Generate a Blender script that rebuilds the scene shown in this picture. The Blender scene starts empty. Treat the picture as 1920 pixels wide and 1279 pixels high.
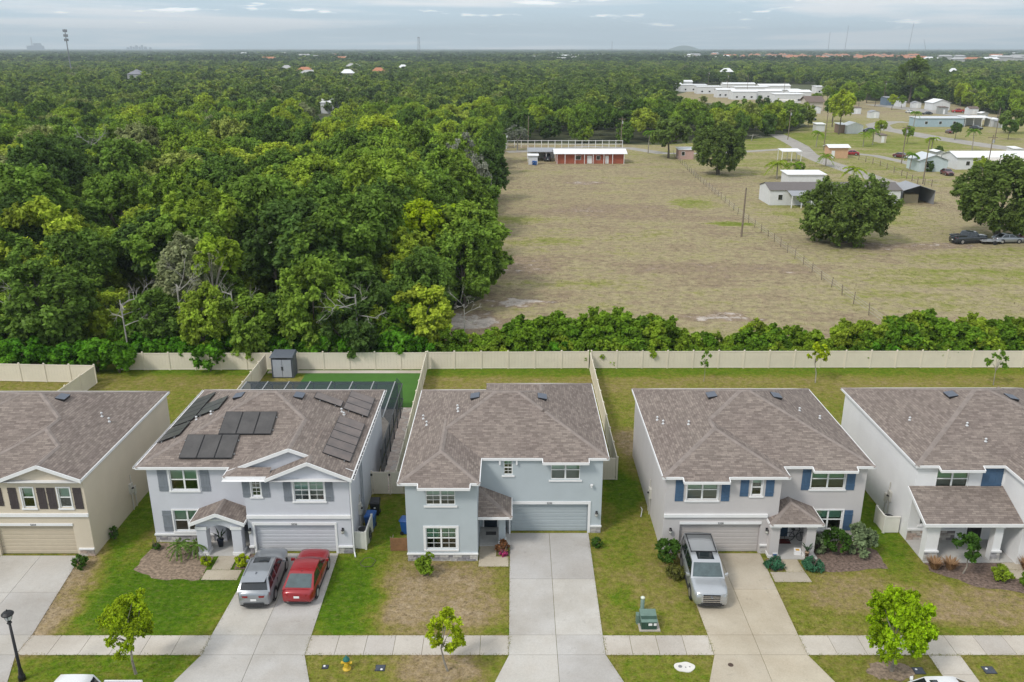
import bpy, bmesh, math, random
import numpy as np
from mathutils import Vector, Matrix
random.seed(7); rng = np.random.default_rng(7)
SC = bpy.context.scene; COL = SC.collection
R_ = math.radians
# ---------------------------------------------------------------- camera, sky, sun, exposure
CAMH = 29.1; FPX = 1600.0; HORY = 91.0
PITCH = math.atan((639.5 - HORY) / FPX); SP, CP = math.sin(PITCH), math.cos(PITCH)
cam = bpy.data.cameras.new('camera'); cam.lens = 30.0; cam.sensor_width = 36.0; cam.clip_start = 0.5; cam.clip_end = 60000
co = bpy.data.objects.new('camera', cam); COL.objects.link(co)
co.location = (0, 0, CAMH); co.rotation_euler = (R_(90) - PITCH, 0, 0); SC.camera = co
SUN_EL, SUN_AZ = R_(47), R_(-130)          # azimuth from +Y towards +X
W = bpy.data.worlds.new('World'); SC.world = W; W.use_nodes = True
nt = W.node_tree; nt.nodes.clear()
def N(t, kind, **kw):
    n = t.nodes.new(kind)
    for k, v in kw.items(): setattr(n, k, v)
    return n
def LK(t, a, b): t.links.new(a, b)
def MATH(t, op, a, b=None, c=None, clamp=False):
    n = N(t, 'ShaderNodeMath', operation=op); n.use_clamp = clamp
    for i, v in enumerate((a, b, c)):
        if v is None: continue
        if isinstance(v, (int, float)): n.inputs[i].default_value = v
        else: LK(t, v, n.inputs[i])
    return n.outputs[0]
def RAMP(t, fac, stops, interp='LINEAR'):
    n = N(t, 'ShaderNodeValToRGB'); n.color_ramp.interpolation = interp
    el = n.color_ramp.elements
    while len(el) < len(stops): el.new(0.5)
    for e, (p, c) in zip(el, stops):
        e.position = p; e.color = (c, c, c, 1) if isinstance(c, (int, float)) else (*c, 1)
    LK(t, fac, n.inputs[0]); return n.outputs[0]
def MIX(t, fac, a, b, mode='MIX'):
    n = N(t, 'ShaderNodeMix', data_type='RGBA', blend_type=mode)
    for i, v in ((0, fac), (6, a), (7, b)):
        if isinstance(v, (int, float)): n.inputs[i].default_value = v
        elif isinstance(v, tuple): n.inputs[i].default_value = (*v, 1)
        else: LK(t, v, n.inputs[i])
    return n.outputs[2]
def NOISE(t, vec, scale, detail=3.0, rough=0.55, dist=0.0):
    n = N(t, 'ShaderNodeTexNoise'); n.inputs['Scale'].default_value = scale; n.inputs['Detail'].default_value = detail
    n.inputs['Roughness'].default_value = rough; n.inputs['Distortion'].default_value = dist
    if vec is not None: LK(t, vec, n.inputs['Vector'])
    return n.outputs[0]
sky = N(nt, 'ShaderNodeTexSky', sky_type='NISHITA'); sky.sun_disc = False; sky.sun_elevation = SUN_EL; sky.sun_rotation = SUN_AZ
sky.air_density = 1.1; sky.dust_density = 2.0; sky.ozone_density = 1.5
tc = N(nt, 'ShaderNodeTexCoord'); sx = N(nt, 'ShaderNodeSeparateXYZ'); LK(nt, tc.outputs['Generated'], sx.inputs[0])
zz = MATH(nt, 'MAXIMUM', sx.outputs[2], 0.0)
den = MATH(nt, 'ADD', zz, 0.035)
cx = MATH(nt, 'DIVIDE', sx.outputs[0], den); cy = MATH(nt, 'DIVIDE', sx.outputs[1], den)
cv = N(nt, 'ShaderNodeCombineXYZ'); LK(nt, cx, cv.inputs[0]); LK(nt, cy, cv.inputs[1]); cv.inputs[2].default_value = 3.7
n1 = NOISE(nt, cv.outputs[0], 0.16, 6, 0.55, 0.4)
veil = RAMP(nt, n1, [(0.36, 0.25), (0.50, 0.62), (0.64, 1.0)])
# small fair-weather cumulus low over the horizon, in azimuth / elevation
az = MATH(nt, 'ARCTAN2', sx.outputs[0], sx.outputs[1])
cv2 = N(nt, 'ShaderNodeCombineXYZ'); LK(nt, MATH(nt, 'MULTIPLY', az, 9.0), cv2.inputs[0]); LK(nt, MATH(nt, 'MULTIPLY', sx.outputs[2], 62.0), cv2.inputs[1]); cv2.inputs[2].default_value = 1.3
n2 = NOISE(nt, cv2.outputs[0], 1.5, 5, 0.6)
band = RAMP(nt, sx.outputs[2], [(0.0, 0.0), (0.012, 0.0), (0.024, 1.0), (0.044, 1.0), (0.062, 0.0)])
puff = MATH(nt, 'MULTIPLY', RAMP(nt, n2, [(0.60, 0.0), (0.655, 1.0)]), band)
base = N(nt, 'ShaderNodeVectorMath', operation='SCALE'); LK(nt, sky.outputs[0], base.inputs[0]); base.inputs['Scale'].default_value = 0.95
grey = RAMP(nt, sx.outputs[2], [(0.0, (7.4, 8.9, 9.9)), (0.06, (5.9, 7.8, 9.2)), (0.35, (7.6, 8.5, 9.3)), (1.0, (10.0, 10.2, 10.5))])
c1 = MIX(nt, MATH(nt, 'ADD', MATH(nt, 'MULTIPLY', veil, 0.25), 0.72, clamp=True), base.outputs[0], grey)
c1 = MIX(nt, MATH(nt, 'MULTIPLY', RAMP(nt, n1, [(0.50, 0.0), (0.60, 1.0)]), 0.85), c1, (10.0, 10.0, 10.1))
c2 = MIX(nt, MATH(nt, 'MULTIPLY', puff, 0.85), c1, (14.0, 14.0, 14.0))
bg = N(nt, 'ShaderNodeBackground'); bg.inputs[1].default_value = 0.1; LK(nt, c2, bg.inputs[0])
wo = N(nt, 'ShaderNodeOutputWorld'); LK(nt, bg.outputs[0], wo.inputs[0])
sl = bpy.data.lights.new('sun', 'SUN'); sl.energy = 2.0; sl.angle = R_(12); sl.color = (1.0, 0.95, 0.88)
so = bpy.data.objects.new('sun', sl); COL.objects.link(so)
sd = Vector((math.sin(SUN_AZ) * math.cos(SUN_EL), math.cos(SUN_AZ) * math.cos(SUN_EL), math.sin(SUN_EL)))
so.location = sd * 100; so.rotation_euler = sd.to_track_quat('Z', 'Y').to_euler()
vs = SC.view_settings; vs.view_transform = 'Standard'; vs.look = 'None'; vs.gamma = 1.0; vs.exposure = 0.12; vs.use_curve_mapping = False
SC.cycles.use_denoising = True; SC.cycles.max_bounces = 6; SC.cycles.diffuse_bounces = 3; SC.cycles.transparent_max_bounces = 12
SC.cycles.volume_bounces = 0; SC.cycles.sample_clamp_indirect = 6.0

# ---------------------------------------------------------------- helpers: photograph geometry
def g(px, py, z=0.0):
    t = (py - 639.5) / FPX; zc = (CAMH - z) / (SP + t * CP)
    return ((px - 960) / FPX * zc, zc * (CP - t * SP))
def xz(px, py, Y):
    t = (py - 639.5) / FPX
    return ((px - 960) / FPX * Y / (CP - t * SP), CAMH - Y * (SP + t * CP) / (CP - t * SP))
# ---------------------------------------------------------------- helpers: meshes and objects
ORG = {}
class MB:
    def __init__(s): s.v = []; s.f = []; s.uv = []
    def quad(s, *p):
        i = len(s.v); s.v += [tuple(q) for q in p]; s.f.append(tuple(range(i, i + len(p)))); return s
    def box(s, x0, x1, y0, y1, z0, z1):
        i = len(s.v)
        s.v += [(x0,y0,z0),(x1,y0,z0),(x1,y1,z0),(x0,y1,z0),(x0,y0,z1),(x1,y0,z1),(x1,y1,z1),(x0,y1,z1)]
        s.f += [(i,i+3,i+2,i+1),(i+4,i+5,i+6,i+7),(i,i+1,i+5,i+4),(i+1,i+2,i+6,i+5),(i+2,i+3,i+7,i+6),(i+3,i,i+4,i+7)]; return s
    def hexa(s, b, t):
        i = len(s.v); s.v += [tuple(q) for q in b] + [tuple(q) for q in t]
        s.f += [(i,i+3,i+2,i+1),(i+4,i+5,i+6,i+7),(i,i+1,i+5,i+4),(i+1,i+2,i+6,i+5),(i+2,i+3,i+7,i+6),(i+3,i,i+4,i+7)]; return s
    def prism(s, poly, z0, z1):
        n = len(poly); i = len(s.v)
        s.v += [(x, y, z0) for x, y in poly] + [(x, y, z1) for x, y in poly]
        s.f.append(tuple(i + n - 1 - k for k in range(n))); s.f.append(tuple(i + n + k for k in range(n)))
        for k in range(n): s.f.append((i + k, i + (k+1) % n, i + n + (k+1) % n, i + n + k))
        return s
    def beam(s, p, q, w, h):
        p = Vector(p); q = Vector(q); d = (q - p).normalized()
        up = Vector((0, 0, 1)) if abs(d.z) < 0.95 else Vector((0, 1, 0))
        a = d.cross(up).normalized() * (w / 2); b = a.cross(d).normalized() * (h / 2)
        return s.hexa([p-a-b, p+a-b, q+a-b, q-a-b], [p-a+b, p+a+b, q+a+b, q-a+b])
    def tube(s, p, q, r0, r1, n=8, cap=True):
        p = Vector(p); q = Vector(q); d = (q - p).normalized()
        up = Vector((0, 0, 1)) if abs(d.z) < 0.95 else Vector((1, 0, 0))
        a = d.cross(up).normalized(); b = a.cross(d).normalized(); i = len(s.v)
        for c, r in ((p, r0), (q, r1)):
            for k in range(n):
                t = 2 * math.pi * k / n; s.v.append(tuple(c + a * (r * math.cos(t)) + b * (r * math.sin(t))))
        for k in range(n): s.f.append((i + k, i + (k+1) % n, i + n + (k+1) % n, i + n + k))
        if cap: s.f.append(tuple(i + n - 1 - k for k in range(n))); s.f.append(tuple(i + n + k for k in range(n)))
        return s
    def lathe(s, prof, n=16, c=(0, 0, 0)):
        i = len(s.v)
        for r, z in prof:
            for k in range(n):
                t = 2 * math.pi * k / n; s.v.append((c[0] + r * math.cos(t), c[1] + r * math.sin(t), c[2] + z))
        for j in range(len(prof) - 1):
            for k in range(n):
                s.f.append((i + j*n + k, i + j*n + (k+1) % n, i + (j+1)*n + (k+1) % n, i + (j+1)*n + k))
        s.f.append(tuple(i + n - 1 - k for k in range(n))); m = i + (len(prof) - 1) * n; s.f.append(tuple(m + k for k in range(n)))
        return s
    def grid(s, rows):
        i = len(s.v); n = len(rows[0])
        for r in rows: s.v += [tuple(q) for q in r]
        for a in range(len(rows) - 1):
            for b in range(n - 1): s.f.append((i + a*n + b, i + a*n + b + 1, i + (a+1)*n + b + 1, i + (a+1)*n + b))
        return s
    def mesh(s, name, mat, o=(0, 0, 0), smooth=False):
        me = bpy.data.meshes.new(name)
        me.from_pydata([(x - o[0], y - o[1], z - o[2]) for x, y, z in s.v], [], s.f)
        if s.uv:
            ul = me.uv_layers.new(name='UVMap'); k = 0
            for f, uvs in zip(s.f, s.uv):
                for u in uvs: ul.data[k].uv = u; k += 1
        if mat: me.materials.append(mat)
        if smooth: me.polygons.foreach_set('use_smooth', [True] * len(me.polygons))
        me.update(); return me
    def build(s, name, mat, parent=None, smooth=False):
        o = ORG.get(parent.name, (0, 0, 0)) if parent else (0, 0, 0)
        return link(name, s.mesh(name, mat, o, smooth), parent)
def link(name, me, parent=None):
    ob = bpy.data.objects.new(name, me); COL.objects.link(ob)
    if parent: ob.parent = parent; ORG[ob.name] = ORG.get(parent.name, (0, 0, 0))
    return ob
def tag(o, label=None, cat=None, group=None, kind=None):
    if label: o['label'] = label
    if cat: o['category'] = cat
    if group: o['group'] = group
    if kind: o['kind'] = kind
    return o
def thing(name, label=None, cat=None, loc=(0, 0, 0), group=None, kind=None, world=True):
    o = bpy.data.objects.new(name, None); COL.objects.link(o); o.location = loc; o.empty_display_size = 0.3
    ORG[o.name] = tuple(loc) if world else (0, 0, 0)      # world: parts are given in scene coordinates
    return tag(o, label, cat, group, kind)
def copy_tree(o, loc=None, rz=None, scale=None, label=None, parent=None):
    c = o.copy(); COL.objects.link(c); c.parent = parent
    if loc is not None: c.location = loc
    if rz is not None: c.rotation_euler = (0, 0, rz)
    if scale is not None: c.scale = (scale, scale, scale)
    if label: c['label'] = label
    for ch in list(o.children): copy_tree(ch, parent=c)
    return c
# ---------------------------------------------------------------- helpers: materials
MATS = {}
def newmat(name):
    m = bpy.data.materials.new(name); m.use_nodes = True; t = m.node_tree
    return m, t, t.nodes['Principled BSDF']
def pos(t): return N(t, 'ShaderNodeNewGeometry').outputs['Position']
def pm(name, c, rough=0.8, var=0.12, scale=3.0, bump=0.0, bscale=40.0, metal=0.0, spec=0.4, coat=0.0, stretch=None):
    if name in MATS: return MATS[name]
    m, t, b = newmat(name); P = pos(t)
    if stretch:
        mp = N(t, 'ShaderNodeMapping'); mp.inputs['Scale'].default_value = stretch; LK(t, P, mp.inputs[0]); P = mp.outputs[0]
    n = NOISE(t, P, scale, 5, 0.6)
    lo = tuple(x * (1 - var) for x in c); hi = tuple(min(1, x * (1 + var)) for x in c)
    LK(t, RAMP(t, n, [(0.3, lo), (0.7, hi)]), b.inputs['Base Color'])
    b.inputs['Roughness'].default_value = rough; b.inputs['Metallic'].default_value = metal
    b.inputs['Specular IOR Level'].default_value = spec; b.inputs['Coat Weight'].default_value = coat
    if bump:
        bn = N(t, 'ShaderNodeBump'); bn.inputs['Strength'].default_value = bump; bn.inputs['Distance'].default_value = 0.02
        LK(t, NOISE(t, P, bscale, 3), bn.inputs['Height']); LK(t, bn.outputs[0], b.inputs['Normal'])
    MATS[name] = m; return m
def stucco(name, c):
    """painted render with fine relief, faint weather streaks running down and a slightly soiled foot"""
    if name in MATS: return MATS[name]
    m, t, b = newmat(name); P = pos(t)
    mp = N(t, 'ShaderNodeMapping'); mp.inputs['Scale'].default_value = (1.0, 1.0, 0.3); LK(t, P, mp.inputs[0])
    a = NOISE(t, mp.outputs[0], 0.9, 4, 0.5); f = NOISE(t, P, 0.5, 6, 0.7)
    k = MATH(t, 'MULTIPLY_ADD', a, 0.10, MATH(t, 'MULTIPLY_ADD', f, 0.20, 0.85))
    col = N(t, 'ShaderNodeVectorMath', operation='SCALE'); col.inputs[0].default_value = c; LK(t, k, col.inputs['Scale'])
    LK(t, col.outputs[0], b.inputs['Base Color']); b.inputs['Roughness'].default_value = 0.9; b.inputs['Specular IOR Level'].default_value = 0.2
    bn = N(t, 'ShaderNodeBump'); bn.inputs['Strength'].default_value = 0.25; bn.inputs['Distance'].default_value = 0.01
    LK(t, NOISE(t, P, 30, 3), bn.inputs['Height']); LK(t, bn.outputs[0], b.inputs['Normal'])
    MATS[name] = m; return m
def shingle(name, c1, c2, dark):
    m, t, b = newmat(name)
    uv = N(t, 'ShaderNodeUVMap').outputs[0]
    br = N(t, 'ShaderNodeTexBrick'); LK(t, uv, br.inputs['Vector']); br.offset = 0.37; br.squash = 0.7; br.squash_frequency = 3
    br.inputs['Scale'].default_value = 1.0; br.inputs['Brick Width'].default_value = 0.38; br.inputs['Row Height'].default_value = 0.145
    br.inputs['Mortar Size'].default_value = 0.008; br.inputs['Mortar Smooth'].default_value = 0.3; br.inputs['Bias'].default_value = -0.1
    br.inputs['Color1'].default_value = (*c1, 1); br.inputs['Color2'].default_value = (*c2, 1); br.inputs['Mortar'].default_value = (*dark, 1)
    mp = N(t, 'ShaderNodeMapping'); mp.inputs['Scale'].default_value = (1.1, 3.6, 1); LK(t, uv, mp.inputs[0])
    n = NOISE(t, mp.outputs[0], 1.3, 4, 0.65); n2 = NOISE(t, uv, 0.35, 3)
    c = MIX(t, 1.0, br.outputs[0], RAMP(t, n, [(0.30, 0.84), (0.5, 1.0), (0.70, 1.16)]), 'MULTIPLY')
    c = MIX(t, 1.0, c, RAMP(t, n2, [(0.3, (0.95, 0.93, 0.92)), (0.7, (1.06, 1.06, 1.03))]), 'MULTIPLY')
    LK(t, c, b.inputs['Base Color']); b.inputs['Roughness'].default_value = 0.95; b.inputs['Specular IOR Level'].default_value = 0.15
    bn = N(t, 'ShaderNodeBump'); bn.inputs['Strength'].default_value = 0.5; bn.inputs['Distance'].default_value = 0.02
    LK(t, br.outputs['Fac'], bn.inputs['Height']); bn.invert = True; LK(t, bn.outputs[0], b.inputs['Normal'])
    MATS[name] = m; return m
def glassmat(name, tint, refl=0.35, rough=0.03):
    m, t, b = newmat(name); t.nodes.remove(b); out = t.nodes['Material Output']
    tr = N(t, 'ShaderNodeBsdfTransparent'); tr.inputs[0].default_value = (*tint, 1)
    gl = N(t, 'ShaderNodeBsdfGlossy'); gl.inputs['Roughness'].default_value = rough; gl.inputs[0].default_value = (0.9, 1.0, 0.95, 1)
    fr = N(t, 'ShaderNodeFresnel'); fr.inputs[0].default_value = 1.6
    mx = N(t, 'ShaderNodeMixShader'); LK(t, MATH(t, 'MULTIPLY_ADD', fr.outputs[0], 1.0, refl * 0.3, clamp=True), mx.inputs[0])
    LK(t, tr.outputs[0], mx.inputs[1]); LK(t, gl.outputs[0], mx.inputs[2]); LK(t, mx.outputs[0], out.inputs[0])
    MATS[name] = m; return m
def leafmat(name, stops, trans=0.42, obj_var=True, light=1.0):
    """foliage: a hue per tree (Object Info random) and a small brightness step per leaf"""
    m, t, b = newmat(name); t.nodes.remove(b); out = t.nodes['Material Output']
    if obj_var:
        oi = N(t, 'ShaderNodeObjectInfo').outputs['Random']; col = RAMP(t, oi, stops)
    else: col = RAMP(t, NOISE(t, pos(t), 0.6, 2), stops)
    at = N(t, 'ShaderNodeAttribute', attribute_name='leaf'); 
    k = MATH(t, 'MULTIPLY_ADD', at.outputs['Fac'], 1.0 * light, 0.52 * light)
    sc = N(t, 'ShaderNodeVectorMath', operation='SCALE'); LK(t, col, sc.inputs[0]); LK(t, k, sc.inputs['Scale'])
    d = N(t, 'ShaderNodeBsdfDiffuse'); LK(t, sc.outputs[0], d.inputs[0])
    tl = N(t, 'ShaderNodeBsdfTranslucent'); LK(t, sc.outputs[0], tl.inputs[0])
    mx = N(t, 'ShaderNodeMixShader'); mx.inputs[0].default_value = trans; LK(t, d.outputs[0], mx.inputs[1]); LK(t, tl.outputs[0], mx.inputs[2])
    gs = N(t, 'ShaderNodeBsdfGlossy'); gs.inputs['Roughness'].default_value = 0.5; gs.inputs[0].default_value = (0.8, 0.85, 0.8, 1)
    m2 = N(t, 'ShaderNodeMixShader'); m2.inputs[0].default_value = 0.006; LK(t, mx.outputs[0], m2.inputs[1]); LK(t, gs.outputs[0], m2.inputs[2])
    LK(t, m2.outputs[0], out.inputs[0]); MATS[name] = m; return m
WHITE = pm('white_trim', (0.78, 0.78, 0.78), 0.55, 0.03, 2.0)
FRAMEW = pm('white_window_frame', (0.80, 0.81, 0.80), 0.4, 0.02)
VINYL = pm('beige_vinyl', (0.72, 0.655, 0.545), 0.5, 0.05, 0.8)
VINYLW = pm('white_vinyl', (0.74, 0.72, 0.66), 0.5, 0.05, 0.8)
BLACK = pm('black_metal', (0.018, 0.018, 0.02), 0.45, 0.2)
DARKVENT = pm('dark_vent', (0.055, 0.065, 0.08), 0.6, 0.1)
GALV = pm('galvanised_steel', (0.45, 0.46, 0.47), 0.45, 0.1, metal=0.4)
WOOD = pm('weathered_wood', (0.20, 0.16, 0.12), 0.9, 0.2)
BARK = pm('bark', (0.13, 0.11, 0.09), 0.95, 0.3, 4.0, 0.4)
BARKL = pm('pale_bark', (0.30, 0.27, 0.23), 0.95, 0.25, 4.0, 0.4)
DEAD = pm('dead_grey_wood', (0.36, 0.34, 0.31), 0.95, 0.2)
ROOF = shingle('brown_shingle', (0.185, 0.154, 0.139), (0.292, 0.247, 0.220), (0.115, 0.097, 0.088))
CAPM = pm('ridge_cap_shingle', (0.25, 0.212, 0.19), .95, .18, 2.5)
GLU = glassmat('upper_glass', (0.62, 0.88, 0.75)); GLL = glassmat('screened_glass', (0.36, 0.43, 0.41), 0.25, 0.12)
BLIND = pm('white_blind', (0.72, 0.73, 0.70), 0.7, 0.04); ROOM = pm('room_shade_black', (0.03, 0.03, 0.03), 0.9, 0.1)
STONE = [pm('stone_grey%d' % i, c, 0.9, 0.25, 6.0, 0.5, 20) for i, c in enumerate(((0.33,0.32,0.33),(0.42,0.40,0.40),(0.25,0.24,0.26),(0.50,0.48,0.46)))]
STONEB = [pm('stone_brown%d' % i, c, 0.9, 0.25, 6.0, 0.5, 20) for i, c in enumerate(((0.33,0.29,0.26),(0.42,0.33,0.28),(0.20,0.18,0.18),(0.48,0.44,0.40)))]
MORTAR = pm('mortar', (0.42, 0.41, 0.40), 0.95, 0.1)
# ================================================================ the setting: ground
def struct(name, mb, mat): return tag(mb.build(name, mat), kind='structure')
def turf(name, stops, base, ell, amp, sc1, sc2, speck=0.0, warp=1.2, streak=0.0, msc=2.6, straw=0.0):
    """grass that is greener or more burnt in patches of their own shape"""
    m, t, b = newmat(name); P = pos(t)
    wn = N(t, 'ShaderNodeTexNoise'); wn.inputs['Scale'].default_value = 0.45; wn.inputs['Detail'].default_value = 4; LK(t, P, wn.inputs['Vector'])
    wv = N(t, 'ShaderNodeVectorMath', operation='MULTIPLY_ADD'); LK(t, wn.outputs['Color'], wv.inputs[0]); wv.inputs[1].default_value = (warp*2, warp*2, 0); LK(t, P, wv.inputs[2])
    s = N(t, 'ShaderNodeSeparateXYZ'); LK(t, wv.outputs[0], s.inputs[0])
    acc = MATH(t, 'MULTIPLY_ADD', NOISE(t, P, sc1, 6, 0.62), amp, base - amp * 0.5)
    acc = MATH(t, 'MULTIPLY_ADD', MATH(t, 'SUBTRACT', NOISE(t, P, sc2, 6, 0.75), 0.5), amp * 1.9, acc)
    if streak:
        mp = N(t, 'ShaderNodeMapping'); mp.inputs['Scale'].default_value = (0.035, 0.16, 1); LK(t, P, mp.inputs[0])
        acc = MATH(t, 'MULTIPLY_ADD', MATH(t, 'SUBTRACT', NOISE(t, mp.outputs[0], 1.0, 5, 0.6), 0.5), streak, acc)
    for (cx_, cy_, rx, ry, k) in ell:
        dx = MATH(t, 'DIVIDE', MATH(t, 'SUBTRACT', s.outputs[0], cx_ + warp), rx); dy = MATH(t, 'DIVIDE', MATH(t, 'SUBTRACT', s.outputs[1], cy_ + warp), ry)
        d = MATH(t, 'SQRT', MATH(t, 'ADD', MATH(t, 'MULTIPLY', dx, dx), MATH(t, 'MULTIPLY', dy, dy)))
        f = N(t, 'ShaderNodeMapRange', interpolation_type='SMOOTHSTEP'); LK(t, d, f.inputs[0])
        f.inputs[1].default_value = 1.15; f.inputs[2].default_value = 0.45; f.inputs[3].default_value = 0; f.inputs[4].default_value = k
        acc = MATH(t, 'ADD', acc, f.outputs[0])
    col = RAMP(t, acc, stops)
    fine = NOISE(t, P, 9.0, 4, 0.75)
    col = MIX(t, 1.0, col, RAMP(t, fine, [(0.25, 0.74), (0.5, 1.0), (0.75, 1.28)]), 'MULTIPLY')
    med = NOISE(t, P, msc, 6, 0.85)
    col = MIX(t, 1.0, col, RAMP(t, med, [(0.32, 0.58), (0.5, 1.0), (0.68, 1.34)]), 'MULTIPLY')
    if straw:
        mp = N(t, 'ShaderNodeMapping'); mp.inputs['Scale'].default_value = (1.0, 2.4, 1); mp.inputs['Rotation'].default_value = (0, 0, .5); LK(t, P, mp.inputs[0])
        sw_ = NOISE(t, mp.outputs[0], 2.3, 6, 0.85); col = MIX(t, RAMP(t, sw_, [(0.52, 0.0), (0.66, straw)]), col, (0.29, 0.24, 0.105))
        dw_ = NOISE(t, mp.outputs[0], 1.3, 6, 0.85); col = MIX(t, RAMP(t, dw_, [(0.56, 0.0), (0.66, straw*1.3)]), col, (0.07, 0.105, 0.012))
    if speck:
        sp = NOISE(t, P, 1.1, 6, 0.8)
        col = MIX(t, RAMP(t, sp, [(0.60, 0.0), (0.68, speck)]), col, (0.40, 0.34, 0.27))
    LK(t, col, b.inputs['Base Color']); b.inputs['Roughness'].default_value = 1.0; b.inputs['Specular IOR Level'].default_value = 0.05
    bn = N(t, 'ShaderNodeBump'); bn.inputs['Strength'].default_value = 0.6; bn.inputs['Distance'].default_value = 0.08
    LK(t, NOISE(t, P, 7.0, 5, 0.8), bn.inputs['Height']); LK(t, bn.outputs[0], b.inputs['Normal'])
    MATS[name] = m; return m
LAWNSTOPS = [(0.0, (0.36, 0.28, 0.185)), (0.20, (0.285, 0.215, 0.115)), (0.40, (0.225, 0.198, 0.055)), (0.58, (0.160, 0.180, 0.024)), (0.76, (0.105, 0.172, 0.010)), (0.92, (0.072, 0.145, 0.007)), (1.0, (0.06, 0.13, 0.006))]
LAWN = turf('lawn_grass', LAWNSTOPS, 0.50, [
    (-19.2, 41, 6.5, 5.2, 0.46), (-25.3, 40, 1.9, 6, -0.45), (-16, 39.2, 2.2, 2.4, -0.20), (-24.2, 50, 1.6, 8, 0.30),
    (-9.2, 41, 2.3, 4.6, 0.42), (-4.3, 40.5, 4.0, 5.0, -0.36), (-4.2, 37.9, 6, 0.7, 0.10), (-8, 48, 1.3, 5, 0.22),
    (6.6, 46.5, 1.3, 4, 0.12), (6.3, 40.4, 0.9, 1.6, 0.22), (7.6, 53, 1.6, 4, 0.38), (7.6, 42, 2.4, 4, -0.06), (9.0, 60.5, 1.6, 3, -0.30),
    (19, 41, 3.4, 2.2, -0.22), (23.2, 50, 1.8, 8, 0.32), (25.5, 39.6, 5, 2.4, -0.24), (22, 38, 4, 0.8, 0.12),
    (-19, 34.6, 7, 1.7, 0.22), (-3.6, 34.8, 2.6, 1.6, -0.36), (8, 34.6, 3, 1.4, 0.10), (20, 34.4, 6, 1.6, -0.02),
    (0, 76.2, 70, 1.9, 0.25), (0, 72.4, 70, 3.0, -0.10), (-31, 70, 8, 9, 0.05), (25, 66, 22, 5, 0.02)], 0.50, 0.6, 2.0, straw=.45)
FIELD = turf('dry_pasture', [(0.0, (0.46, 0.41, 0.36)), (0.12, (0.26, 0.20, 0.145)), (0.30, (0.265, 0.21, 0.135)), (0.50, (0.325, 0.28, 0.165)), (0.66, (0.27, 0.25, 0.105)), (0.84, (0.20, 0.225, 0.05)), (1.0, (0.15, 0.19, 0.03))], 0.44, [
    (-6, 92, 6, 4, -0.45), (1, 99, 5, 2, -0.5), (24, 93, 5, 1.6, -0.4), (0, 117, 9, 6, -0.25), (4, 133, 9, 4, 0.2), (20, 138, 8, 3, .12), (20, 160, 18, 8, -0.2), (-2, 150, 8, 6, 0.26),
    (28, 116, 18, 5, -0.16), (36, 168, 6, 8, 0.28), (18, 196, 7, 3, -0.4), (45, 100, 12, 6, 0.16), (62, 130, 14, 2.5, -0.42), (60, 112, 20, 6, 0.14), (54, 122, 5, 3, -.25), (12, 108, 10, 3, .15),
    (38, 148, 5, 2.2, 0.45), (62, 160, 20, 16, 0.2), (62, 125, 26, 60, .10), (90, 260, 70, 80, 0.22), (130, 330, 110, 80, 0.22)], 0.62, 0.10, 0.7, 0.6, 3.0, 0.85, 0.9)
SOIL = pm('forest_soil', (0.075, 0.085, 0.036), 1.0, 0.4, 0.2)
CONC = None
def concrete(name, c, stain=(0.36, 0.31, 0.25)):
    m, t, b = newmat(name); P = pos(t)
    a = NOISE(t, P, 0.45, 6, 0.65); f = NOISE(t, P, 14, 4, 0.7); oi = N(t, 'ShaderNodeObjectInfo').outputs['Random']
    col = MIX(t, RAMP(t, a, [(0.45, 0.0), (0.8, 0.45)]), c, stain)
    col = MIX(t, 1.0, col, RAMP(t, f, [(0.3, 0.9), (0.7, 1.06)]), 'MULTIPLY')
    col = MIX(t, 1.0, col, RAMP(t, oi, [(0.0, (0.90, 0.90, 0.92)), (1.0, (1.04, 1.03, 1.0))]), 'MULTIPLY')
    dk = NOISE(t, P, 1.7, 5, 0.8); col = MIX(t, RAMP(t, dk, [(0.60, 0.0), (0.74, 0.5)]), col, (0.23, 0.21, 0.19))
    bl = NOISE(t, P, 0.22, 4, 0.6); col = MIX(t, 1.0, col, RAMP(t, bl, [(0.35, (0.84, 0.82, 0.79)), (0.6, 1.04)]), 'MULTIPLY')
    LK(t, col, b.inputs['Base Color']); b.inputs['Roughness'].default_value = 0.9; b.inputs['Specular IOR Level'].default_value = 0.2
    bn = N(t, 'ShaderNodeBump'); bn.inputs['Strength'].default_value = 0.15; bn.inputs['Distance'].default_value = 0.01; LK(t, f, bn.inputs['Height']); LK(t, bn.outputs[0], b.inputs['Normal'])
    MATS[name] = m; return m
CONC = concrete('grey_concrete', (0.49, 0.475, 0.45), (0.42, 0.375, 0.32)); CONCT = concrete('tan_concrete', (0.49, 0.44, 0.355), (0.42, 0.345, 0.25))
CONCW = concrete('sidewalk_concrete', (0.53, 0.495, 0.445), (0.44, 0.385, 0.32)); ASPH = pm('asphalt', (0.055, 0.055, 0.058), 0.9, 0.2, 2.0, 0.2)
ROADG = pm('pale_gravel', (0.33, 0.31, 0.28), 0.95, 0.2, 0.4, 0.2); MULCH = pm('brown_mulch', (0.165, 0.118, 0.095), 1.0, 0.6, 6.0, 0.8, 14)
MULCHL = pm('pale_mulch', (0.245, 0.185, 0.135), 1.0, 0.55, 5.0, 0.8, 14)
gm = MB(); gm.quad((-30000, -4000, 0), (30000, -4000, 0), (30000, 40000, 0), (-30000, 40000, 0)); struct('ground', gm, SOIL)
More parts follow.
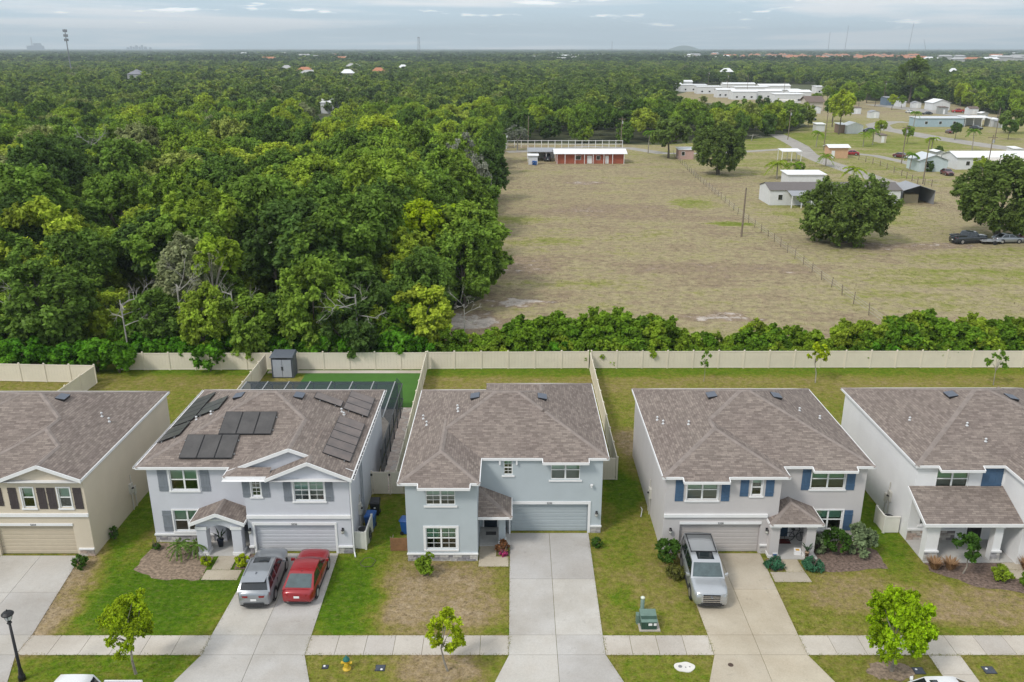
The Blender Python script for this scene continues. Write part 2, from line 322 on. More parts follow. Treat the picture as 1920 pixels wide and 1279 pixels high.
# cleared land behind the fence, as one sheet
CLEAR = [g(*p) for p in ((835, 650), (845, 585), (905, 560), (915, 470), (925, 400), (945, 300), (935, 268), (1240, 272), (1450, 258))] + [(118, 350), (128, 420), (98, 560), (150, 700), (215, 720)] + [g(*p) for p in ((1640, 190), (1790, 196), (1850, 213), (2000, 226))] + [(300, 180), (120, 79.5)]
CLEAR[0] = (-7.5, 79.5)
fm = MB(); fm.quad(*[(x, y, 0.006) for x, y in CLEAR]); struct('pasture', fm, FIELD)
lm = MB(); lm.quad((-62, 33.1, 0.006), (62, 33.1, 0.006), (62, 78.4, 0.006), (-62, 78.4, 0.006)); struct('lawn', lm, LAWN)
rm = MB(); rm.quad((-90, 24.6, 0.008), (90, 24.6, 0.008), (90, 32.85, 0.008), (-90, 32.85, 0.008)); struct('road', rm, ASPH)
km = MB(); km.box(-90, 90, 32.85, 33.1, 0, 0.14); struct('kerb', km, CONCW)
# slabs: sidewalk between the driveways, the driveways themselves, front walks
SLABZ = 0.035; NOGRASS = []; SLABS = []
def slabs(name, polys, mat, z=SLABZ):
    root = thing(name, kind='structure')
    for P in polys:
        cx_ = sum(p[0] for p in P) / len(P); cy_ = sum(p[1] for p in P) / len(P); q = []
        for x, y in P:
            dx, dy = cx_ - x, cy_ - y; q.append((x + math.copysign(min(0.011, abs(dx)), dx), y + math.copysign(min(0.011, abs(dy)), dy)))
        MB().prism(q, 0.0, z).build('slab', mat, root); NOGRASS.append(list(P)); SLABS.append(list(P))
    return root
def dgrid(xl, xr, xlb, xrb, y0, y1, ys, nx=2, apron=(33.0, 0.9)):
    """driveway: left/right edge at the garage (y1) and at the walk (y0), then flaring to the street"""
    out = []
    def ed(y):
        f = (y - y0) / (y1 - y0); return xlb + (xl - xlb) * f, xrb + (xr - xrb) * f
    Y = [y0] + list(ys) + [y1]
    for a, b in zip(Y[:-1], Y[1:]):
        (l0, r0), (l1, r1) = ed(a), ed(b)
        for k in range(nx):
            f0, f1 = k / nx, (k + 1) / nx
            out.append([(l0 + (r0-l0)*f0, a), (l0 + (r0-l0)*f1, a), (l1 + (r1-l1)*f1, b), (l1 + (r1-l1)*f0, b)])
    l0, r0 = ed(y0); m = (l0 + r0) / 2; ya, fl = 35.75, apron[1]
    out += [[(l0, ya), (m, ya), (m, y0), (l0, y0)], [(m, ya), (r0, ya), (r0, y0), (m, y0)]]
    out += [[(l0 - fl, 33.15), (m, 33.15), (m, ya), (l0, ya)], [(m, 33.15), (r0 + fl, 33.15), (r0, ya), (m, ya)]]
    return out, (l0, r0)
DR = {}
for key, args, mat in (('beige', (-31.0, -26.1, -31.2, -25.15, 37.3, 44.7, [41]), CONC), ('lilac', (-15.45, -10.55, -15.75, -10.5, 37.3, 44.95, [41.2]), CONC),
                       ('blue', (-0.14, 4.85, -0.16, 4.76, 37.3, 47.25, [42.3]), CONC), ('grey', (10.05, 15.1, 10.25, 15.0, 37.3, 44.95, [41.3]), CONCT)):
    P, e = dgrid(*args); DR[key] = e; slabs('driveway', P, mat)
sw = []
edges = [-62, DR['beige'][0]], [DR['beige'][1], DR['lilac'][0]], [DR['lilac'][1], DR['blue'][0]], [DR['blue'][1], DR['grey'][0]], [DR['grey'][1], 62]
for a, b in edges:
    n = max(1, round((b - a) / 1.5))
    for k in range(n):
        x0, x1 = a + (b-a)*k/n, a + (b-a)*(k+1)/n
        if x1 > -34 and x0 < 34: sw.append([(x0, 35.75), (x1, 35.75), (x1, 37.28), (x0, 37.28)])
slabs('sidewalk', sw, CONCW, 0.03)
slabs('front_walk', [[(-18.0, 42.2), (-15.9, 42.2), (-15.9, 43.2), (-18.0, 43.2)], [(-17.75, 43.2), (-16.6, 43.2), (-16.6, 44.75), (-17.75, 44.75)]], CONCT)
slabs('front_walk', [[(-2.0, 43.55), (-0.2, 43.55), (-0.2, 44.6), (-2.0, 44.6)], [(-2.0, 44.6), (-0.95, 44.6), (-0.95, 45.75), (-2.0, 45.75)]], CONCT)
slabs('front_walk', [[(15.15, 42.0), (17.3, 42.0), (17.2, 43.0), (15.15, 43.0)], [(16.1, 43.0), (17.2, 43.0), (17.15, 44.3), (16.1, 44.3)]], CONCT)
slabs('front_walk', [[(29.2, 42.3), (33, 42.3), (33, 43.2), (29.2, 43.2)], [(29.2, 43.2), (30.4, 43.2), (30.4, 43.95), (29.2, 43.95)]], CONCT)
slabs('crossing_walk', [[(21.1, 33.15), (22.7, 33.15), (22.7, 34.3), (21.1, 34.3)], [(21.1, 34.3), (22.7, 34.3), (22.7, 35.72), (21.1, 35.72)]], CONCW, 0.032)
def bed(poly, mat, seed):
    r = random.Random(seed); out = []
    n = len(poly)
    for i in range(n):
        (x0, y0), (x1, y1) = poly[i], poly[(i+1) % n]
        for k in range(5): f = k / 5; out.append((x0 + (x1-x0)*f + r.uniform(-.09, .09), y0 + (y1-y0)*f + r.uniform(-.09, .09)))
    struct('mulch_bed', MB().quad(*[(x, y, 0.012) for x, y in out]), mat); NOGRASS.append(poly)
bed([(-22.3, 43.2), (-20.5, 42.3), (-18.05, 42.2), (-18.0, 44.6), (-18.9, 46.1), (-22.2, 46.1)], MULCHL, 1)
bed([(-16.5, 43.3), (-15.5, 43.3), (-15.5, 44.9), (-16.5, 44.9)], MULCH, 2)
bed([(17.3, 43.2), (19, 43.0), (22.2, 43.4), (22.3, 45.2), (21.6, 46.2), (17.5, 46.2)], MULCH, 3)
bed([(24.6, 43.2), (26.5, 41.6), (29.5, 40.8), (33, 40.6), (33, 42.25), (29.1, 42.3), (29.1, 43.9), (24.8, 44.2)], MULCH, 4)
bed([(-0.9, 44.7), (-0.2, 44.7), (-0.2, 45.9), (-0.9, 45.9)], MULCH, 5)
bed([(15.2, 43.1), (16.0, 43.1), (16.0, 44.4), (15.2, 44.4)], MULCH, 6)
bed([(17.5, 34.5), (18.0, 34.05), (18.8, 33.9), (19.6, 34.1), (20.0, 34.6), (19.6, 35.1), (18.8, 35.3), (17.9, 35.1)], MULCHL, 7)
# roads of the far settlement
def path(name, pts, w, mat, z=0.012):
    P = [Vector((*g(*p), 0)) for p in pts]; L, Rr = [], []
    for i, p in enumerate(P):
        d = (P[min(i+1, len(P)-1)] - P[max(i-1, 0)]).normalized(); nrm = Vector((-d.y, d.x, 0)) * (w / 2)
        L.append((p.x + nrm.x, p.y + nrm.y, z)); Rr.append((p.x - nrm.x, p.y - nrm.y, z))
    struct(name, MB().grid([L, Rr]), mat)
path('lane', [(1455, 252), (1480, 264), (1500, 275), (1514, 290), (1545, 303), (1590, 318), (1650, 338), (1720, 358)], 5.5, ROADG)
path('lane', [(1240, 288), (1330, 288), (1420, 283), (1503, 278)], 3.5, ROADG, 0.016)
path('lane', [(1700, 229), (1665, 229), (1645, 234), (1652, 241), (1690, 247), (1750, 258), (1850, 273), (1960, 287)], 9, ROADG)
path('track', [(1590, 287), (1640, 292), (1700, 305), (1740, 318)], 3.5, ROADG, 0.016)
path('lane', [(950, 285), (1000, 283), (1100, 275), (1180, 278), (1245, 288)], 5, ROADG, 0.018)
path('lane', [(1640, 196), (1720, 206), (1800, 216), (1960, 232)], 12, ROADG, 0.016)
# ================================================================ houses
PT = 0.39; EZ = 5.3
def hip(x0, x1, y0, y1, sides='LRFB', z=EZ, p=PT):
    pl = {'L': (p, 0, z - p*x0), 'R': (-p, 0, z + p*x1), 'F': (0, p, z - p*y0), 'B': (0, -p, z + p*y1)}
    return [(x0, y0), (x1, y0), (x1, y1), (x0, y1)], [pl[s] for s in sides]
def clip(poly, a, b, c):        # keep a*x+b*y+c >= 0
    out = []
    for i in range(len(poly)):
        p, q = poly[i], poly[(i+1) % len(poly)]; dp = a*p[0]+b*p[1]+c; dq = a*q[0]+b*q[1]+c
        if dp >= -1e-9: out.append(p)
        if (dp > 1e-9 and dq < -1e-9) or (dp < -1e-9 and dq > 1e-9):
            t = dp / (dp - dq); out.append((p[0] + (q[0]-p[0])*t, p[1] + (q[1]-p[1])*t))
    return out
def area(P): return 0.5 * sum(P[i][0]*P[(i+1) % len(P)][1] - P[(i+1) % len(P)][0]*P[i][1] for i in range(len(P))) if len(P) > 2 else 0
def subtract(polys, halfs):     # remove the convex region where all halfs >= 0
    out = []
    for P in polys:
        rest = P
        for (a, b, c) in halfs:
            o = clip(rest, -a, -b, -c)
            if abs(area(o)) > 1e-4: out.append(o)
            rest = clip(rest, a, b, c)
            if abs(area(rest)) < 1e-4: break
    return out
def height(solids, x, y):
    z = -1
    for fp, pls in solids:
        if fp[0][0] <= x <= fp[2][0] and fp[0][1] <= y <= fp[2][1]: z = max(z, min(p[0]*x + p[1]*y + p[2] for p in pls))
    return z
def roof(root, solids, mat=ROOF, caps=True):
    mb = MB(); cap = MB(); done = set()
    for si, (fp, pls) in enumerate(solids):
        for pi, p in enumerate(pls):
            P = fp
            for qi, q in enumerate(pls):
                if qi != pi: P = clip(P, q[0]-p[0], q[1]-p[1], q[2]-p[2])
            if abs(area(P)) < 1e-4: continue
            pcs = [P]
            for ti, (fq, qls) in enumerate(solids):
                if ti == si: continue
                eps = 1e-4 if ti > si else -1e-4
                hs = []
                for i in range(4):
                    (x0, y0), (x1, y1) = fq[i], fq[(i+1) % 4]; hs.append((-(y1-y0), x1-x0, (y1-y0)*x0 - (x1-x0)*y0))
                for q in qls: hs.append((q[0]-p[0], q[1]-p[1], q[2]-p[2]+eps))
                pcs = subtract(pcs, hs)
            gl = math.hypot(p[0], p[1]); ux, uy = -p[1]/gl, p[0]/gl; sx_, sy_ = p[0]/gl, p[1]/gl; k = math.sqrt(1 + gl*gl)
            for pc in pcs:
                if area(pc) < 0: pc = pc[::-1]
                mb.quad(*[(x, y, p[0]*x + p[1]*y + p[2]) for x, y in pc])
                mb.uv.append([((x*ux + y*uy), (x*sx_ + y*sy_) * k) for x, y in pc])
                for i in range(len(pc)):
                    a, b = pc[i], pc[(i+1) % len(pc)]; mx, my = (a[0]+b[0])/2, (a[1]+b[1])/2
                    if math.hypot(a[0]-b[0], a[1]-b[1]) < 0.15: continue
                    zp = p[0]*mx + p[1]*my + p[2]
                    for qi, q in enumerate(pls):
                        if qi == pi or abs(q[0]*mx + q[1]*my + q[2] - zp) > 1e-3 or abs(q[0]*a[0] + q[1]*a[1] + q[2] - p[0]*a[0] - p[1]*a[1] - p[2]) > 1e-3: continue
                        key = (mx, my)
                        if any(math.hypot(mx - k_[0], my - k_[1]) < .25 for k_ in done): continue
                        d = Vector((b[0]-a[0], b[1]-a[1])).normalized(); nn = Vector((-d.y, d.x)) * 0.15
                        if any(abs(height(solids, mx + nn.x*k_, my + nn.y*k_) - min(p[0]*(mx + nn.x*k_) + p[1]*(my + nn.y*k_) + p[2], q[0]*(mx + nn.x*k_) + q[1]*(my + nn.y*k_) + q[2])) > .02 for k_ in (-1, 1)): continue
                        done.add(key)
                        def zq(x, y, e): return min(p[0]*x + p[1]*y + p[2], q[0]*x + q[1]*y + q[2]) + e
                        rows = []
                        for sgn, e in ((-1, 0.012), (0, 0.035), (1, 0.012)):
                            rows.append([(r[0] + nn.x*sgn, r[1] + nn.y*sgn, zq(r[0] + nn.x*sgn, r[1] + nn.y*sgn, e)) for r in (a, b)])
                        L = math.hypot(a[0]-b[0], a[1]-b[1])
                        cap.grid(rows); cap.uv += [[(0, 0), (0, L*0.4), (.3, L*0.4), (.3, 0)], [(.3, 0), (.3, L*0.4), (.6, L*0.4), (.6, 0)]]
    ro = mb.build('roof', mat, root)
    if caps and cap.v: cap.build('ridge_cap', CAPM, ro)
    return ro
def zat(p, x, y): return p[0]*x + p[1]*y + p[2]
def soffit(root, rects, z, mat=WHITE):
    mb = MB()
    for i, (x0, x1, y0, y1) in enumerate(rects): mb.quad((x0, y0, z - i*0.004), (x0, y1, z - i*0.004), (x1, y1, z - i*0.004), (x1, y0, z - i*0.004))
    mb.build('soffit', mat, root)
def fascia(root, segs, h=0.16, w=0.05, mat=WHITE, name='fascia'):
    for p, q in segs:
        MB().beam((p[0], p[1], p[2] - h/2 + 0.015), (q[0], q[1], q[2] - h/2 + 0.015), w, h).build(name, mat, root)
def pane_window(root, x0, x1, z0, z1, y, cols=2, muntin=0, trim=0.0, sill=True, blind=1.0, fw=0.055):
    fr = MB(); ya, yb = y + 0.04, y + 0.10
    fr.box(x0, x1, ya, yb, z0, z0+fw); fr.box(x0, x1, ya, yb, z1-fw, z1); fr.box(x0, x0+fw, ya, yb, z0+fw, z1-fw); fr.box(x1-fw, x1, ya, yb, z0+fw, z1-fw)
    zm = (z0 + z1) / 2; cw = (x1 - x0) / cols
    for k in range(1, cols): fr.box(x0 + k*cw - .05, x0 + k*cw + .05, ya - .004, yb, z0+fw, z1-fw)
    fr.box(x0+fw, x1-fw, ya + .004, yb, zm - .03, zm + .03)
    w = fr.build('window', FRAMEW, root)
    for k in range(cols):
        a = x0 + k*cw + (fw if k == 0 else .05); b = x0 + (k+1)*cw - (fw if k == cols-1 else .05)
        MB().quad((a, y+.075, zm+.03), (b, y+.075, zm+.03), (b, y+.075, z1-fw), (a, y+.075, z1-fw)).build('pane', GLU, w)
        MB().quad((a, y+.07, z0+fw), (b, y+.07, z0+fw), (b, y+.07, zm-.03), (a, y+.07, zm-.03)).build('pane', GLL, w)
        if muntin:
            mm = MB(); xm = (a + b) / 2
            for (q0, q1) in ((zm+.03, z1-fw), (z0+fw, zm-.03)):
                mm.box(xm-.011, xm+.011, y+.055, y+.068, q0, q1); mm.box(a, xm-.012, y+.055, y+.068, (q0+q1)/2-.011, (q0+q1)/2+.011); mm.box(xm+.012, b, y+.055, y+.068, (q0+q1)/2-.011, (q0+q1)/2+.011)
            mm.build('muntin', FRAMEW, w)
    bl = MB(); n = int((z1 - z0) / 0.10); nb = int(n * blind)
    for k in range(nb):
        zz_ = z1 - 0.05 - k * 0.10; bl.quad((x0+.03, y+.17, zz_-.05), (x1-.03, y+.17, zz_-.05), (x1-.03, y+.23, zz_+.045), (x0+.03, y+.23, zz_+.045))
    if nb: bl.build('blind', BLIND, w)
    MB().quad((x0, y+.42, z0), (x1, y+.42, z0), (x1, y+.42, z1), (x0, y+.42, z1)).build('room_backing', ROOM, w)  # near-black sheet painted as the shade of the unlit room
    if sill: MB().box(x0-.12, x1+.12, y-.07, y-.002, z0-.13, z0-.03).build('sill', WHITE, w)
    if trim:
        tm = MB(); tm.box(x0-trim, x1+trim, y-.045, y-.002, z1, z1+trim); tm.box(x0-trim, x0, y-.04, y-.002, z0-.03, z1); tm.box(x1, x1+trim, y-.04, y-.002, z0-.03, z1)
        tm.build('trim', WHITE, w)
    return w
def facade(root, x0, x1, z0, z1, y, mat, holes=(), name='wall'):
    """front wall with real openings: holes = (x0, x1, z0, z1, depth)"""
    xs = sorted({x0, x1, *[h[0] for h in holes], *[h[1] for h in holes]}); zs = sorted({z0, z1, *[h[2] for h in holes], *[h[3] for h in holes]})
    mb = MB()
    for a, b in zip(xs[:-1], xs[1:]):
        for c, d in zip(zs[:-1], zs[1:]):
            mx, mz = (a+b)/2, (c+d)/2
            if any(h[0] < mx < h[1] and h[2] < mz < h[3] for h in holes): continue
            mb.quad((a, y, c), (b, y, c), (b, y, d), (a, y, d))
    for h in holes:
        a, b, c, d, e = h
        mb.quad((a, y, c), (a, y+e, c), (a, y+e, d), (a, y, d)); mb.quad((b, y, c), (b, y, d), (b, y+e, d), (b, y+e, c))
        mb.quad((a, y, d), (a, y+e, d), (b, y+e, d), (b, y, d)); mb.quad((a, y, c), (b, y, c), (b, y+e, c), (a, y+e, c))
    return mb.build(name, mat, root)
def garage(root, x0, x1, z1, y, mat, wall, number=None, tr=0.13, side='LR', n=8):
    """recessed sectional door with a white surround"""
    d = thing_part('garage_door', root)
    h = (z1 - 0.02) / n
    for k in range(n):
        za = 0.02 + k*h; zb = za + h
        m = MB(); m.hexa([(x0+.01, y+.20, za), (x1-.01, y+.20, za), (x1-.01, y+.25, za), (x0+.01, y+.25, za)], [(x0+.01, y+.20, zb-.004), (x1-.01, y+.20, zb-.004), (x1-.01, y+.25, zb-.004), (x0+.01, y+.25, zb-.004)])
        m.hexa([(x0+.06, y+.175, za+.03), (x1-.06, y+.175, za+.03), (x1-.04, y+.20, za+.012), (x0+.04, y+.20, za+.012)], [(x0+.06, y+.175, zb-.035), (x1-.06, y+.175, zb-.035), (x1-.04, y+.20, zb-.016), (x0+.04, y+.20, zb-.016)])
        m.build('door_section', mat, d)
    MB().box(x0, x1, y+.262, y+.275, 0.0, z1).build('door_backing', BLACK, d)
    a = x0 - (tr if 'L' in side else 0.02); b = x1 + (tr if 'R' in side else 0.02)
    t = MB().box(a, b, y-.05, y-.002, z1, z1+tr+.03)
    if 'L' in side: t.box(x0-tr, x0, y-.045, y-.002, 0.0, z1)
    if 'R' in side: t.box(x1, x1+tr, y-.045, y-.002, 0.0, z1)
    tt = t.build('garage_trim', WHITE, root)
    if number:
        cu = bpy.data.curves.new('house_number', 'FONT'); cu.body = number; cu.size = 0.17; cu.extrude = 0.006; cu.align_x = 'CENTER'; cu.materials.append(BLACK)
        ob = bpy.data.objects.new('house_number', cu); me = bpy.data.meshes.new_from_object(ob); bpy.data.objects.remove(ob)
        me.materials.clear(); me.materials.append(BLACK)
        ob = link('house_number', me, root); o = ORG[root.name]
        ob.location = ((x0+x1)/2 - o[0], y - .06 - o[1], z1 + .025 - o[2]); ob.rotation_euler = (R_(90), 0, 0)
def thing_part(name, parent):
    o = bpy.data.objects.new(name, None); COL.objects.link(o); o.parent = parent; ORG[o.name] = ORG[parent.name]; return o
def shutter(root, x0, x1, z0, z1, y, mat):
    m = MB(); n = 3; w = (x1 - x0) / n
    for k in range(n): m.box(x0 + k*w + .004, x0 + (k+1)*w - .004, y-.035, y-.003, z0, z1)
    for f in (0.2, 0.76): m.box(x0, x1, y-.055, y-.036, z0 + (z1-z0)*f, z0 + (z1-z0)*f + .09)
    return m.build('shutter', mat, root)
def stones(root, x0, x1, y, z0, z1, mats, seed=0, proud=0.05):
    r = random.Random(seed)
    b = MB().box(x0, x1, y-.02, y-.003, z0, z1).build('stone_base', MORTAR, root); z = z0
    while z < z1 - 0.05:
        h = min(r.uniform(.13, .22), z1 - z); x = x0
        if z1 - z - h < 0.06: h = z1 - z
        while x < x1 - 0.02:
            w = min(r.uniform(.22, .62), x1 - x)
            if x1 - x - w < 0.1: w = x1 - x
            e = y - r.uniform(.03, proud + .02); MB().hexa([(x+.008, e, z+.008), (x+w-.008, e, z+.008), (x+w-.004, y-.022, z+.004), (x+.004, y-.022, z+.004)], [(x+.012, e, z+h-.01), (x+w-.012, e, z+h-.01), (x+w-.004, y-.022, z+h-.004), (x+.004, y-.022, z+h-.004)]).build('stone', r.choice(mats), b)
            x += w
        z += h
    MB().box(x0-.03, x1+.03, y-.11, y-.003, z1+.002, z1+.10).build('stone_cap', WHITE, root)
def vent(root, p, x, y, w=0.85, l=0.6):
    """off-ridge vent: a raised hood on the roof plane p, closed black body under a blue-grey top"""
    gl = math.hypot(p[0], p[1]); s = Vector((p[0]/gl, p[1]/gl, gl)).normalized(); u = Vector((-p[1]/gl, p[0]/gl, 0)); n = u.cross(s) 
    if n.z < 0: n = -n
    c = Vector((x, y, zat(p, x, y))); q = lambda a, b, h: c + u*a*w/2 + s*b*l/2 + n*h
    v = MB().hexa([q(-1,-1,.0), q(1,-1,.0), q(1,1,0), q(-1,1,0)], [q(-1,-1,.17), q(1,-1,.17), q(1,1,.05), q(-1,1,.05)]).build('roof_vent', BLACK, root)
    MB().hexa([q(-1,-1,.172), q(1,-1,.172), q(1,1.02,.052), q(-1,1.02,.052)], [q(-1,-1,.19), q(1,-1,.19), q(1,1.02,.07), q(-1,1.02,.07)]).build('hood', pm('vent_top', (0.105, 0.12, 0.15), .5, .1), v)
def pipe(root, p, x, y, h=0.3, r=0.035):
    h *= .75
    z = zat(p, x, y); m = MB().lathe([(.10, -.03), (.10, .02), (.06, .05), (r, .05), (r, h), (r+.045, h), (r+.045, h+.05), (.02, h+.1)], 10, (x, y, z)); m.build('vent_pipe', pm('pale_pipe', (.6, .61, .62), .4, .1), root, True)
def solar(root, p, x0, x1, y0, y1, nx, ny, mat):
    """panels lying parallel to the roof plane, on rails"""
    gl = math.hypot(p[0], p[1])
    for i in range(nx):
        for j in range(ny):
            a, b = x0 + (x1-x0)*i/nx, x0 + (x1-x0)*(i+1)/nx; c, d = y0 + (y1-y0)*j/ny, y0 + (y1-y0)*(j+1)/ny
            e = .012; q = lambda x, y, h: (x, y, zat(p, x, y) + h)
            f = MB().hexa([q(a+e, c+e, .09), q(b-e, c+e, .09), q(b-e, d-e, .09), q(a+e, d-e, .09)], [q(a+e, c+e, .135), q(b-e, c+e, .135), q(b-e, d-e, .135), q(a+e, d-e, .135)]).build('solar_panel', BLACK, root)
            e = .045; MB().quad(q(a+e, c+e, .139), q(b-e, c+e, .139), q(b-e, d-e, .139), q(a+e, d-e, .139)).build('glass_cells', mat, f)
    rl = MB()
    for f in (.22, .78):
        if abs(p[1]) > abs(p[0]): y = y0 + (y1-y0)*f; rl.beam((x0-.06, y, zat(p, x0, y)+.055), (x1+.06, y, zat(p, x1, y)+.055), .05, .06)
        else: x = x0 + (x1-x0)*f; rl.beam((x, y0-.06, zat(p, x, y0)+.055), (x, y1+.06, zat(p, x, y1)+.055), .05, .06)
    rl.build('mounting_rail', GALV, root)
def wall_lamp(root, x, z, y):
    l = MB().box(x-.06, x+.06, y-.04, y-.002, z-.12, z+.16).build('wall_lamp', BLACK, root)
    MB().lathe([(.06, -.17), (.085, -.15), (.085, .05), (.10, .06), (.03, .14)], 8, (x, y-.13, z)).build('lantern', BLACK, l); MB().lathe([(.088, -.12), (.088, .02)], 8, (x, y-.13, z)).build('lantern_glass', pm('lantern_glass', (.5, .5, .46), .2, .05), l)
def meters(root, x, y, sgn):
    """electric meter, conduit and boxes on a side wall"""
    m = MB().box(x, x + sgn*.14, y-.2, y+.2, 1.25, 1.95); m.build('meter_box', pm('meter_grey', (.55, .53, .48), .5, .08), root)
    MB().box(x, x + sgn*.10, y+.35, y+.65, 0.9, 1.5).build('meter_box', MATS['meter_grey'], root)
    for yy, za, zb, r in ((0, 0, 1.25, .035), (.5, 0, .9, .03), (.15, 1.95, 2.5, .03)):
        MB().tube((x + sgn*.06, y+yy, za), (x + sgn*.06, y+yy, zb), r, r).build('conduit', MATS['meter_grey'], root)
    MB().lathe([(.1, 0), (.1, .05)], 12, (x + sgn*.16, y, 1.6)).build('meter', BLACK, root)
def col(root, x0, x1, y0, y1, z1, mat, base=None, seed=1):
    MB().box(x0, x1, y0, y1, 0.06, z1).build('column', mat, root)
    MB().box(x0-.05, x1+.05, y0-.05, y1+.05, z1-.2, z1-.004).build('column_capital', WHITE, root)
    if base: stones(root, x0-.03, x1+.03, y0-.003, .06, base, STONE, seed)
    else: MB().box(x0-.05, x1+.05, y0-.05, y1+.05, .06, .24).build('column_foot', WHITE, root)
def shell(root, outline, z0, z1, mat):
    """side and rear walls as a strip along an open outline"""
    m = MB()
    for a, b in zip(outline[:-1], outline[1:]): m.quad((a[0], a[1], z0), (b[0], b[1], z0), (b[0], b[1], z1), (a[0], a[1], z1))
    m.build('wall', mat, root)
def tri_gable(root, x0, x1, y, z0, p, mat, cut=0.0, name='gable'):
    xm = (x0 + x1) / 2; return MB().quad((x0, y, z0), (x1, y, z0), (xm, y, z0 + (x1-x0)/2*p)).build(name, mat, root)
def rake(root, x0, x1, y, z, p, w=0.2):
    xm = (x0+x1)/2; zp = z + (xm-x0)*p
    for a in (x0, x1):
        MB().hexa([(a, y-.03, z-w), (xm, y-.03, zp-w), (xm, y+.03, zp-w), (a, y+.03, z-w)], [(a, y-.03, z+.02), (xm, y-.03, zp+.02), (xm, y+.03, zp+.02), (a, y+.03, z+.02)]).build('rake_board', WHITE, root)
def door(root, x0, x1, z1, y, mat):
    d = MB().box(x0, x1, y-.05, y-.004, .08, z1)
    for fx in (0, 1):
        for (za, zb) in ((.25, .95), (1.1, z1-.15)):
            a = x0 + .1 + fx*((x1-x0)/2 - .03); d.box(a, a + (x1-x0)/2 - .17, y-.065, y-.051, za, zb)
    d = d.build('front_door', mat, root); MB().lathe([(.035, 0), (.035, .06)], 8, (x1-.09, y-.11, 1.0)).build('door_handle', GALV, d)
    MB().box(x0-.09, x0-.004, y-.06, y-.004, .07, z1+.09).build('door_trim', WHITE, root); MB().box(x1+.004, x1+.09, y-.06, y-.004, .07, z1+.09).build('door_trim', WHITE, root)
def porchfloor(root, x0, x1, y0, y1): MB().box(x0, x1, y0, y1, 0.0, .06).build('porch_floor', pm('porch_slab', (.47, .46, .44), .8, .08), root); NOGRASS.append([(x0, y0), (x1, y0), (x1, y1), (x0, y1)])
def hole(w, d=.43): return (w[0], w[1], w[2], w[3], d)

# ---- beige house (cut by the frame)
BE = stucco('beige_stucco', (0.60, 0.525, 0.415)); BED = pm('beige_door', (0.50, 0.43, 0.325), .6, .04); BRN = pm('brown_shutter', (0.062, 0.05, 0.052), .6, .1)
h = thing('suburban_house', 'beige stucco house with dark brown shutters and a beige garage door', 'house', (-31.7, 44.7, 0))
wins = [(-28.98, -28.27, 3.3, 4.62), (-26.82, -26.1, 3.3, 4.62)]
facade(h, -32.4, -25.25, 0, 5.1, 44.75, BE, [hole(w) for w in wins] + [(-30.95, -26.3, 0, 2.08, .27)])
for w in wins: pane_window(h, *w, 44.75, 1, sill=True, trim=.07, blind=.55)
for a in (-29.75, -28.05, -27.46, -25.92): shutter(h, a, a+.5, 3.22, 4.62, 44.75, BRN)
shutter(h, -30.6, -30.12, 3.42, 4.62, 44.75, BRN)
MB().box(-32.4, -25.22, 44.64, 44.748, 2.72, 2.92).build('band_trim', WHITE, h)
garage(h, -30.95, -26.3, 2.08, 44.75, BED, BE, '5334', side='')
stones(h, -26.12, -25.25, 44.75, 0, .45, STONEB, 11)
shell(h, [(-25.25, 44.75), (-25.25, 57.7), (-38, 57.7), (-38, 46.4), (-32.4, 46.4), (-32.4, 44.75)], 0, 5.22, BE)
solA = [hip(-38.3, -25.15, 46.2, 58.05), hip(-32.7, -25.15, 44.6, 53, 'LRF'), hip(-30.0, -25.15, 44.4, 50, 'LR')]
roof(h, solA); soffit(h, [(-38.3, -25.15, 46.2, 58.05), (-32.7, -25.15, 44.4, 46.3)], 5.14)
tri_gable(h, -30.0, -25.15, 44.74, 5.1, PT, BE); rake(h, -30.0, -25.15, 44.4, EZ, PT)
MB().box(-29.6, -25.5, 44.62, 44.738, 4.98, 5.12).build('gable_trim', WHITE, h)
fascia(h, [((-25.15, 44.45, EZ), (-25.15, 58.05, EZ)), ((-25.15, 58.05, EZ), (-38.3, 58.05, EZ)), ((-32.7, 44.6, EZ), (-30.0, 44.6, EZ))])
pR = hip(0, -25.15, 0, 1, 'R')[1][0]
vent(h, pR, -29.87, 52.41); pipe(h, pR, -27.13, 51.78); pipe(h, pR, -26.53, 51.45)
meters(h, -25.25, 50.2, 1)

# ---- lilac-grey house with solar panels
LI = stucco('lilac_stucco', (0.57, 0.58, 0.625)); LID = pm('lilac_door', (0.52, 0.53, 0.565), .6, .03); GRY = pm('grey_shutter', (0.205, 0.225, 0.255), .6, .1)
h = thing('suburban_house', 'pale lilac grey house with solar panels on its roof and grey shutters', 'house', (-16, 45, 0))
wl = [(-20.78, -19.1, 3.62, 5.0), (-20.88, -19.2, .78, 2.22)]
facade(h, -22.15, -15.9, 0, 5.14, 46.3, LI, [hole(w) for w in wl] + [(-17.75, -15.9, 0, 2.3, 1.2)])
for w in wl: pane_window(h, *w, 46.3, 2, trim=.09, blind=.62)
for a, z0, z1 in ((-21.5, 3.55, 5.0), (-18.92, 3.55, 5.0), (-21.55, .75, 2.2)): shutter(h, a, a+.55, z0, z1, 46.3, GRY)
stones(h, -22.15, -18.5, 46.3, 0, .5, STONE, 21)
wr = [(-15.45, -14.9, 3.92, 5.0), (-12.95, -11.15, 3.62, 5.0)]
facade(h, -15.9, -9.68, 0, 5.14, 45.0, LI, [hole(w) for w in wr] + [(-15.5, -10.68, 0, 1.98, .28)])
pane_window(h, *wr[0], 45.0, 1, 1, trim=.06, blind=.0); pane_window(h, *wr[1], 45.0, 2, 1, trim=.08, blind=.9)
for a in (-16.0+.02, -14.82, -13.55, -11.07): shutter(h, a, a+.46, 3.6 if a > -14 else 3.86, 5.0, 45.0, GRY)
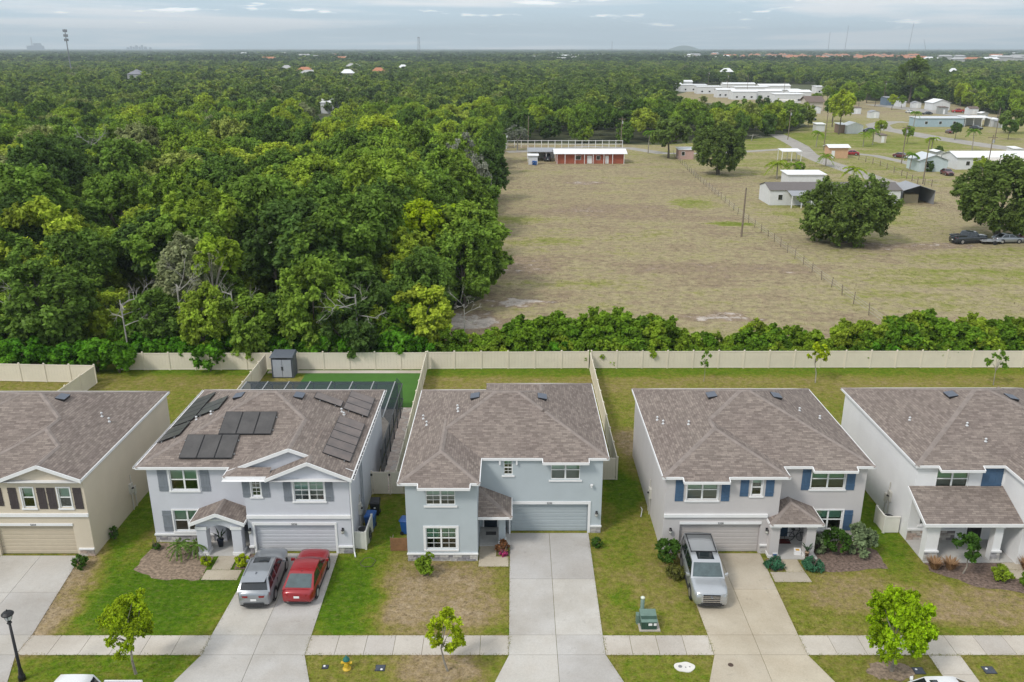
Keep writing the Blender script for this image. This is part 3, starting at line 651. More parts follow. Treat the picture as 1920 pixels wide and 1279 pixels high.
MB().box(-15.9, -9.66, 44.88, 44.998, 2.46, 2.66).build('band_trim', WHITE, h)
garage(h, -15.5, -10.68, 1.98, 45.0, LID, LI, '5336')
stones(h, -10.5, -9.68, 45.0, 0, .45, STONE, 22); stones(h, -15.9, -15.66, 45.0, 0, .45, STONE, 23)
wall_lamp(h, -15.78, 1.62, 45.0); wall_lamp(h, -10.2, 1.62, 45.0)
shell(h, [(-9.68, 45.0), (-9.68, 58.0), (-22.15, 58.0), (-22.15, 46.3)], 0, 5.22, LI); shell(h, [(-15.9, 46.3), (-15.9, 45.0)], 0, 5.22, LI)
g2 = 0.43
solB = [hip(-22.65, -9.38, 46.0, 58.35), hip(-17.0, -9.38, 45.5, 54, 'LR'), hip(-17.0, -14.3, 44.8, 45.9, 'LF'), (hip(-14.45, -9.38, 44.5, 49, 'LR', p=g2))]
roof(h, solB); soffit(h, [(-22.65, -9.38, 46.0, 58.35), (-17.0, -9.38, 44.5, 46.1)], 5.15)
tri_gable(h, -16.9, -9.5, 45.72, 5.2, PT, LI); rake(h, -17.0, -9.38, 45.5, EZ, PT, .2)
tri_gable(h, -14.4, -9.42, 44.9, 5.14, g2, LI); rake(h, -14.45, -9.38, 44.5, EZ, g2)
MB().box(-14.0, -9.8, 44.82, 44.895, 5.02, 5.14).build('gable_trim', WHITE, h)
fascia(h, [((-22.65, 46.0, EZ), (-17.0, 46.0, EZ)), ((-22.65, 46.0, EZ), (-22.65, 58.35, EZ)), ((-17.0, 44.8, EZ), (-14.4, 44.8, EZ)), ((-17.0, 44.8, EZ), (-17.0, 46.0, EZ)), ((-9.38, 44.5, EZ), (-9.38, 58.35, EZ)), ((-22.65, 58.35, EZ), (-9.38, 58.35, EZ))])
for x, y0, y1 in ((-22.74, 46.0, 58.35), (-9.29, 44.6, 58.35)):
    gt = MB().box(x-.055, x+.055, y0, y1, 5.2, 5.215); gt.box(x-.065, x-.05, y0, y1, 5.2, 5.31); gt.box(x+.05, x+.065, y0, y1, 5.2, 5.31); gt.build('gutter', WHITE, h)
    br_ = MB(); yy = y0 + .4
    while yy < y1: br_.box(x-.05, x+.05, yy-.28, yy+.22, 5.217, 5.225); yy += .62
    br_.build('gutter_guard', BLACK, h)
dp = MB().tube((-9.58, 44.95, 5.1), (-9.58, 44.92, .15), .045, .045); dp.tube((-9.58, 44.92, .15), (-9.45, 44.5, .06), .045, .045); dp.build('downspout', WHITE, h)
dp = MB().tube((-9.6, 48.4, 5.1), (-9.6, 48.4, .1), .045, .045); dp.tube((-9.6, 48.9, 5.1), (-9.6, 48.9, .1), .035, .035); dp.build('downspout', pm('grey_pipe', (.3, .32, .35), .5), h)
# portico with an arch
pp = 0.40
porchfloor(h, -18.95, -15.9, 44.65, 47.4)
for a in (-18.95, -16.85): col(h, a, a+.58, 44.75, 45.35, 2.0, LI, None)
solP = [hip(-19.25, -15.95, 44.5, 47.4, 'LR', z=2.35, p=pp), hip(-19.25, -15.95, 45.9, 46.28, 'LR', z=2.352, p=pp)]
pr = roof(h, [(fp := [(-19.25, 44.5), (-15.95, 44.5), (-15.95, 46.28), (-19.25, 46.28)], solP[0][1])]); pr.name = 'porch_roof'
rake(h, -19.25, -15.95, 44.5, 2.35, pp, .2)
ar = MB(); xa, xb = -18.37, -16.85; n = 10; yv = 44.85
for k in range(n):
    f0, f1 = k/n, (k+1)/n; a, b = xa + (xb-xa)*f0, xa + (xb-xa)*f1; za, zb = 1.72 + .33*math.sin(math.pi*f0), 1.72 + .33*math.sin(math.pi*f1)
    zt = lambda x: 2.3 + pp * min(x + 19.25, -15.95 - x) - .05
    ar.quad((a, yv, za), (b, yv, zb), (b, yv, zt(b)), (a, yv, zt(a))); ar.quad((a, yv, za), (a, yv+.35, za), (b, yv+.35, zb), (b, yv, zb))
for a, b in ((-19.0, xa), (xb, -16.2)): ar.quad((a, yv, 1.95), (b, yv, 1.95), (b, yv, zt(b)), (a, yv, zt(a)))
ar.build('arch', LI, h); MB().box(-18.6, -16.6, yv-.06, yv-.003, 2.38, 2.47).build('gable_trim', WHITE, h)
fascia(h, [((-19.25, 44.5, 2.35), (-19.25, 46.28, 2.35)), ((-15.95, 44.5, 2.35), (-15.95, 45, 2.35))], .16)
door(h, -17.35, -16.4, 2.1, 47.45, pm('charcoal_door', (.10, .105, .115), .5)); MB().quad((-17.75, 47.46, 0), (-15.9, 47.46, 0), (-15.9, 47.46, 2.3), (-17.75, 47.46, 2.3)).build('porch_wall', LI, h)
pF, pL, pRr = solB[0][1][2], solB[0][1][0], solB[0][1][1]
PVG = pm('solar_glass', (0.055, 0.050, 0.047), .3, .35, 1.3, spec=.6, coat=.3); PVB = pm('solar_glass_brown', (0.13, 0.095, 0.078), .38, .35, 1.3, spec=.6, coat=.3)
solar(h, pF, -18.32, -15.02, 48.42, 50.28, 3, 1, PVG); solar(h, pF, -20.2, -16.95, 46.55, 48.4, 3, 1, PVG)
solar(h, pL, -22.42, -20.98, 51.3, 56.1, 1, 5, PVG); solar(h, pL, -20.9, -19.3, 51.6, 53.85, 1, 2, PVG); solar(h, pL, -22.5, -20.98, 49.0, 51.1, 1, 2, PVG)
solar(h, pRr, -11.38, -9.72, 46.2, 51.7, 1, 5, PVB); solar(h, pRr, -11.38, -9.72, 52.85, 56.05, 1, 3, PVB); solar(h, pRr, -13.3, -11.5, 52.95, 53.95, 1, 1, PVB)
vent(h, pL, -18.3, 53.0); vent(h, pRr, -14.2, 52.6)
pipe(h, pL, -19.7, 51.3, .22); pipe(h, pL, -20.7, 51.3, .22)
pipe(h, pRr, -11.4, 52.5, .25); pipe(h, pRr, -11.2, 52.2, .15)
meters(h, -9.68, 47.6, 1)

# ---- blue-grey house in the middle
BL = stucco('bluegrey_stucco', (0.44, 0.49, 0.515)); BLD = pm('bluegrey_door', (0.37, 0.415, 0.435), .6, .03)
h = thing('suburban_house', 'blue grey house with an empty pale driveway and no shutters', 'house', (0, 46, 0))
wl = [(-5.05, -3.32, 3.78, 5.0), (-5.12, -3.30, .82, 2.26)]
facade(h, -6.24, -2.05, 0, 5.14, 44.2, BL, [hole(w) for w in wl])
pane_window(h, *wl[0], 44.2, 2, 1, blind=.9); pane_window(h, *wl[1], 44.2, 2, 1, trim=.14, blind=.5)
stones(h, -6.24, -2.05, 44.2, 0, .46, STONE, 31)
wr = [(-0.52, 0.04, 4.1, 5.08), (2.4, 4.22, 3.78, 5.08)]
facade(h, -2.05, 5.62, 0, 5.2, 47.35, BL, [hole(w) for w in wr] + [(-0.08, 4.78, 0, 2.06, .28), (-2.03, -0.3, 0, 2.4, .6)])
pane_window(h, *wr[0], 47.35, 1, 1, blind=.4); pane_window(h, *wr[1], 47.35, 2, 0, blind=1.0)
for a in (-.8, .24): MB().box(a, a+.1, 47.2, 47.348, 4.85, 5.15).build('bracket', WHITE, h)
garage(h, -0.08, 4.78, 2.06, 47.35, BLD, BL, '5330', .16, 'R')
stones(h, 4.98, 5.62, 47.35, 0, .45, STONE, 32); wall_lamp(h, 5.32, 1.4, 47.35)
MB().lathe([(.05, 0), (.05, .1), (.09, .12), (.09, .2)], 8, (4.95, 47.2, 3.3)).build('flood_light', WHITE, h)
shell(h, [(5.62, 47.35), (5.62, 59.2), (-1.6, 59.2), (-1.6, 58.0), (-6.24, 58.0), (-6.24, 44.2)], 0, 5.22, BL); shell(h, [(-2.05, 44.2), (-2.05, 47.35)], 0, 5.22, BL)
solC = [hip(-6.64, 5.97, 47.2, 58.35), hip(-1.9, 5.97, 51, 59.6, 'LRB'), hip(-6.64, -1.87, 44.0, 52, 'LRF'), hip(-5.45, -2.42, 43.66, 44.0, 'F', z=EZ - PT*.34), hip(1.88, 4.72, 46.86, 47.2, 'F', z=EZ - PT*.34)]
roof(h, solC); soffit(h, [(-6.64, 5.97, 47.2, 58.35), (-1.9, 5.97, 58.3, 59.6), (-6.64, -1.87, 44.0, 47.3)], 5.16)
zl = EZ - PT*.34
fascia(h, [((-6.64, 44.0, EZ), (-5.45, 44.0, EZ)), ((-2.42, 44.0, EZ), (-1.87, 44.0, EZ)), ((-5.45, 43.66, zl), (-2.42, 43.66, zl)), ((-5.45, 43.66, zl), (-5.45, 44.0, EZ)), ((-2.42, 43.66, zl), (-2.42, 44.0, EZ)),
    ((-1.9, 47.2, EZ), (1.88, 47.2, EZ)), ((4.72, 47.2, EZ), (5.97, 47.2, EZ)), ((1.88, 46.86, zl), (4.72, 46.86, zl)), ((1.88, 46.86, zl), (1.88, 47.2, EZ)), ((4.72, 46.86, zl), (4.72, 47.2, EZ)),
    ((-6.64, 44.0, EZ), (-6.64, 58.35, EZ)), ((5.97, 47.2, EZ), (5.97, 59.6, EZ)), ((-1.87, 44.0, EZ), (-1.87, 47.2, EZ)), ((-1.9, 59.6, EZ), (5.97, 59.6, EZ)), ((-6.64, 58.35, EZ), (-1.9, 58.35, EZ))])
porchfloor(h, -2.03, -0.1, 45.75, 47.95)
pr = roof(h, [([(-2.05, 44.95), (0.0, 44.95), (0.0, 47.34), (-2.05, 47.34)], hip(-2.05, 0.0, 44.95, 47.34, 'FR', z=2.5, p=.42)[1])]); pr.name = 'porch_roof'
fascia(h, [((-2.05, 44.95, 2.5), (0, 44.95, 2.5)), ((0, 44.95, 2.5), (0, 47.34, 2.5))], .16)
col(h, -.82, -.4, 45.95, 46.4, 2.32, BL); MB().box(-.2, -.1, 47.1, 47.348, 0, 2.3).build('pilaster', WHITE, h)
door(h, -1.78, -.95, 2.15, 47.94, pm('navy_door', (.012, .022, .036), .4)); MB().quad((-2.03, 47.945, 0), (-.3, 47.945, 0), (-.3, 47.945, 2.4), (-2.03, 47.945, 2.4)).build('porch_wall', BL, h)
cF, cL, cR = solC[0][1][2], solC[0][1][0], solC[0][1][1]
vent(h, cL, -2.45, 53.1); vent(h, cR, 2.0, 53.2)
for a, b in ((-5.95, 52.5), (-5.6, 51.2), (-3.61, 52.1), (-3.54, 51.6)): pipe(h, cL, a, b, .3)
# ---- taupe house with blue shutters
TA = stucco('taupe_stucco', (0.525, 0.50, 0.495)); TAD = pm('taupe_door', (0.46, 0.43, 0.415), .6, .03); BLU = pm('blue_shutter', (0.058, 0.115, 0.20), .6, .1)
h = thing('suburban_house', 'light taupe house with blue shutters and a tan driveway', 'house', (15.4, 45, 0))
wl = [(10.38, 12.22, 3.68, 5.0), (14.2, 14.82, 3.98, 5.02)]
facade(h, 9.1, 15.95, 0, 5.14, 45.0, TA, [hole(w) for w in wl] + [(10.1, 14.98, 0, 2.04, .28)])
pane_window(h, *wl[0], 45.0, 2, trim=.05, blind=.95); pane_window(h, *wl[1], 45.0, 1, trim=.05, blind=.3)
for a, z0 in ((9.68, 3.6), (12.42, 3.6), (13.52, 3.92), (15.02, 3.92)): shutter(h, a, a+.5, z0, 5.08, 45.0, BLU)
MB().box(9.1, 15.3, 44.88, 44.998, 2.54, 2.74).build('band_trim', WHITE, h)
garage(h, 10.1, 14.98, 2.04, 45.0, TAD, TA, '5328', side='')
wall_lamp(h, 9.55, 1.62, 45.0); wall_lamp(h, 15.35, 1.62, 45.0); stones(h, 15.05, 15.45, 45.0, 0, .55, STONE, 41)
wr = [(18.2, 20.25, 3.68, 5.0), (18.65, 20.4, .85, 2.2)]
facade(h, 15.95, 21.55, 0, 5.14, 46.35, TA, [hole(w) for w in wr] + [(15.97, 18.2, 0, 2.3, .5)])
pane_window(h, *wr[0], 46.35, 2, trim=.05, blind=.95); pane_window(h, *wr[1], 46.35, 2, trim=.08, blind=.5)
for a, z0, z1 in ((17.62, 3.6, 5.08), (20.35, 3.6, 5.08), (20.5, .8, 2.2)): shutter(h, a, a+.52, z0, z1, 46.35, BLU)
shell(h, [(21.55, 46.35), (21.55, 58.2), (9.1, 58.2), (9.1, 45.0)], 0, 5.22, TA); shell(h, [(15.95, 45.0), (15.95, 46.35)], 0, 5.22, TA)
solD = [hip(8.87, 21.9, 46.1, 58.55), hip(8.87, 16.36, 44.75, 54, 'LRF'), hip(10.05, 12.75, 44.41, 44.75, 'F', z=zl), hip(18.1, 20.75, 45.76, 46.1, 'F', z=zl)]
roof(h, solD); soffit(h, [(8.87, 21.9, 46.1, 58.55), (8.87, 16.36, 44.75, 46.2)], 5.16)
fascia(h, [((8.87, 44.75, EZ), (10.05, 44.75, EZ)), ((10.05, 44.41, zl), (12.75, 44.41, zl)), ((12.75, 44.75, EZ), (16.36, 44.75, EZ)), ((10.05, 44.41, zl), (10.05, 44.75, EZ)), ((12.75, 44.41, zl), (12.75, 44.75, EZ)),
    ((16.36, 46.1, EZ), (18.1, 46.1, EZ)), ((18.1, 45.76, zl), (20.75, 45.76, zl)), ((20.75, 46.1, EZ), (21.9, 46.1, EZ)), ((18.1, 45.76, zl), (18.1, 46.1, EZ)), ((20.75, 45.76, zl), (20.75, 46.1, EZ)),
    ((16.36, 44.75, EZ), (16.36, 46.1, EZ)), ((8.87, 44.75, EZ), (8.87, 58.55, EZ)), ((21.9, 46.1, EZ), (21.9, 58.55, EZ)), ((8.87, 58.55, EZ), (21.9, 58.55, EZ))])
porchfloor(h, 15.5, 18.4, 44.3, 46.85)
col(h, 15.45, 16.0, 44.45, 45.0-.003, 2.3, TA); col(h, 17.6, 18.15, 44.45, 45.0, 2.3, TA)
pr = roof(h, [([(15.3, 44.2), (18.5, 44.2), (18.5, 46.34), (15.3, 46.34)], hip(15.3, 18.5, 44.2, 46.34, 'LRF', z=2.45, p=.42)[1])]); pr.name = 'porch_roof'
fascia(h, [((15.3, 44.2, 2.45), (18.5, 44.2, 2.45)), ((15.3, 44.2, 2.45), (15.3, 45, 2.45)), ((18.5, 44.2, 2.45), (18.5, 46.34, 2.45))], .16)
MB().quad((15.97, 46.845, 0), (18.2, 46.845, 0), (18.2, 46.845, 2.3), (15.97, 46.845, 2.3)).build('porch_wall', TA, h)
door(h, 16.4, 17.3, 2.1, 46.84, pm('teal_door', (.03, .065, .11), .45))
dF, dL, dR = solD[0][1][2], solD[0][1][0], solD[0][1][1]
vent(h, dL, 13.4, 52.95); vent(h, dR, 17.76, 53.2)
for a, b in ((9.7, 52.2), (9.95, 51.4), (11.34, 50.1)): pipe(h, dL, a, b, .25)
for a, b in ((19.03, 51.95), (20.4, 51.87)): pipe(h, dR, a, b, .2)
meters(h, 9.1, 49.6, -1)
# ---- white house (cut by the frame)
WS = stucco('white_stucco', (0.76, 0.76, 0.765))
h = thing('suburban_house', 'white house with a deep porch and one blue shutter panel', 'house', (30, 46, 0))
we = [(25.85, 27.8, 3.6, 4.98)]
facade(h, 24.6, 30.0, 0, 5.14, 46.45, WS, [hole(w) for w in we] + [(25.3, 26.95, 1.1, 2.1, .43)])
pane_window(h, *we[0], 46.45, 2, trim=.04, blind=1.0); pane_window(h, 25.3, 26.95, 1.1, 2.1, 46.45, 2, blind=.2)
shutter(h, 28.62, 29.85, 3.6, 5.0, 46.45, BLU); MB().box(28.5, 29.97, 46.36, 46.447, 3.52, 3.6).build('shutter_sill', BLU, h)
stones(h, 24.62, 27.6, 46.45, .06, .75, STONEB, 51)
door(h, 28.3, 29.2, 2.1, 46.44, pm('black_door', (.02, .02, .022), .45))
shell(h, [(30.0, 46.45), (30.0, 43.8), (37.5, 43.8), (37.5, 58.3), (24.6, 58.3), (24.6, 46.45)], 0, 5.22, WS)
solE = [hip(24.4, 37.8, 46.2, 58.7), hip(29.75, 37.8, 43.5, 55, 'LRF'), hip(25.75, 28.4, 45.86, 46.2, 'F', z=zl)]
roof(h, solE); soffit(h, [(24.4, 37.8, 46.2, 58.7), (29.75, 37.8, 43.5, 46.3)], 5.16)
fascia(h, [((24.4, 46.2, EZ), (25.75, 46.2, EZ)), ((25.75, 45.86, zl), (28.4, 45.86, zl)), ((28.4, 46.2, EZ), (29.75, 46.2, EZ)), ((25.75, 45.86, zl), (25.75, 46.2, EZ)), ((28.4, 45.86, zl), (28.4, 46.2, EZ)),
    ((24.4, 46.2, EZ), (24.4, 58.7, EZ)), ((29.75, 43.5, EZ), (29.75, 46.2, EZ)), ((29.75, 43.5, EZ), (37.8, 43.5, EZ)), ((24.4, 58.7, EZ), (37.8, 58.7, EZ))])
porchfloor(h, 24.6, 31.5, 43.95, 46.44)
col(h, 24.62, 25.35, 44.1, 44.7, 2.5, WS, .7, 52); col(h, 28.6, 29.1, 44.1, 44.6, 2.5, WS, .7, 53); col(h, 30.6, 31.2, 43.1, 43.7, 2.5, WS, .7, 54)
pr = roof(h, [([(24.2, 43.75), (29.98, 43.75), (29.98, 46.44), (24.2, 46.44)], hip(24.2, 30, 43.75, 47, 'F', z=2.75, p=.40)[1]), ([(29.98, 42.7), (33.5, 42.7), (33.5, 43.79), (29.98, 43.79)], hip(29.98, 33.5, 43.75, 47, 'F', z=2.75, p=.40)[1])]); pr.name = 'porch_roof'
fascia(h, [((24.2, 43.75, 2.75), (29.98, 43.75, 2.75)), ((24.2, 43.75, 2.75), (24.2, 46.44, 2.75 + .4*2.69))], .2)
MB().box(24.62, 29.95, 44.2, 44.5, 2.5, 2.68).build('porch_beam', WHITE, h)
eF, eL, eR = solE[0][1][2], solE[0][1][0], solE[0][1][1]
vent(h, eL, 29.3, 52.7); vent(h, eR, 33.2, 52.5)
for a, b in ((26.15, 51.4), (28.79, 49.35), (29.39, 48.07)): pipe(h, eL if a < 28 else eF, a, b, .2)
meters(h, 24.6, 49.2, -1)
# ================================================================ fences, pool cage, yard things
def fence(label, p, q, hgt=1.75, mat=VINYL, pw=2.44, name='vinyl_fence', lead=True, trail=True):
    p = Vector((*p, 0)); q = Vector((*q, 0)); L = (q - p).length; n = max(1, round(L / pw)); w = L / n; ang = math.atan2(q.y-p.y, q.x-p.x)
    root = thing(name, label, 'fence', (p.x, p.y, 0), world=False); root.rotation_euler = (0, 0, ang)
    pan = MB(); nb = 8; bw = (w - .12) / nb
    for k in range(nb): pan.box(.06 + k*bw + .003, .06 + (k+1)*bw - .003, -.012, .012, .12, hgt-.13)
    pan.box(.05, w-.05, -.03, .03, .04, .12); pan.box(.05, w-.05, -.03, .03, hgt-.13, hgt-.02)
    pme = pan.mesh('fence_panel', mat)
    po = MB().box(-.065, .065, -.065, .065, 0, hgt+.03); po.lathe([(.10, 0), (.10, .03), (.01, .09)], 4, (0, 0, hgt+.031)); qme = po.mesh('fence_post', mat)
    for k in range(n):
        o = link('fence_panel', pme, root); o.location = (k*w, 0, random.uniform(-.012, .012))
    for k in range(0 if lead else 1, n + (1 if trail else 0)):
        o = link('fence_post', qme, root); o.location = (k*w, 0, random.uniform(-.01, .02))
    return root
fence('long beige vinyl fence behind the solar panel house, under the wood', (-37.6, 76.3), (-8.2, 76.5))
fence('beige vinyl fence at the back of the blue grey house', (-8.2+.14, 76.6), (7.3, 76.8))
fence('longest beige vinyl fence along the open lawns of the taupe and white houses', (7.6, 76.8), (56.4, 77.0))
fence('beige vinyl fence across the yard end behind the beige house', (-57.0, 73.9), (-38.2, 73.0))
fence('short beige fence running forward beside the beige house yard', (-38.1, 72.8), (-38.7, 60.6), lead=False)
fence('beige side fence left of the pool screen, beside the grey shed', (-23.35, 76.1), (-23.35, 61.5), lead=False)
fence('beige side fence between the paved strip and the blue grey house', (-8.15, 76.3), (-7.95, 52.45), lead=False)
fence('beige side fence right of the blue grey house', (7.45, 76.6), (7.45, 54.4), lead=False)
fence('short beige fence return at the rear corner of the blue grey house', (5.75, 54.35), (7.4, 54.35), trail=False)
gt = thing('yard_gate', 'beige vinyl gate between the lilac and the blue grey house', 'gate', (-8.7, 52.3, 0))
for a, b in ((-9.6, -8.42), (-8.36, -7.4)):
    m = MB(); k = a + .06
    while k < b - .1: m.box(k, min(k+.14, b-.06), 52.29, 52.31, .12, 1.6); k += .146
    m.box(a+.03, b-.03, 52.27, 52.33, .05, .12); m.box(a+.03, b-.03, 52.27, 52.33, 1.6, 1.7); m.build('gate_leaf', VINYL, gt)
for x in (-9.62, -8.39, -7.36): MB().box(x-.05, x+.05, 52.25, 52.35, 0, 1.78).build('gate_post', VINYL, gt); MB().box(x-.06, x+.06, 52.2, 52.25, 1.45, 1.6).build('hinge', BLACK, gt)
def scrn(label, segs, mat, h_=1.15):
    r = thing('equipment_screen', label, 'screen', (*segs[0][0], 0))
    for a, b in segs:
        a = Vector((*a, 0)); b = Vector((*b, 0)); MB().beam(a + Vector((0, 0, h_/2)), b + Vector((0, 0, h_/2)), .05, h_ - .1).build('screen_panel', mat, r)
        MB().beam(a + Vector((0, 0, h_)), b + Vector((0, 0, h_)), .09, .1).build('top_rail', mat, r); MB().box(b.x-.06, b.x+.06, b.y-.06, b.y+.06, 0, h_+.1).build('screen_post', mat, r)
scrn('cream equipment screen at the corner of the lilac house', [((-9.62, 45.5), (-8.95, 45.42)), ((-8.95, 45.5), (-8.9, 47.5))], VINYLW)
scrn('white equipment screen beside the white house', [((24.5, 47.3), (23.55, 47.3)), ((23.55, 47.4), (23.55, 48.6))], VINYLW)
def ac(x, y, label):
    r = thing('air_conditioner', label, 'air conditioner', (x, y, 0)); MB().box(x-.36, x+.36, y-.36, y+.36, .05, .78).build('casing', GALV, r)
    MB().box(x-.42, x+.42, y-.42, y+.42, 0, .05).build('pad', CONCW, r); MB().lathe([(.31, .785), (.31, .80), (.06, .82)], 16, (x, y, 0)).build('fan_grille', BLACK, r)
    for k in range(9): MB().box(x-.35 + k*.082, x-.345 + k*.082 + .02, y-.372, y-.362, .12, .72).build('louver', BLACK, r)
ac(-9.28, 46.5, 'grey air conditioner behind the cream screen of the lilac house'); ac(24.1, 48.0, 'grey air conditioner behind the white screen of the white house')
# pool cage
SCR, t_, b_ = newmat('insect_screen'); t_.nodes.remove(b_); tr = N(t_, 'ShaderNodeBsdfTransparent'); df = N(t_, 'ShaderNodeBsdfDiffuse'); df.inputs[0].default_value = (.06, .075, .09, 1)
mx = N(t_, 'ShaderNodeMixShader'); mx.inputs[0].default_value = .62; LK(t_, tr.outputs[0], mx.inputs[1]); LK(t_, df.outputs[0], mx.inputs[2]); LK(t_, mx.outputs[0], t_.nodes['Material Output'].inputs[0])
ALU = pm('bronze_aluminium', (.10, .105, .11), .5, .1); ALUG = pm('grey_aluminium', (.34, .35, .36), .5, .08)
cg = thing('pool_cage', 'dark screened pool enclosure behind the solar panel house', 'pool cage', (-16, 62, 0))
X0, X1, Y0, Y1, ZT, ZE = -22.0, -9.7, 58.6, 66.9, 2.95, 2.35
nb = 7; bw = (X1 - X0) / nb
for k in range(nb + 1):
    x = X0 + k*bw; MB().beam((x, Y1, ZE), (x, Y1-1.0, ZT), .07, .07).build('roof_beam', ALUG, cg); MB().beam((x, Y1-1.0, ZT), (x, Y0, ZT), .07, .07).build('roof_beam', ALUG, cg); MB().box(x-.04, x+.04, Y1-.04, Y1+.04, 0, ZE).build('upright', ALU, cg)
for k in range(nb):
    a, b = X0 + k*bw + .04, X0 + (k+1)*bw - .04
    MB().quad((a, Y0, ZT+.01), (b, Y0, ZT+.01), (b, Y1-1.0, ZT+.01), (a, Y1-1.0, ZT+.01)).build('screen_panel', SCR, cg); MB().quad((a, Y1-1.0, ZT+.01), (b, Y1-1.0, ZT+.01), (b, Y1, ZE+.01), (a, Y1, ZE+.01)).build('screen_panel', SCR, cg)
    MB().quad((a, Y1, .1), (b, Y1, .1), (b, Y1, ZE), (a, Y1, ZE)).build('screen_panel', SCR, cg)
for z in (.08, 1.0, ZE): MB().beam((X0, Y1, z), (X1+.4, Y1, z), .06, .06).build('rail', ALU, cg)
for k, (ya, yb) in enumerate(((54.4, 56.6), (56.6, 58.8), (58.8, 61), (61, 63), (63, 65), (65, 66.9))):
    MB().quad((X1+.45, ya+.04, .1), (X1+.45, yb-.04, .1), (X1+.45, yb-.04, ZE), (X1+.45, ya+.04, ZE)).build('screen_panel', SCR, cg); MB().box(X1+.41, X1+.49, ya-.04, ya+.04, 0, ZE).build('upright', ALU, cg)
    for z in (1.0, ZE): MB().beam((X1+.45, ya, z), (X1+.45, yb, z), .07, .07).build('rail', ALU, cg)
MB().quad((X1, 58.9, ZT), (X1+.45, 58.9, ZE), (X1+.45, Y1, ZE), (X1, Y1, ZT-.05)).build('screen_panel', SCR, cg)
struct('pool_deck', MB().box(-22.2, -9.7, 58.4, 67.2, 0, .03), pm('deck_pavers', (.38, .35, .32), .9, .25, 3.0))
pool = MB().box(-19.5, -12.5, 61, 65, .031, .05); struct('pool_water', pool, pm('pool_water', (.03, .16, .19), .05, .1, spec=.6))
for x, lab in ((-14.9, 'tan patio umbrella seen through the pool screen, nearer the roof vent'), (-12.4, 'tan patio umbrella seen through the pool screen, nearer the side fence')):
    u = thing('patio_umbrella', lab, 'umbrella', (x, 60.3, 0)); MB().lathe([(1.2, 1.95), (.6, 2.2), (.03, 2.45)], 8, (x, 60.3, 0)).build('canopy', pm('tan_canvas', (.45, .34, .25), .9, .08), u); MB().tube((x, 60.3, .03), (x, 60.3, 2.0), .03, .03).build('pole', GALV, u); MB().lathe([(.3, .03), (.3, .1)], 12, (x, 60.3, 0)).build('base', BLACK, u)
struct('artificial_turf', MB().quad((-19.5, 67.3, .02), (-8.35, 67.3, .02), (-8.35, 75.4, .02), (-19.5, 75.4, .02)), pm('artificial_turf_green', (.055, .15, .02), 1, .1, 1.2)); NOGRASS += [[(-23.3, 58), (-8.1, 58), (-8.1, 76.2), (-23.3, 76.2)], [(-9.7, 52.5), (-8.1, 52.5), (-8.1, 66), (-9.7, 66)]]
struct('stone_border', MB().quad((-23.2, 75.45, .016), (-8.35, 75.45, .016), (-8.35, 76.2, .016), (-23.2, 76.2, .016)), CONCW)
# pavers along the side passage: laid piece by piece
pv = thing('paver_path', kind='structure'); PVM = [pm('paver%d' % i, c, .9, .15, 5) for i, c in enumerate(((.68, .57, .50), (.76, .66, .59), (.62, .52, .47), (.72, .66, .61)))]
pj = MB().box(-9.62, -8.25, 52.5, 67.25, 0, .012).build('joint_sand', pm('joint_sand', (.32, .28, .24), 1), pv)
pmesh = {}
for w_ in (.30, .42):
    for i, m_ in enumerate(PVM): pmesh[(w_, i)] = MB().box(0, w_-.012, 0, .288, .012, .045).mesh('paver', m_)
y = 52.5; cnt = 0
while y < 66.9:
    x = -9.62 + random.choice((0, -.0)); 
    while x < -8.3 and cnt < 296:
        w_ = random.choice((.30, .42)); 
        if x + w_ > -8.22: w_ = .30
        if x + w_ > -8.15: break
        o = link('paver', pmesh[(w_, random.randrange(4))], pv); o.location = (x, y, 0); x += w_; cnt += 1
    y += .30
sh = thing('garden_shed', 'dark grey resin shed with two pale doors by the back fence', 'shed', (-21.3, 74.8, 0))
SG = pm('shed_grey', (.085, .095, .115), .6, .06); SD = pm('shed_door_grey', (.36, .385, .44), .6, .05)
MB().box(-22.35, -20.35, 74.2, 75.7, 0, 2.05).build('wall', SG, sh)
MB().hexa([(-22.45, 74.05, 2.05), (-20.25, 74.05, 2.05), (-20.25, 75.8, 2.05), (-22.45, 75.8, 2.05)], [(-22.4, 74.1, 2.16), (-20.3, 74.1, 2.16), (-20.35, 75.75, 2.3), (-22.35, 75.75, 2.3)]).build('roof', pm('shed_roof', (.11, .125, .15), .5, .06), sh)
for a, b in ((-22.2, -21.37), (-21.33, -20.5)): d_ = MB().box(a, b, 74.14, 74.196, .12, 1.82).build('door', SD, sh); MB().box((-21.43 if a < -22 else -21.31), (-21.39 if a < -22 else -21.27), 74.1, 74.138, .8, 1.15).build('handle', BLACK, d_)
MB().box(-21.9, -20.8, 74.15, 74.196, 1.88, 1.98).build('vent_strip', BLACK, sh)
def bin_(x, y, rz, mat, label, lidm):
    r = thing('wheelie_bin', label, 'bin', (x, y, 0), world=False); r.rotation_euler = (0, 0, rz)
    MB().hexa([(-.24, -.26, .06), (.24, -.26, .06), (.24, .26, .06), (-.24, .26, .06)], [(-.32, -.38, .98), (.32, -.38, .98), (.32, .36, .98), (-.32, .36, .98)]).build('body', mat, r)
    MB().hexa([(-.34, -.42, .985), (.34, -.42, .985), (.34, .40, .985), (-.34, .40, .985)], [(-.27, -.33, 1.08), (.27, -.33, 1.08), (.27, .33, 1.10), (-.27, .33, 1.10)]).build('lid', lidm, r)
    for s in (-1, 1): MB().tube((s*.24, .27, .12), (s*.31, .27, .12), .12, .12, 12).build('wheel', BLACK, r)
    MB().tube((-.3, .42, 1.0), (.3, .42, 1.0), .025, .025).build('handle', mat, r)
    MB().box(-.06, .06, -.362, -.348, .62, .72).build('decal', WHITE, r)
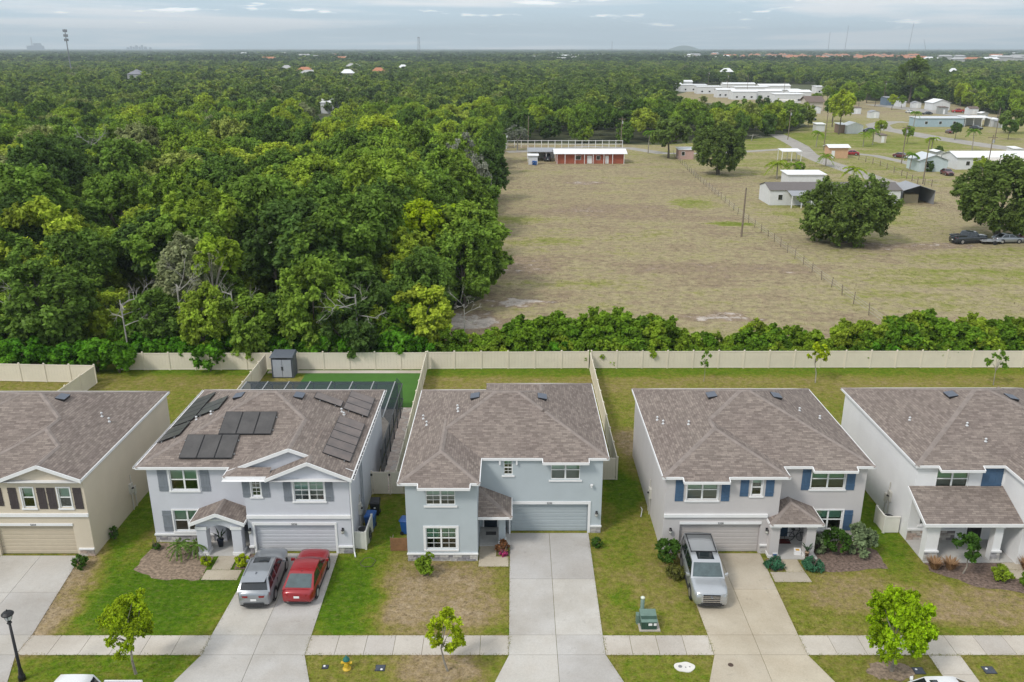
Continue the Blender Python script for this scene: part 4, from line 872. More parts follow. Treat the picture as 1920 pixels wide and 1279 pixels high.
BB = pm('blue_plastic', (.022, .10, .33), .4, .08); KB = pm('black_plastic', (.02, .021, .024), .4, .1)
bin_(-9.0, 49.6, .05, KB, 'black wheeled trash bin against the lilac house', KB); bin_(-9.05, 47.95, -.08, BB, 'blue recycling bin next to the black bin', BB); bin_(-6.65, 47.3, 1.4, BB, 'blue recycling bin half hidden by the blue grey house', BB)
pb = thing('wooden_screen', 'low screen of horizontal brown planks beside the blue grey house', 'screen', (-6.85, 45.3, 0))
for k in range(8): MB().box(-7.42, -6.28, 45.2, 45.23, .05 + k*.112, .15 + k*.112).build('plank', pm('brown_plank', (.24, .125, .06), .8, .25, 2, .3, 20), pb)
for x in (-7.4, -6.36): MB().box(x-.03, x+.03, 45.235, 45.30, 0, .98).build('post', WOOD, pb)
MB().box(-7.44, -7.40, 45.2, 46.5, .3, .38).build('side_rail', WOOD, pb)
# street things
lp = thing('street_lamp', 'black street lamp with a round lantern beside the sidewalk', 'street lamp', (-23.85, 33.97, 0))
c_ = (-23.85, 33.97, 0)
MB().lathe([(.17, 0), (.17, .25), (.12, .32), (.10, .6), (.075, .7), (.06, 3.25)], 12, c_).build('pole', BLACK, lp, True)
MB().lathe([(.06, 3.25), (.12, 3.32), (.07, 3.4), (.13, 3.5)], 12, c_).build('neck', BLACK, lp); MB().lathe([(.12, 3.5), (.2, 3.78)], 12, c_).build('lantern_glass', pm('frosted_glass', (.62, .63, .62), .25, .03), lp)
MB().lathe([(.27, 3.78), (.28, 3.83), (.18, 3.93), (.03, 3.98), (.03, 4.06)], 16, c_).build('cap', BLACK, lp)
for k in range(4): a = k*math.pi/2 + .4; MB().tube((c_[0]+.13*math.cos(a), c_[1]+.13*math.sin(a), 3.5), (c_[0]+.21*math.cos(a), c_[1]+.21*math.sin(a), 3.79), .012, .012, 6).build('lantern_rib', BLACK, lp)
hy = thing('fire_hydrant', 'yellow fire hydrant with a green cap on the grass verge', 'fire hydrant', (-8.18, 34.75, 0)); YL = pm('hydrant_yellow', (.62, .42, .035), .5, .08); HG = pm('hydrant_green', (.02, .14, .12), .5, .1)
MB().lathe([(.21, 0), (.21, .05), (.13, .06), (.12, .45), (.16, .47), (.16, .52)], 14, (-8.18, 34.75, 0)).build('barrel', YL, hy, True); MB().lathe([(.17, .521), (.17, .56), (.13, .66), (.05, .72), (.04, .79)], 14, (-8.18, 34.75, 0)).build('bonnet', HG, hy, True)
for s in (-1, 1): MB().tube((-8.18 + s*.1, 34.75, .38), (-8.18 + s*.27, 34.75, .38), .065, .075, 10).build('outlet', YL, hy)
MB().tube((-8.18, 34.68, .34), (-8.18, 34.52, .34), .09, .1, 10).build('outlet', YL, hy)
xf = thing('transformer_box', 'green utility transformer cabinet on a concrete pad by the sidewalk', 'utility box', (7.25, 38.0, 0)); XG = pm('utility_green', (.135, .21, .175), .45, .12); XD = pm('utility_dark_green', (.03, .07, .05), .5, .15)
MB().box(6.6, 7.95, 37.5, 38.75, 0, .08).build('pad', CONCW, xf); MB().box(6.72, 7.75, 38.0, 38.62, .08, .80).build('cabinet', XG, xf)
MB().hexa([(6.74, 37.62, .08), (7.73, 37.62, .08), (7.73, 38.0-.004, .08), (6.74, 38.0-.004, .08)], [(6.74, 37.62, .60), (7.73, 37.62, .60), (7.73, 38.0-.004, .79), (6.74, 38.0-.004, .79)]).build('door', XD, xf)
MB().hexa([(6.70, 37.58, .61), (7.77, 37.58, .61), (7.77, 38.66, .81), (6.70, 38.66, .81)], [(6.72, 37.6, .65), (7.75, 37.6, .65), (7.75, 38.64, .86), (6.72, 38.64, .86)]).build('lid', XG, xf)
for a, b in ((7.18, 7.42), (7.52, 7.70)): MB().box(a, b, 37.605, 37.617, .36, .52).build('sticker', WHITE, xf)
MB().box(6.5, 6.7, 38.25, 38.66, .0, .62).build('side_box', XG, xf); xf.scale = (.82, .82, .88)
pd = thing('utility_pedestal', 'round green utility pedestal behind the transformer cabinet', 'utility post', (7.12, 39.4, 0)); MB().lathe([(.16, 0), (.16, .06), (.11, .1), (.11, .78)], 12, (7.12, 39.4, 0)).build('barrel', XG, pd, True); MB().lathe([(.12, .78), (.12, .86), (.06, .9)], 12, (7.12, 39.4, 0)).build('cap', pm('pale_cap', (.6, .64, .55), .4), pd, True)
def lid(x, y, label, w, d, spot):
    r = thing('meter_lid', label, 'meter box', (x, y, 0)); MB().box(x-w, x+w, y-d, y+d, 0, .03).build('lid', pm('lid_slate', (.055, .065, .085), .6, .2), r); MB().box(x-w-.03, x+w+.03, y-d-.03, y+d+.03, 0, .022).build('rim', KB, r)
    MB().lathe([(.06, .03), (.06, .045)], 10, (x + spot[0], y + spot[1], 0)).build('register_cap', WHITE, r)
lid(-9.28, 34.88, 'small slate meter lid left of the hydrant', .13, .12, (-.05, .04)); lid(-6.54, 34.8, 'square slate meter lid right of the hydrant', .22, .2, (.08, -.12)); lid(21.0-.9, 34.6, 'slate meter lid left of the crossing walk', .24, .22, (-.1, .08)); lid(23.6, 34.65, 'slate meter lid right of the crossing walk', .26, .24, (-.1, .08))
mc = [(8.58 + .52*math.cos(a)*(1 + .06*math.sin(3*a)), 34.85 + .36*math.sin(a)*(1 + .08*math.cos(5*a))) for a in [k*2*math.pi/28 for k in range(28)]]
r = thing('concrete_collar', 'rough white concrete collar set in the verge grass', 'concrete patch', (8.58, 34.85, 0)); MB().prism(mc, 0, .045).build('collar', pm('white_concrete', (.66, .64, .6), .9, .08, 3), r); NOGRASS.append(mc)
for x, y, rad in ((8.36, 34.88, .10), (8.62, 34.82, .04), (8.83, 34.85, .04)): MB().lathe([(rad, .045), (rad, .052)], 12, (x, y, 0)).build('cover', pm('cover_grey', (.22, .22, .22), .7), r)
r = tag(MB().lathe([(.14, .036), (.14, .042)], 14, (10.9, 35.0, 0)).build('drain_cover', pm('rust', (.09, .06, .045), .8, .3)), 'small rusty drain cover in the tan driveway apron', 'drain cover')
hs = MB(); P_ = [(-8.62 + .42*math.cos(a) + .04*math.sin(5*a), 44.0 + .5*math.sin(a), .03 + .01*math.sin(3*a)) for a in [k*.3 for k in range(27)]]
for a, b in zip(P_[:-1], P_[1:]): hs.tube(a, b, .016, .016, 6, False)
tag(hs.build('garden_hose', pm('hose_brown', (.10, .08, .06), .6)), 'loop of brown garden hose lying on the bare lawn', 'hose')
rl_ = thing('hose_reel', 'black hose hanging on the cream equipment screen', 'hose', (-8.84, 46.2, 0)); hs = MB()
for j in range(3):
    P_ = [(-8.81 + .02*j, 46.2 + .3*math.cos(a), .72 + .36*math.sin(a) - .1*j) for a in [k*.42 for k in range(16)]]
    for a, b in zip(P_[:-1], P_[1:]): hs.tube(a, b, .016, .016, 6, False)
hs.build('coil', KB, rl_)
bk = tag(MB().tube((8.45, 49.2, .04), (8.6, 49.7, .3), .03, .02).tube((8.6, 49.7, .3), (8.55, 50.0, .32), .025, .02).build('bent_pipe', pm('pale_pipe', (.6, .61, .62))), 'bent white pipe on the grass beside the taupe house', 'pipe')
def mat_(x0, x1, y0, y1, m, label): tag(MB().box(x0, x1, y0, y1, .062, .078).build('doormat', m), label, 'doormat')
mat_(-1.65, -1.0, 46.95, 47.35, pm('grey_mat', (.10, .10, .10), 1, .2, 9), 'grey doormat before the navy door'); mat_(16.25, 17.3, 45.95, 46.5, pm('red_mat', (.10, .02, .018), 1, .2, 9), 'dark red doormat before the teal door')
def pot(x, y, label, m, r0=.2): 
    r = thing('plant_pot', label, 'plant', (x, y, .06)); MB().lathe([(r0*.7, .06), (r0, .5), (r0*1.08, .5), (r0*1.08, .56)], 14, (x, y, 0)).build('pot', m, r, True); lv = MB(); rr = random.Random(int(x*100))
    for k in range(16):
        a = rr.uniform(0, 6.28); l = rr.uniform(.4, .8); d = Vector((math.cos(a)*.5, math.sin(a)*.5, 1)).normalized(); p0 = Vector((x, y, .52)); s_ = d.cross(Vector((0, 0, 1))).normalized()*.05; p1 = p0 + d*l*.6; p2 = p0 + d*l + Vector((math.cos(a)*.15, math.sin(a)*.15, -.05)); lv.quad(p0, p1 - s_, p2, p1 + s_)
    lv.build('leaves', pm('pot_leaf', (.035, .07, .03), .7, .3), r)
pot(-17.95, 45.7, 'dark blue pot with spiky leaves under the arched porch', pm('navy_glaze', (.02, .028, .05), .3))
pot(17.7, 44.3, 'small pot with a tall thin cactus beside the porch column', pm('clay', (.3, .2, .13), .8), .12)
st = thing('yard_sign', 'small white and blue security sign at the taupe porch column', 'sign', (15.75, 44.2, 0)); MB().prism([(15.6, 44.2), (15.9, 44.2), (15.9, 44.22), (15.6, 44.22)], .3, .55).build('board', WHITE, st); MB().box(15.64, 15.86, 44.19, 44.199, .36, .46).build('mark', BB, st); MB().tube((15.75, 44.21, 0), (15.75, 44.21, .3), .012, .012).build('stake', GALV, st)
bx = thing('parcel', 'white carton with a yellow mark on the taupe porch floor', 'box', (17.3, 44.9, .06)); MB().hexa([(17.1, 44.75, .06), (17.5, 44.7, .06), (17.55, 45.0, .06), (17.15, 45.05, .06)], [(17.1, 44.75, .3), (17.5, 44.7, .3), (17.55, 45.0, .36), (17.15, 45.05, .36)]).build('carton', WHITE, bx); MB().quad((17.2, 44.8, .314), (17.42, 44.78, .314), (17.44, 44.93, .352), (17.22, 44.95, .352)).build('mark', pm('yellow_mark', (.6, .35, .06), .6), bx)
bi = thing('bicycle', 'dark bicycle leaning on the porch wall of the taupe house', 'bicycle', (17.6, 46.2, .06))
for x in (17.25, 18.0):
    wv_ = MB(); 
    for k in range(18): a, b = k*6.283/18, (k+1)*6.283/18; wv_.tube((x + .3*math.cos(a), 46.3, .37 + .3*math.sin(a)), (x + .3*math.cos(b), 46.3, .37 + .3*math.sin(b)), .02, .02, 6, False)
    wv_.build('wheel', KB, bi)
fr_ = MB()
for a, b in (((17.25, .37), (17.45, .8)), ((17.45, .8), (17.85, .82)), ((17.85, .82), (18.0, .37)), ((17.45, .8), (17.6, .35)), ((17.6, .35), (17.85, .82)), ((17.25, .37), (17.6, .35)), ((17.85, .82), (17.82, 1.0))): fr_.tube((a[0], 46.3, a[1]), (b[0], 46.3, b[1]), .018, .018, 6)
fr_.build('frame', BLACK, bi); MB().box(17.34, 17.56, 46.24, 46.36, .86, .92).build('saddle', KB, bi); MB().tube((17.82, 46.05, 1.0), (17.82, 46.5, 1.0), .015, .015).build('handlebar', KB, bi)

# ================================================================ vehicles
GLC = pm('car_glass', (0.012, 0.016, 0.019), .04, .1, spec=.7, coat=.5); GLCG = pm('car_glass_pale', (0.06, 0.09, 0.095), .06, .25, 2.5, spec=.7, coat=.5)
TYRE = pm('tyre_rubber', (.02, .02, .021), .8, .1); RIM = pm('alloy_rim', (.5, .5, .52), .3, .05, metal=.8); REDL = pm('tail_lamp', (.25, .01, .01), .2, .1, coat=.5); HEADL = pm('head_lamp', (.42, .44, .46), .12, .05, coat=.8); PLAST = pm('car_plastic', (.03, .03, .032), .6, .1); CHROME = pm('chrome', (.7, .7, .72), .15, .05, metal=1.0)
def paint(name, c, metal=.3): return pm(name, c, .28, .04, 1.0, metal=metal, spec=.5, coat=.8)
def car(name, label, loc, rz, L, Wd, zr, belt, hood, boot, ws, rt, rr, rb, mat, wb=None, wr=.34, glass=GLC, rearglass=None, style='sedan', cat='car', group=None, roofmat=None, detail=True):
    """ws/rt: windscreen base and roof front, rr/rb: roof rear and rear window base (y, nose towards +Y)"""
    r = thing(name, label, cat, loc, group, world=False); r.rotation_euler = (0, 0, rz)
    h2 = L / 2; w2 = Wd / 2; wb = wb or L * .6; ys = []
    def top(y):
        if y > ws: f = (y - ws) / (h2 - ws); return belt + (hood - belt) * min(1, f*1.25) - .10 * max(0, f - .75) * 4 * (1 if style != 'truck' else .3)
        if y < rb: f = (rb - y) / max(.05, h2 + rb); return belt + (boot - belt) * min(1, f*1.5) - .05 * max(0, f - .8) * 4
        return belt
    def wid(y):
        e = abs(y) / h2; return w2 * (1 - .16 * max(0, (e - .72) / .28) ** 2.2 - .02 * e)
    st_ = sorted({-h2, -h2+.06, -h2+.22, -h2*.8, -h2*.6, rb, rb*.5, 0, ws*.5, ws, (ws+h2)/2, h2*.8, h2-.25, h2-.08, h2}); rows = []
    for y in st_:
        w = wid(y); zt = top(y); e = max(0, (abs(y) - (h2-.1)) / .1); lo = .24 + .14*e; zt2 = zt - .12*e*e
        half = [(w*.86, lo), (w*.97, lo+.06), (w, .48), (w*.995, (zt2+.5)/2), (w*.965, zt2-.09), (w*.90, zt2-.015), (w*.62, zt2+.03), (w*.3, zt2+.05)]
        rows.append([(-x, y, z) for x, z in half] + [(0, y, zt2+.055)] + [(x, y, z) for x, z in half[::-1]])
    b = MB().grid(rows); n = len(rows[0]); b.f.append(tuple(range(n))[::-1]); m0 = (len(rows)-1)*n; b.f.append(tuple(m0 + k for k in range(n)))
    body = b.build('body', mat, r, True)
    if style == 'truck':       # cab, then an open bed behind it
        pass
    # cabin shell: painted pillars and roof
    wbt, wt = w2*.955, w2*.76 if style != 'van' else w2*.80
    def side(y, f): return (wbt + (wt - wbt) * f)
    c = MB(); zb = belt - .03
    A, B, C_, D = (ws, zb), (rt, zr-.05), (rr, zr-.05), (rb, zb)
    for s in (-1, 1): q = [(s*wbt*.99, A[0], A[1]), (s*wt, B[0], B[1]), (s*wt*1.01, (B[0]+C_[0])/2, zr-.035), (s*wt, C_[0], C_[1]), (s*wbt*.99, D[0], D[1])]; c.quad(*(q if s > 0 else q[::-1]))
    nx = 6; Y_ = [ws, rt, rt + (rr-rt)*.33, rt + (rr-rt)*.66, rr, rb]; Zc = [zb + .05, zr - .02, zr, zr, zr - .01, zb + .05]; Ze = [zb, zr-.05, zr-.038, zr-.038, zr-.05, zb]; We = [wbt*.99, wt, wt*1.005, wt*1.005, wt, wbt*.99]; bow = [.10, .06, 0, 0, -.04, -.08]
    gr = []
    for y, zc_, ze, w, bo in zip(Y_, Zc, Ze, We, bow):
        gr.append([(w*(2*k/nx-1), y + bo*(1-(2*k/nx-1)**2), ze + (zc_-ze)*(1-(2*k/nx-1)**2)) for k in range(nx+1)])
    c.grid(gr); cab = c.build('cabin', roofmat or mat, r, True)
    def patch(name, i, f0, f1, u0, u1, m, off=.012):
        rows = []
        for f in (f0, (f0+f1)/2, f1):
            row = []
            for k in range(nx+1):
                u = u0 + (u1-u0)*k/nx; t = (u+1)/2*nx; k0 = min(nx-1, int(t)); tt = t - k0
                p = Vector(gr[i][k0]).lerp(Vector(gr[i][k0+1]), tt); q = Vector(gr[i+1][k0]).lerp(Vector(gr[i+1][k0+1]), tt); v = p.lerp(q, f)
                row.append(v)
            rows.append(row)
        nrm = (rows[2][3] - rows[0][3]).cross(rows[0][nx] - rows[0][0]).normalized()
        if nrm.z < 0: nrm = -nrm
        return MB().grid([[v + nrm*off for v in row] for row in rows]).build(name, m, r, True)
    patch('windshield', 0, .10, .93, -.90, .90, glass); patch('rear_window', 4, .08, .80 if style == 'van' else .88, -.86, .86, rearglass or glass)
    def sidewin(s, ya, yb):
        def pt(y, f):
            yt = y
            lo_f = f; z = zb + (zr - .05 - zb)*f; w = wbt*.99 + (wt - wbt*.99)*f + .008; return (s*w, yt, z)
        def lim(y, f):   # keep inside the pillars
            ymax = A[0] + (B[0]-A[0])*f - .10; ymin = D[0] + (C_[0]-D[0])*f + .12; return max(ymin, min(ymax, y))
        q = [pt(lim(yb, .10), .10), pt(lim(yb, .88), .88), pt(lim(ya, .88), .88), pt(lim(ya, .10), .10)]
        MB().quad(*(q if s > 0 else q[::-1])).build('side_window', GLC, r)
    mid = (rt + rr) / 2 + .05
    for s in (-1, 1):
        sidewin(s, mid + .05, ws)
        if style in ('suv', 'van'): sidewin(s, rr + .45, mid - .05); sidewin(s, rb, rr + .36)
        elif style == 'sedan': sidewin(s, rb, mid - .05)
        elif style == 'truck': sidewin(s, rb, mid - .05)
    if detail:
        for s in (-1, 1): MB().box(s*w2-.02, s*w2+.012, -wb/2+wr*1.2, wb/2-wr*1.2, .22, .40 if style in ('suv', 'van') else .30).build('sill_cladding', PLAST, r)
        for s in (-1, 1): MB().box(s*w2-.02, s*w2+.004, mid-.012, mid+.012, .42, belt-.12).build('door_gap', PLAST, r)
    for s in (-1, 1):
        for y in (wb/2, -wb/2):
            x = s*(w2 - .10); t = MB().tube((x - .11, y, wr), (x + .11, y, wr), wr, wr, 20).build('wheel', TYRE, r); MB().tube((s*(w2+.006), y, wr), (s*(w2+.022), y, wr), wr*.66, wr*.60, 14).build('rim', RIM, t)
            MB().tube((s*(w2-.03), y, wr+.03), (s*(w2+.004), y, wr+.03), wr*1.16, wr*1.16, 20).build('wheel_arch', PLAST, r)
        if detail:
            m_ = MB().hexa([(s*(w2-.02), ws-.28, belt-.02), (s*(w2+.16), ws-.36, belt), (s*(w2+.16), ws-.20, belt), (s*(w2-.02), ws-.16, belt-.02)], [(s*(w2-.02), ws-.28, belt+.10), (s*(w2+.17), ws-.36, belt+.15), (s*(w2+.17), ws-.22, belt+.13), (s*(w2-.02), ws-.16, belt+.08)]); m_.build('mirror', mat, r)
    def wrap(name, y, z0, z1, u0, u1, m, d=.02):      # a lamp or plate lying on the nose or tail
        s = 1 if y > 0 else -1; rows = []
        for z in (z0, z1):
            row = []
            for k in range(7):
                u = u0 + (u1-u0)*k/6; x = u*w2*.93; back = .26*max(0, (abs(u)-.55)/.45)**2; row.append((x, s*(abs(y) - back + d), z))
            rows.append(row)
        return MB().grid(rows).build(name, m, r, True)
    for s in (-1, 1):
        a, b_ = (.55, .98) if s > 0 else (-.98, -.55)
        wrap('headlight', h2, hood-.26, hood-.08, a, b_, HEADL); wrap('tail_light', -h2, boot-.22, boot-.10, a*(.62 if style == 'suv' and abs(a) < .9 else 1), b_*(.62 if style == 'suv' and abs(b_) < .9 else 1), REDL)
    wrap('front_grille', h2, .42, hood-.12, -.5, .5, PLAST, .015); wrap('rear_plate', -h2, .60, .74, -.18, .18, WHITE, .03)
    wrap('front_bumper', h2, .28, .44, -.85, .85, PLAST, .025); wrap('rear_bumper', -h2, .24, .46 if style == 'suv' else .34, -.88, .88, PLAST, .03)
    r['_top'] = 0; del r['_top']
    return r, patch, gr
SILV = paint('silver_paint', (.33, .35, .375), .55); REDP = paint('red_paint', (.31, .010, .016), .15); SILV2 = paint('bright_silver_paint', (.46, .48, .50), .55); GREYH = paint('grey_paint', (.16, .18, .20), .5)
WHP = paint('white_paint', (.74, .75, .76), 0.0); DKP = paint('dark_paint', (.028, .036, .045), .3); MARP = paint('maroon_paint', (.12, .015, .02), .2)
c, pt, gr = car('suv', 'silver crossover parked nose in on the lilac house driveway', (-14.15, 41.75, SLABZ), 0.03, 4.75, 1.9, 1.69, 1.08, .98, 1.02, .95, .25, -1.75, -2.2, SILV, 2.8, .36, style='suv', roofmat=SILV)
pt('sunroof', 1, .15, .9, -.62, .62, GLC)
for s in (-1, 1): MB().tube((s*.66, .1, 1.70), (s*.67, -1.6, 1.70), .022, .022).build('roof_rail', GALV, c)
MB().hexa([(-.03, -1.45, 1.69), (.03, -1.45, 1.69), (.03, -1.25, 1.69), (-.03, -1.25, 1.69)], [(-.008, -1.5, 1.82), (.008, -1.5, 1.82), (.008, -1.45, 1.82), (-.008, -1.45, 1.82)]).build('roof_fin', SILV, c)
MB().hexa([(-.62, -2.12, 1.60), (.62, -2.12, 1.60), (.66, -1.75, 1.67), (-.66, -1.75, 1.67)], [(-.60, -2.14, 1.63), (.60, -2.14, 1.63), (.66, -1.75, 1.70), (-.66, -1.75, 1.70)]).build('spoiler', SILV, c)
c, pt, gr = car('sedan', 'red sedan parked beside the silver crossover', (-11.75, 41.95, SLABZ), -0.02, 4.65, 1.84, 1.40, .93, .84, .94, 1.1, .3, -1.0, -2.0, REDP, 2.75, .33, style='sedan', rearglass=GLCG)
MB().hexa([(-.02, -.95, 1.38), (.02, -.95, 1.38), (.02, -.8, 1.39), (-.02, -.8, 1.39)], [(-.006, -.99, 1.46), (.006, -.99, 1.46), (.006, -.95, 1.46), (-.006, -.95, 1.46)]).build('roof_fin', REDP, c)
c, pt, gr = car('suv', 'large silver sport utility vehicle parked nose out on the tan driveway', (10.95, 41.95, SLABZ), math.pi - 0.03, 5.15, 2.0, 1.88, 1.16, 1.10, 1.12, 1.25, .62, -2.3, -2.5, SILV2, 2.95, .39, glass=GLCG, rearglass=GLC, style='van', roofmat=SILV2)
pt('sunroof', 1, .2, .95, -.58, .58, GLC)
for s in (-1, 1): MB().tube((s*.72, -.2, 1.90), (s*.73, -2.1, 1.90), .028, .028).build('roof_rail', PLAST, c)
for y in (-.25, -2.05): MB().tube((-.72, y, 1.91), (.72, y, 1.91), .025, .025).build('cross_bar', PLAST, c)
for k in range(4): MB().box(-.56, .56, 2.585, 2.60, .52 + k*.11, .555 + k*.11).build('grille_bar', CHROME, c)
MB().lathe([(.085, 0), (.085, .02)], 12, (0, 0, 0)).build('badge', CHROME, c).location = (0, 2.60, .80)
def truck(label, loc, rz, mat, group=None, s=1.0):
    c, pt, gr = car('pickup_truck', label, loc, rz, 5.8, 2.0, 1.9, 1.2, 1.15, 1.2, 1.35, .75, -.75, -1.0, mat, 3.6, .4, style='truck', cat='pickup truck', group=group)
    MB().box(-.80, .80, -2.75, -1.12, 1.262, 1.275).build('bed_floor', PLAST, c)
    for a in (-1, 1): MB().box(a*.90-.05, a*.90+.05, -2.85, -1.1, 1.24, 1.38).build('bed_rail', mat, c)
    MB().box(-.9, .9, -2.88, -2.8, 1.22, 1.38).build('tailgate', mat, c)
    return c
truck('white pickup truck parked on the street at the bottom edge', (-20.0, 31.4, 0.01), math.pi/2, WHP)
c, pt, gr = car('sedan', 'white car with a dark glass roof panel at the bottom edge', (19.55, 31.85, .01), math.pi/2, 4.6, 1.84, 1.46, .96, .88, .98, 1.0, .3, -1.0, -1.9, WHP, 2.75, .33, style='sedan')
pt('sunroof', 1, .2, .95, -.6, .6, GLC)
# ================================================================ vegetation
LEAFG = leafmat('wood_foliage', [(0.0, (.086, .152, .034)), (0.14, (.132, .226, .040)), (0.36, (.19, .305, .044)), (0.58, (.25, .372, .046)), (0.80, (.325, .435, .048)), (0.94, (.42, .51, .05)), (0.975, (.32, .36, .13)), (1.0, (.32, .35, .18))])
LEAFF = leafmat('far_foliage_hazed', [(0.0, (.055, .095, .040)), (0.5, (.085, .135, .05)), (0.85, (.13, .185, .058)), (1.0, (.19, .24, .065))])  # distance haze painted into the leaf colour, darker and bluer than near wood
LEAFH = leafmat('mid_far_foliage_hazed', [(0.0, (.085, .135, .042)), (0.25, (.13, .20, .048)), (0.6, (.19, .275, .054)), (0.9, (.29, .37, .058)), (1.0, (.27, .30, .12))])  # milder distance haze in the colour, stepping from near wood to far
LEAFO = leafmat('oak_foliage', [(0.0, (.135, .198, .046)), (1.0, (.165, .235, .048))])
LEAFM = leafmat('mossy_foliage', [(0.0, (.20, .22, .16)), (1.0, (.26, .27, .21))], .2)
LEAFY = leafmat('yellow_green_foliage', [(0.0, (.32, .44, .014)), (1.0, (.42, .50, .02))], .45)
LEAFB = leafmat('bright_shrub_foliage', [(0.0, (.125, .25, .02)), (0.5, (.19, .325, .026)), (1.0, (.31, .40, .036))], .42)
LEAFP = leafmat('grey_green_foliage', [(0.0, (.16, .23, .11)), (1.0, (.20, .26, .13))], .3)
LEAFJ = leafmat('juniper_foliage', [(0.0, (.055, .17, .09)), (1.0, (.065, .19, .10))], .35)
LEAFT = leafmat('tan_grass', [(0.0, (.33, .20, .11)), (1.0, (.38, .24, .13))], .3)
LEAFR = leafmat('red_croton', [(0.0, (.24, .07, .045)), (1.0, (.2, .15, .045))], .3)
LEAFD = leafmat('dark_shrub_foliage', [(0.0, (.055, .125, .018)), (1.0, (.07, .15, .02))], .35)
def leaves(name, P, Nn, size, mat, var, elong=1.5, seed=0, per=None):
    """many small pointed leaves: P centres, Nn normals"""
    r = np.random.default_rng(seed); n = len(P)
    Nn = Nn / (np.linalg.norm(Nn, axis=1, keepdims=True) + 1e-9); t = r.normal(size=(n, 3)); u = np.cross(Nn, t); u /= (np.linalg.norm(u, axis=1, keepdims=True) + 1e-9); v = np.cross(Nn, u)
    s = size * r.uniform(.65, 1.35, (n, 1)); a = u * s * elong * .5; b = v * s * .5
    V = np.stack([P - a, P - b*.9 + a*.1, P + a, P + b*.9 + a*.1], 1).reshape(-1, 3)
    me = bpy.data.meshes.new(name); me.vertices.add(n*4); me.vertices.foreach_set('co', V.astype(np.float32).ravel()); me.loops.add(n*4); me.loops.foreach_set('vertex_index', np.arange(n*4, dtype=np.int32)); me.polygons.add(n); me.polygons.foreach_set('loop_start', np.arange(0, n*4, 4, dtype=np.int32)); me.polygons.foreach_set('loop_total', np.full(n, 4, dtype=np.int32))
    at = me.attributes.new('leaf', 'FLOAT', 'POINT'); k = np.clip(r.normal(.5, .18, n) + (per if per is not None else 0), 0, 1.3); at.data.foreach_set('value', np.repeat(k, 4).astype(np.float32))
    me.materials.append(mat); me.update(calc_edges=True); return me
def crown(name, seed, R, Hc, zc, nc, nl, size, mat, clump=(.24, .42), up=.35, flat=0.0, lo=-.6):
    """leaf clumps spread over a lumpy ellipsoid; leaves buried in other clumps are dropped"""
    r = np.random.default_rng(seed); d = r.normal(size=(nc*4, 3)); d /= np.linalg.norm(d, axis=1, keepdims=True); d = d[d[:, 2] > lo][:nc]; n = len(d)
    f = r.uniform(.45, 1.0, (n, 1)) ** .6; C = d * f * np.array([R*.80, R*.80, Hc*.5*.84]) ; C[:, 2] += zc; C += r.normal(0, R*.05, C.shape)
    rc = R * r.uniform(*clump, n) ; tone = r.normal(0, .17, n)
    # every clump is a spray of twigs, leaves strung along them
    nt_ = 12; m = max(3, nl // (n * nt_)); out = C - np.array([0, 0, zc]); out /= (np.linalg.norm(out, axis=1, keepdims=True) + 1e-6)
    D = r.normal(size=(n, nt_, 3)) + out[:, None, :]*.75; D[..., 2] += up; D /= np.linalg.norm(D, axis=2, keepdims=True)
    u = r.uniform(.25, 1.0, (n, nt_, m, 1)) ** .7 * r.uniform(.75, 1.12, (n, nt_, 1, 1)); J = r.normal(0, 1, (n, nt_, m, 3)); J /= np.linalg.norm(J, axis=3, keepdims=True)
    P = C[:, None, None, :] + (D[:, :, None, :]*u + J * r.uniform(.12, .42, (n, nt_, m, 1)) * (1.15 - .6*u)) * rc[:, None, None, None]
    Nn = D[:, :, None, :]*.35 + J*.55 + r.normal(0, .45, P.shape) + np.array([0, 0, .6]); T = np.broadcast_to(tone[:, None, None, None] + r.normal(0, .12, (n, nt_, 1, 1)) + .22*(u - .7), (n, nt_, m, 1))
    P = P.reshape(-1, 3); Nn = Nn.reshape(-1, 3); T = T.reshape(-1); own = np.repeat(np.arange(n), nt_*m); keep = P[:, 2] > .05
    for j in range(n): keep &= ~((own != j) & (np.linalg.norm(P - C[j], axis=1) < rc[j]*.45))
    return leaves(name, P[keep], Nn[keep], size, mat, 0, 1.45, seed + 1, T[keep]), C
def trunkmesh(name, C, zc, r0, mat, seed=0, limbs=8, lean=.3):
    rr = random.Random(seed); m = MB(); p = Vector((0, 0, 0)); top = Vector((rr.uniform(-lean, lean), rr.uniform(-lean, lean), zc*.62)); q = top*.5 + Vector((rr.uniform(-.15, .15), rr.uniform(-.15, .15), 0))
    m.tube((0, 0, -.1), q, r0*1.15, r0*.8, 8, False); m.tube(q, top, r0*.8, r0*.62, 8, False)
    ks = list(range(len(C))); rr.shuffle(ks)
    for k in ks[:limbs]:
        c = Vector(C[k]); mid = top.lerp(c, .5) + Vector((rr.uniform(-.2, .2), rr.uniform(-.2, .2), .15)); m.tube(top, mid, r0*.42, r0*.26, 6, False); m.tube(mid, c, r0*.26, r0*.07, 5, False)
    return m.mesh(name, mat, smooth=True)
def tree_proto(seed, R, Hc, zc, nc, nl, size, mat, r0=.2, bark=BARK, **kw):
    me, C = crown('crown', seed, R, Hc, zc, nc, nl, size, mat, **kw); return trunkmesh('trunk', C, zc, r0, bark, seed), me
def put_tree(proto, name, label, cat, x, y, s=1.0, rz=None, group=None, sz=None):
    t = thing(name, label, cat, (x, y, 0), group, world=False); t.rotation_euler = (0, 0, random.uniform(0, 6.28) if rz is None else rz); t.scale = (s, s, sz or s)
    link('trunk', proto[0], t); link('crown', proto[1], t); return t
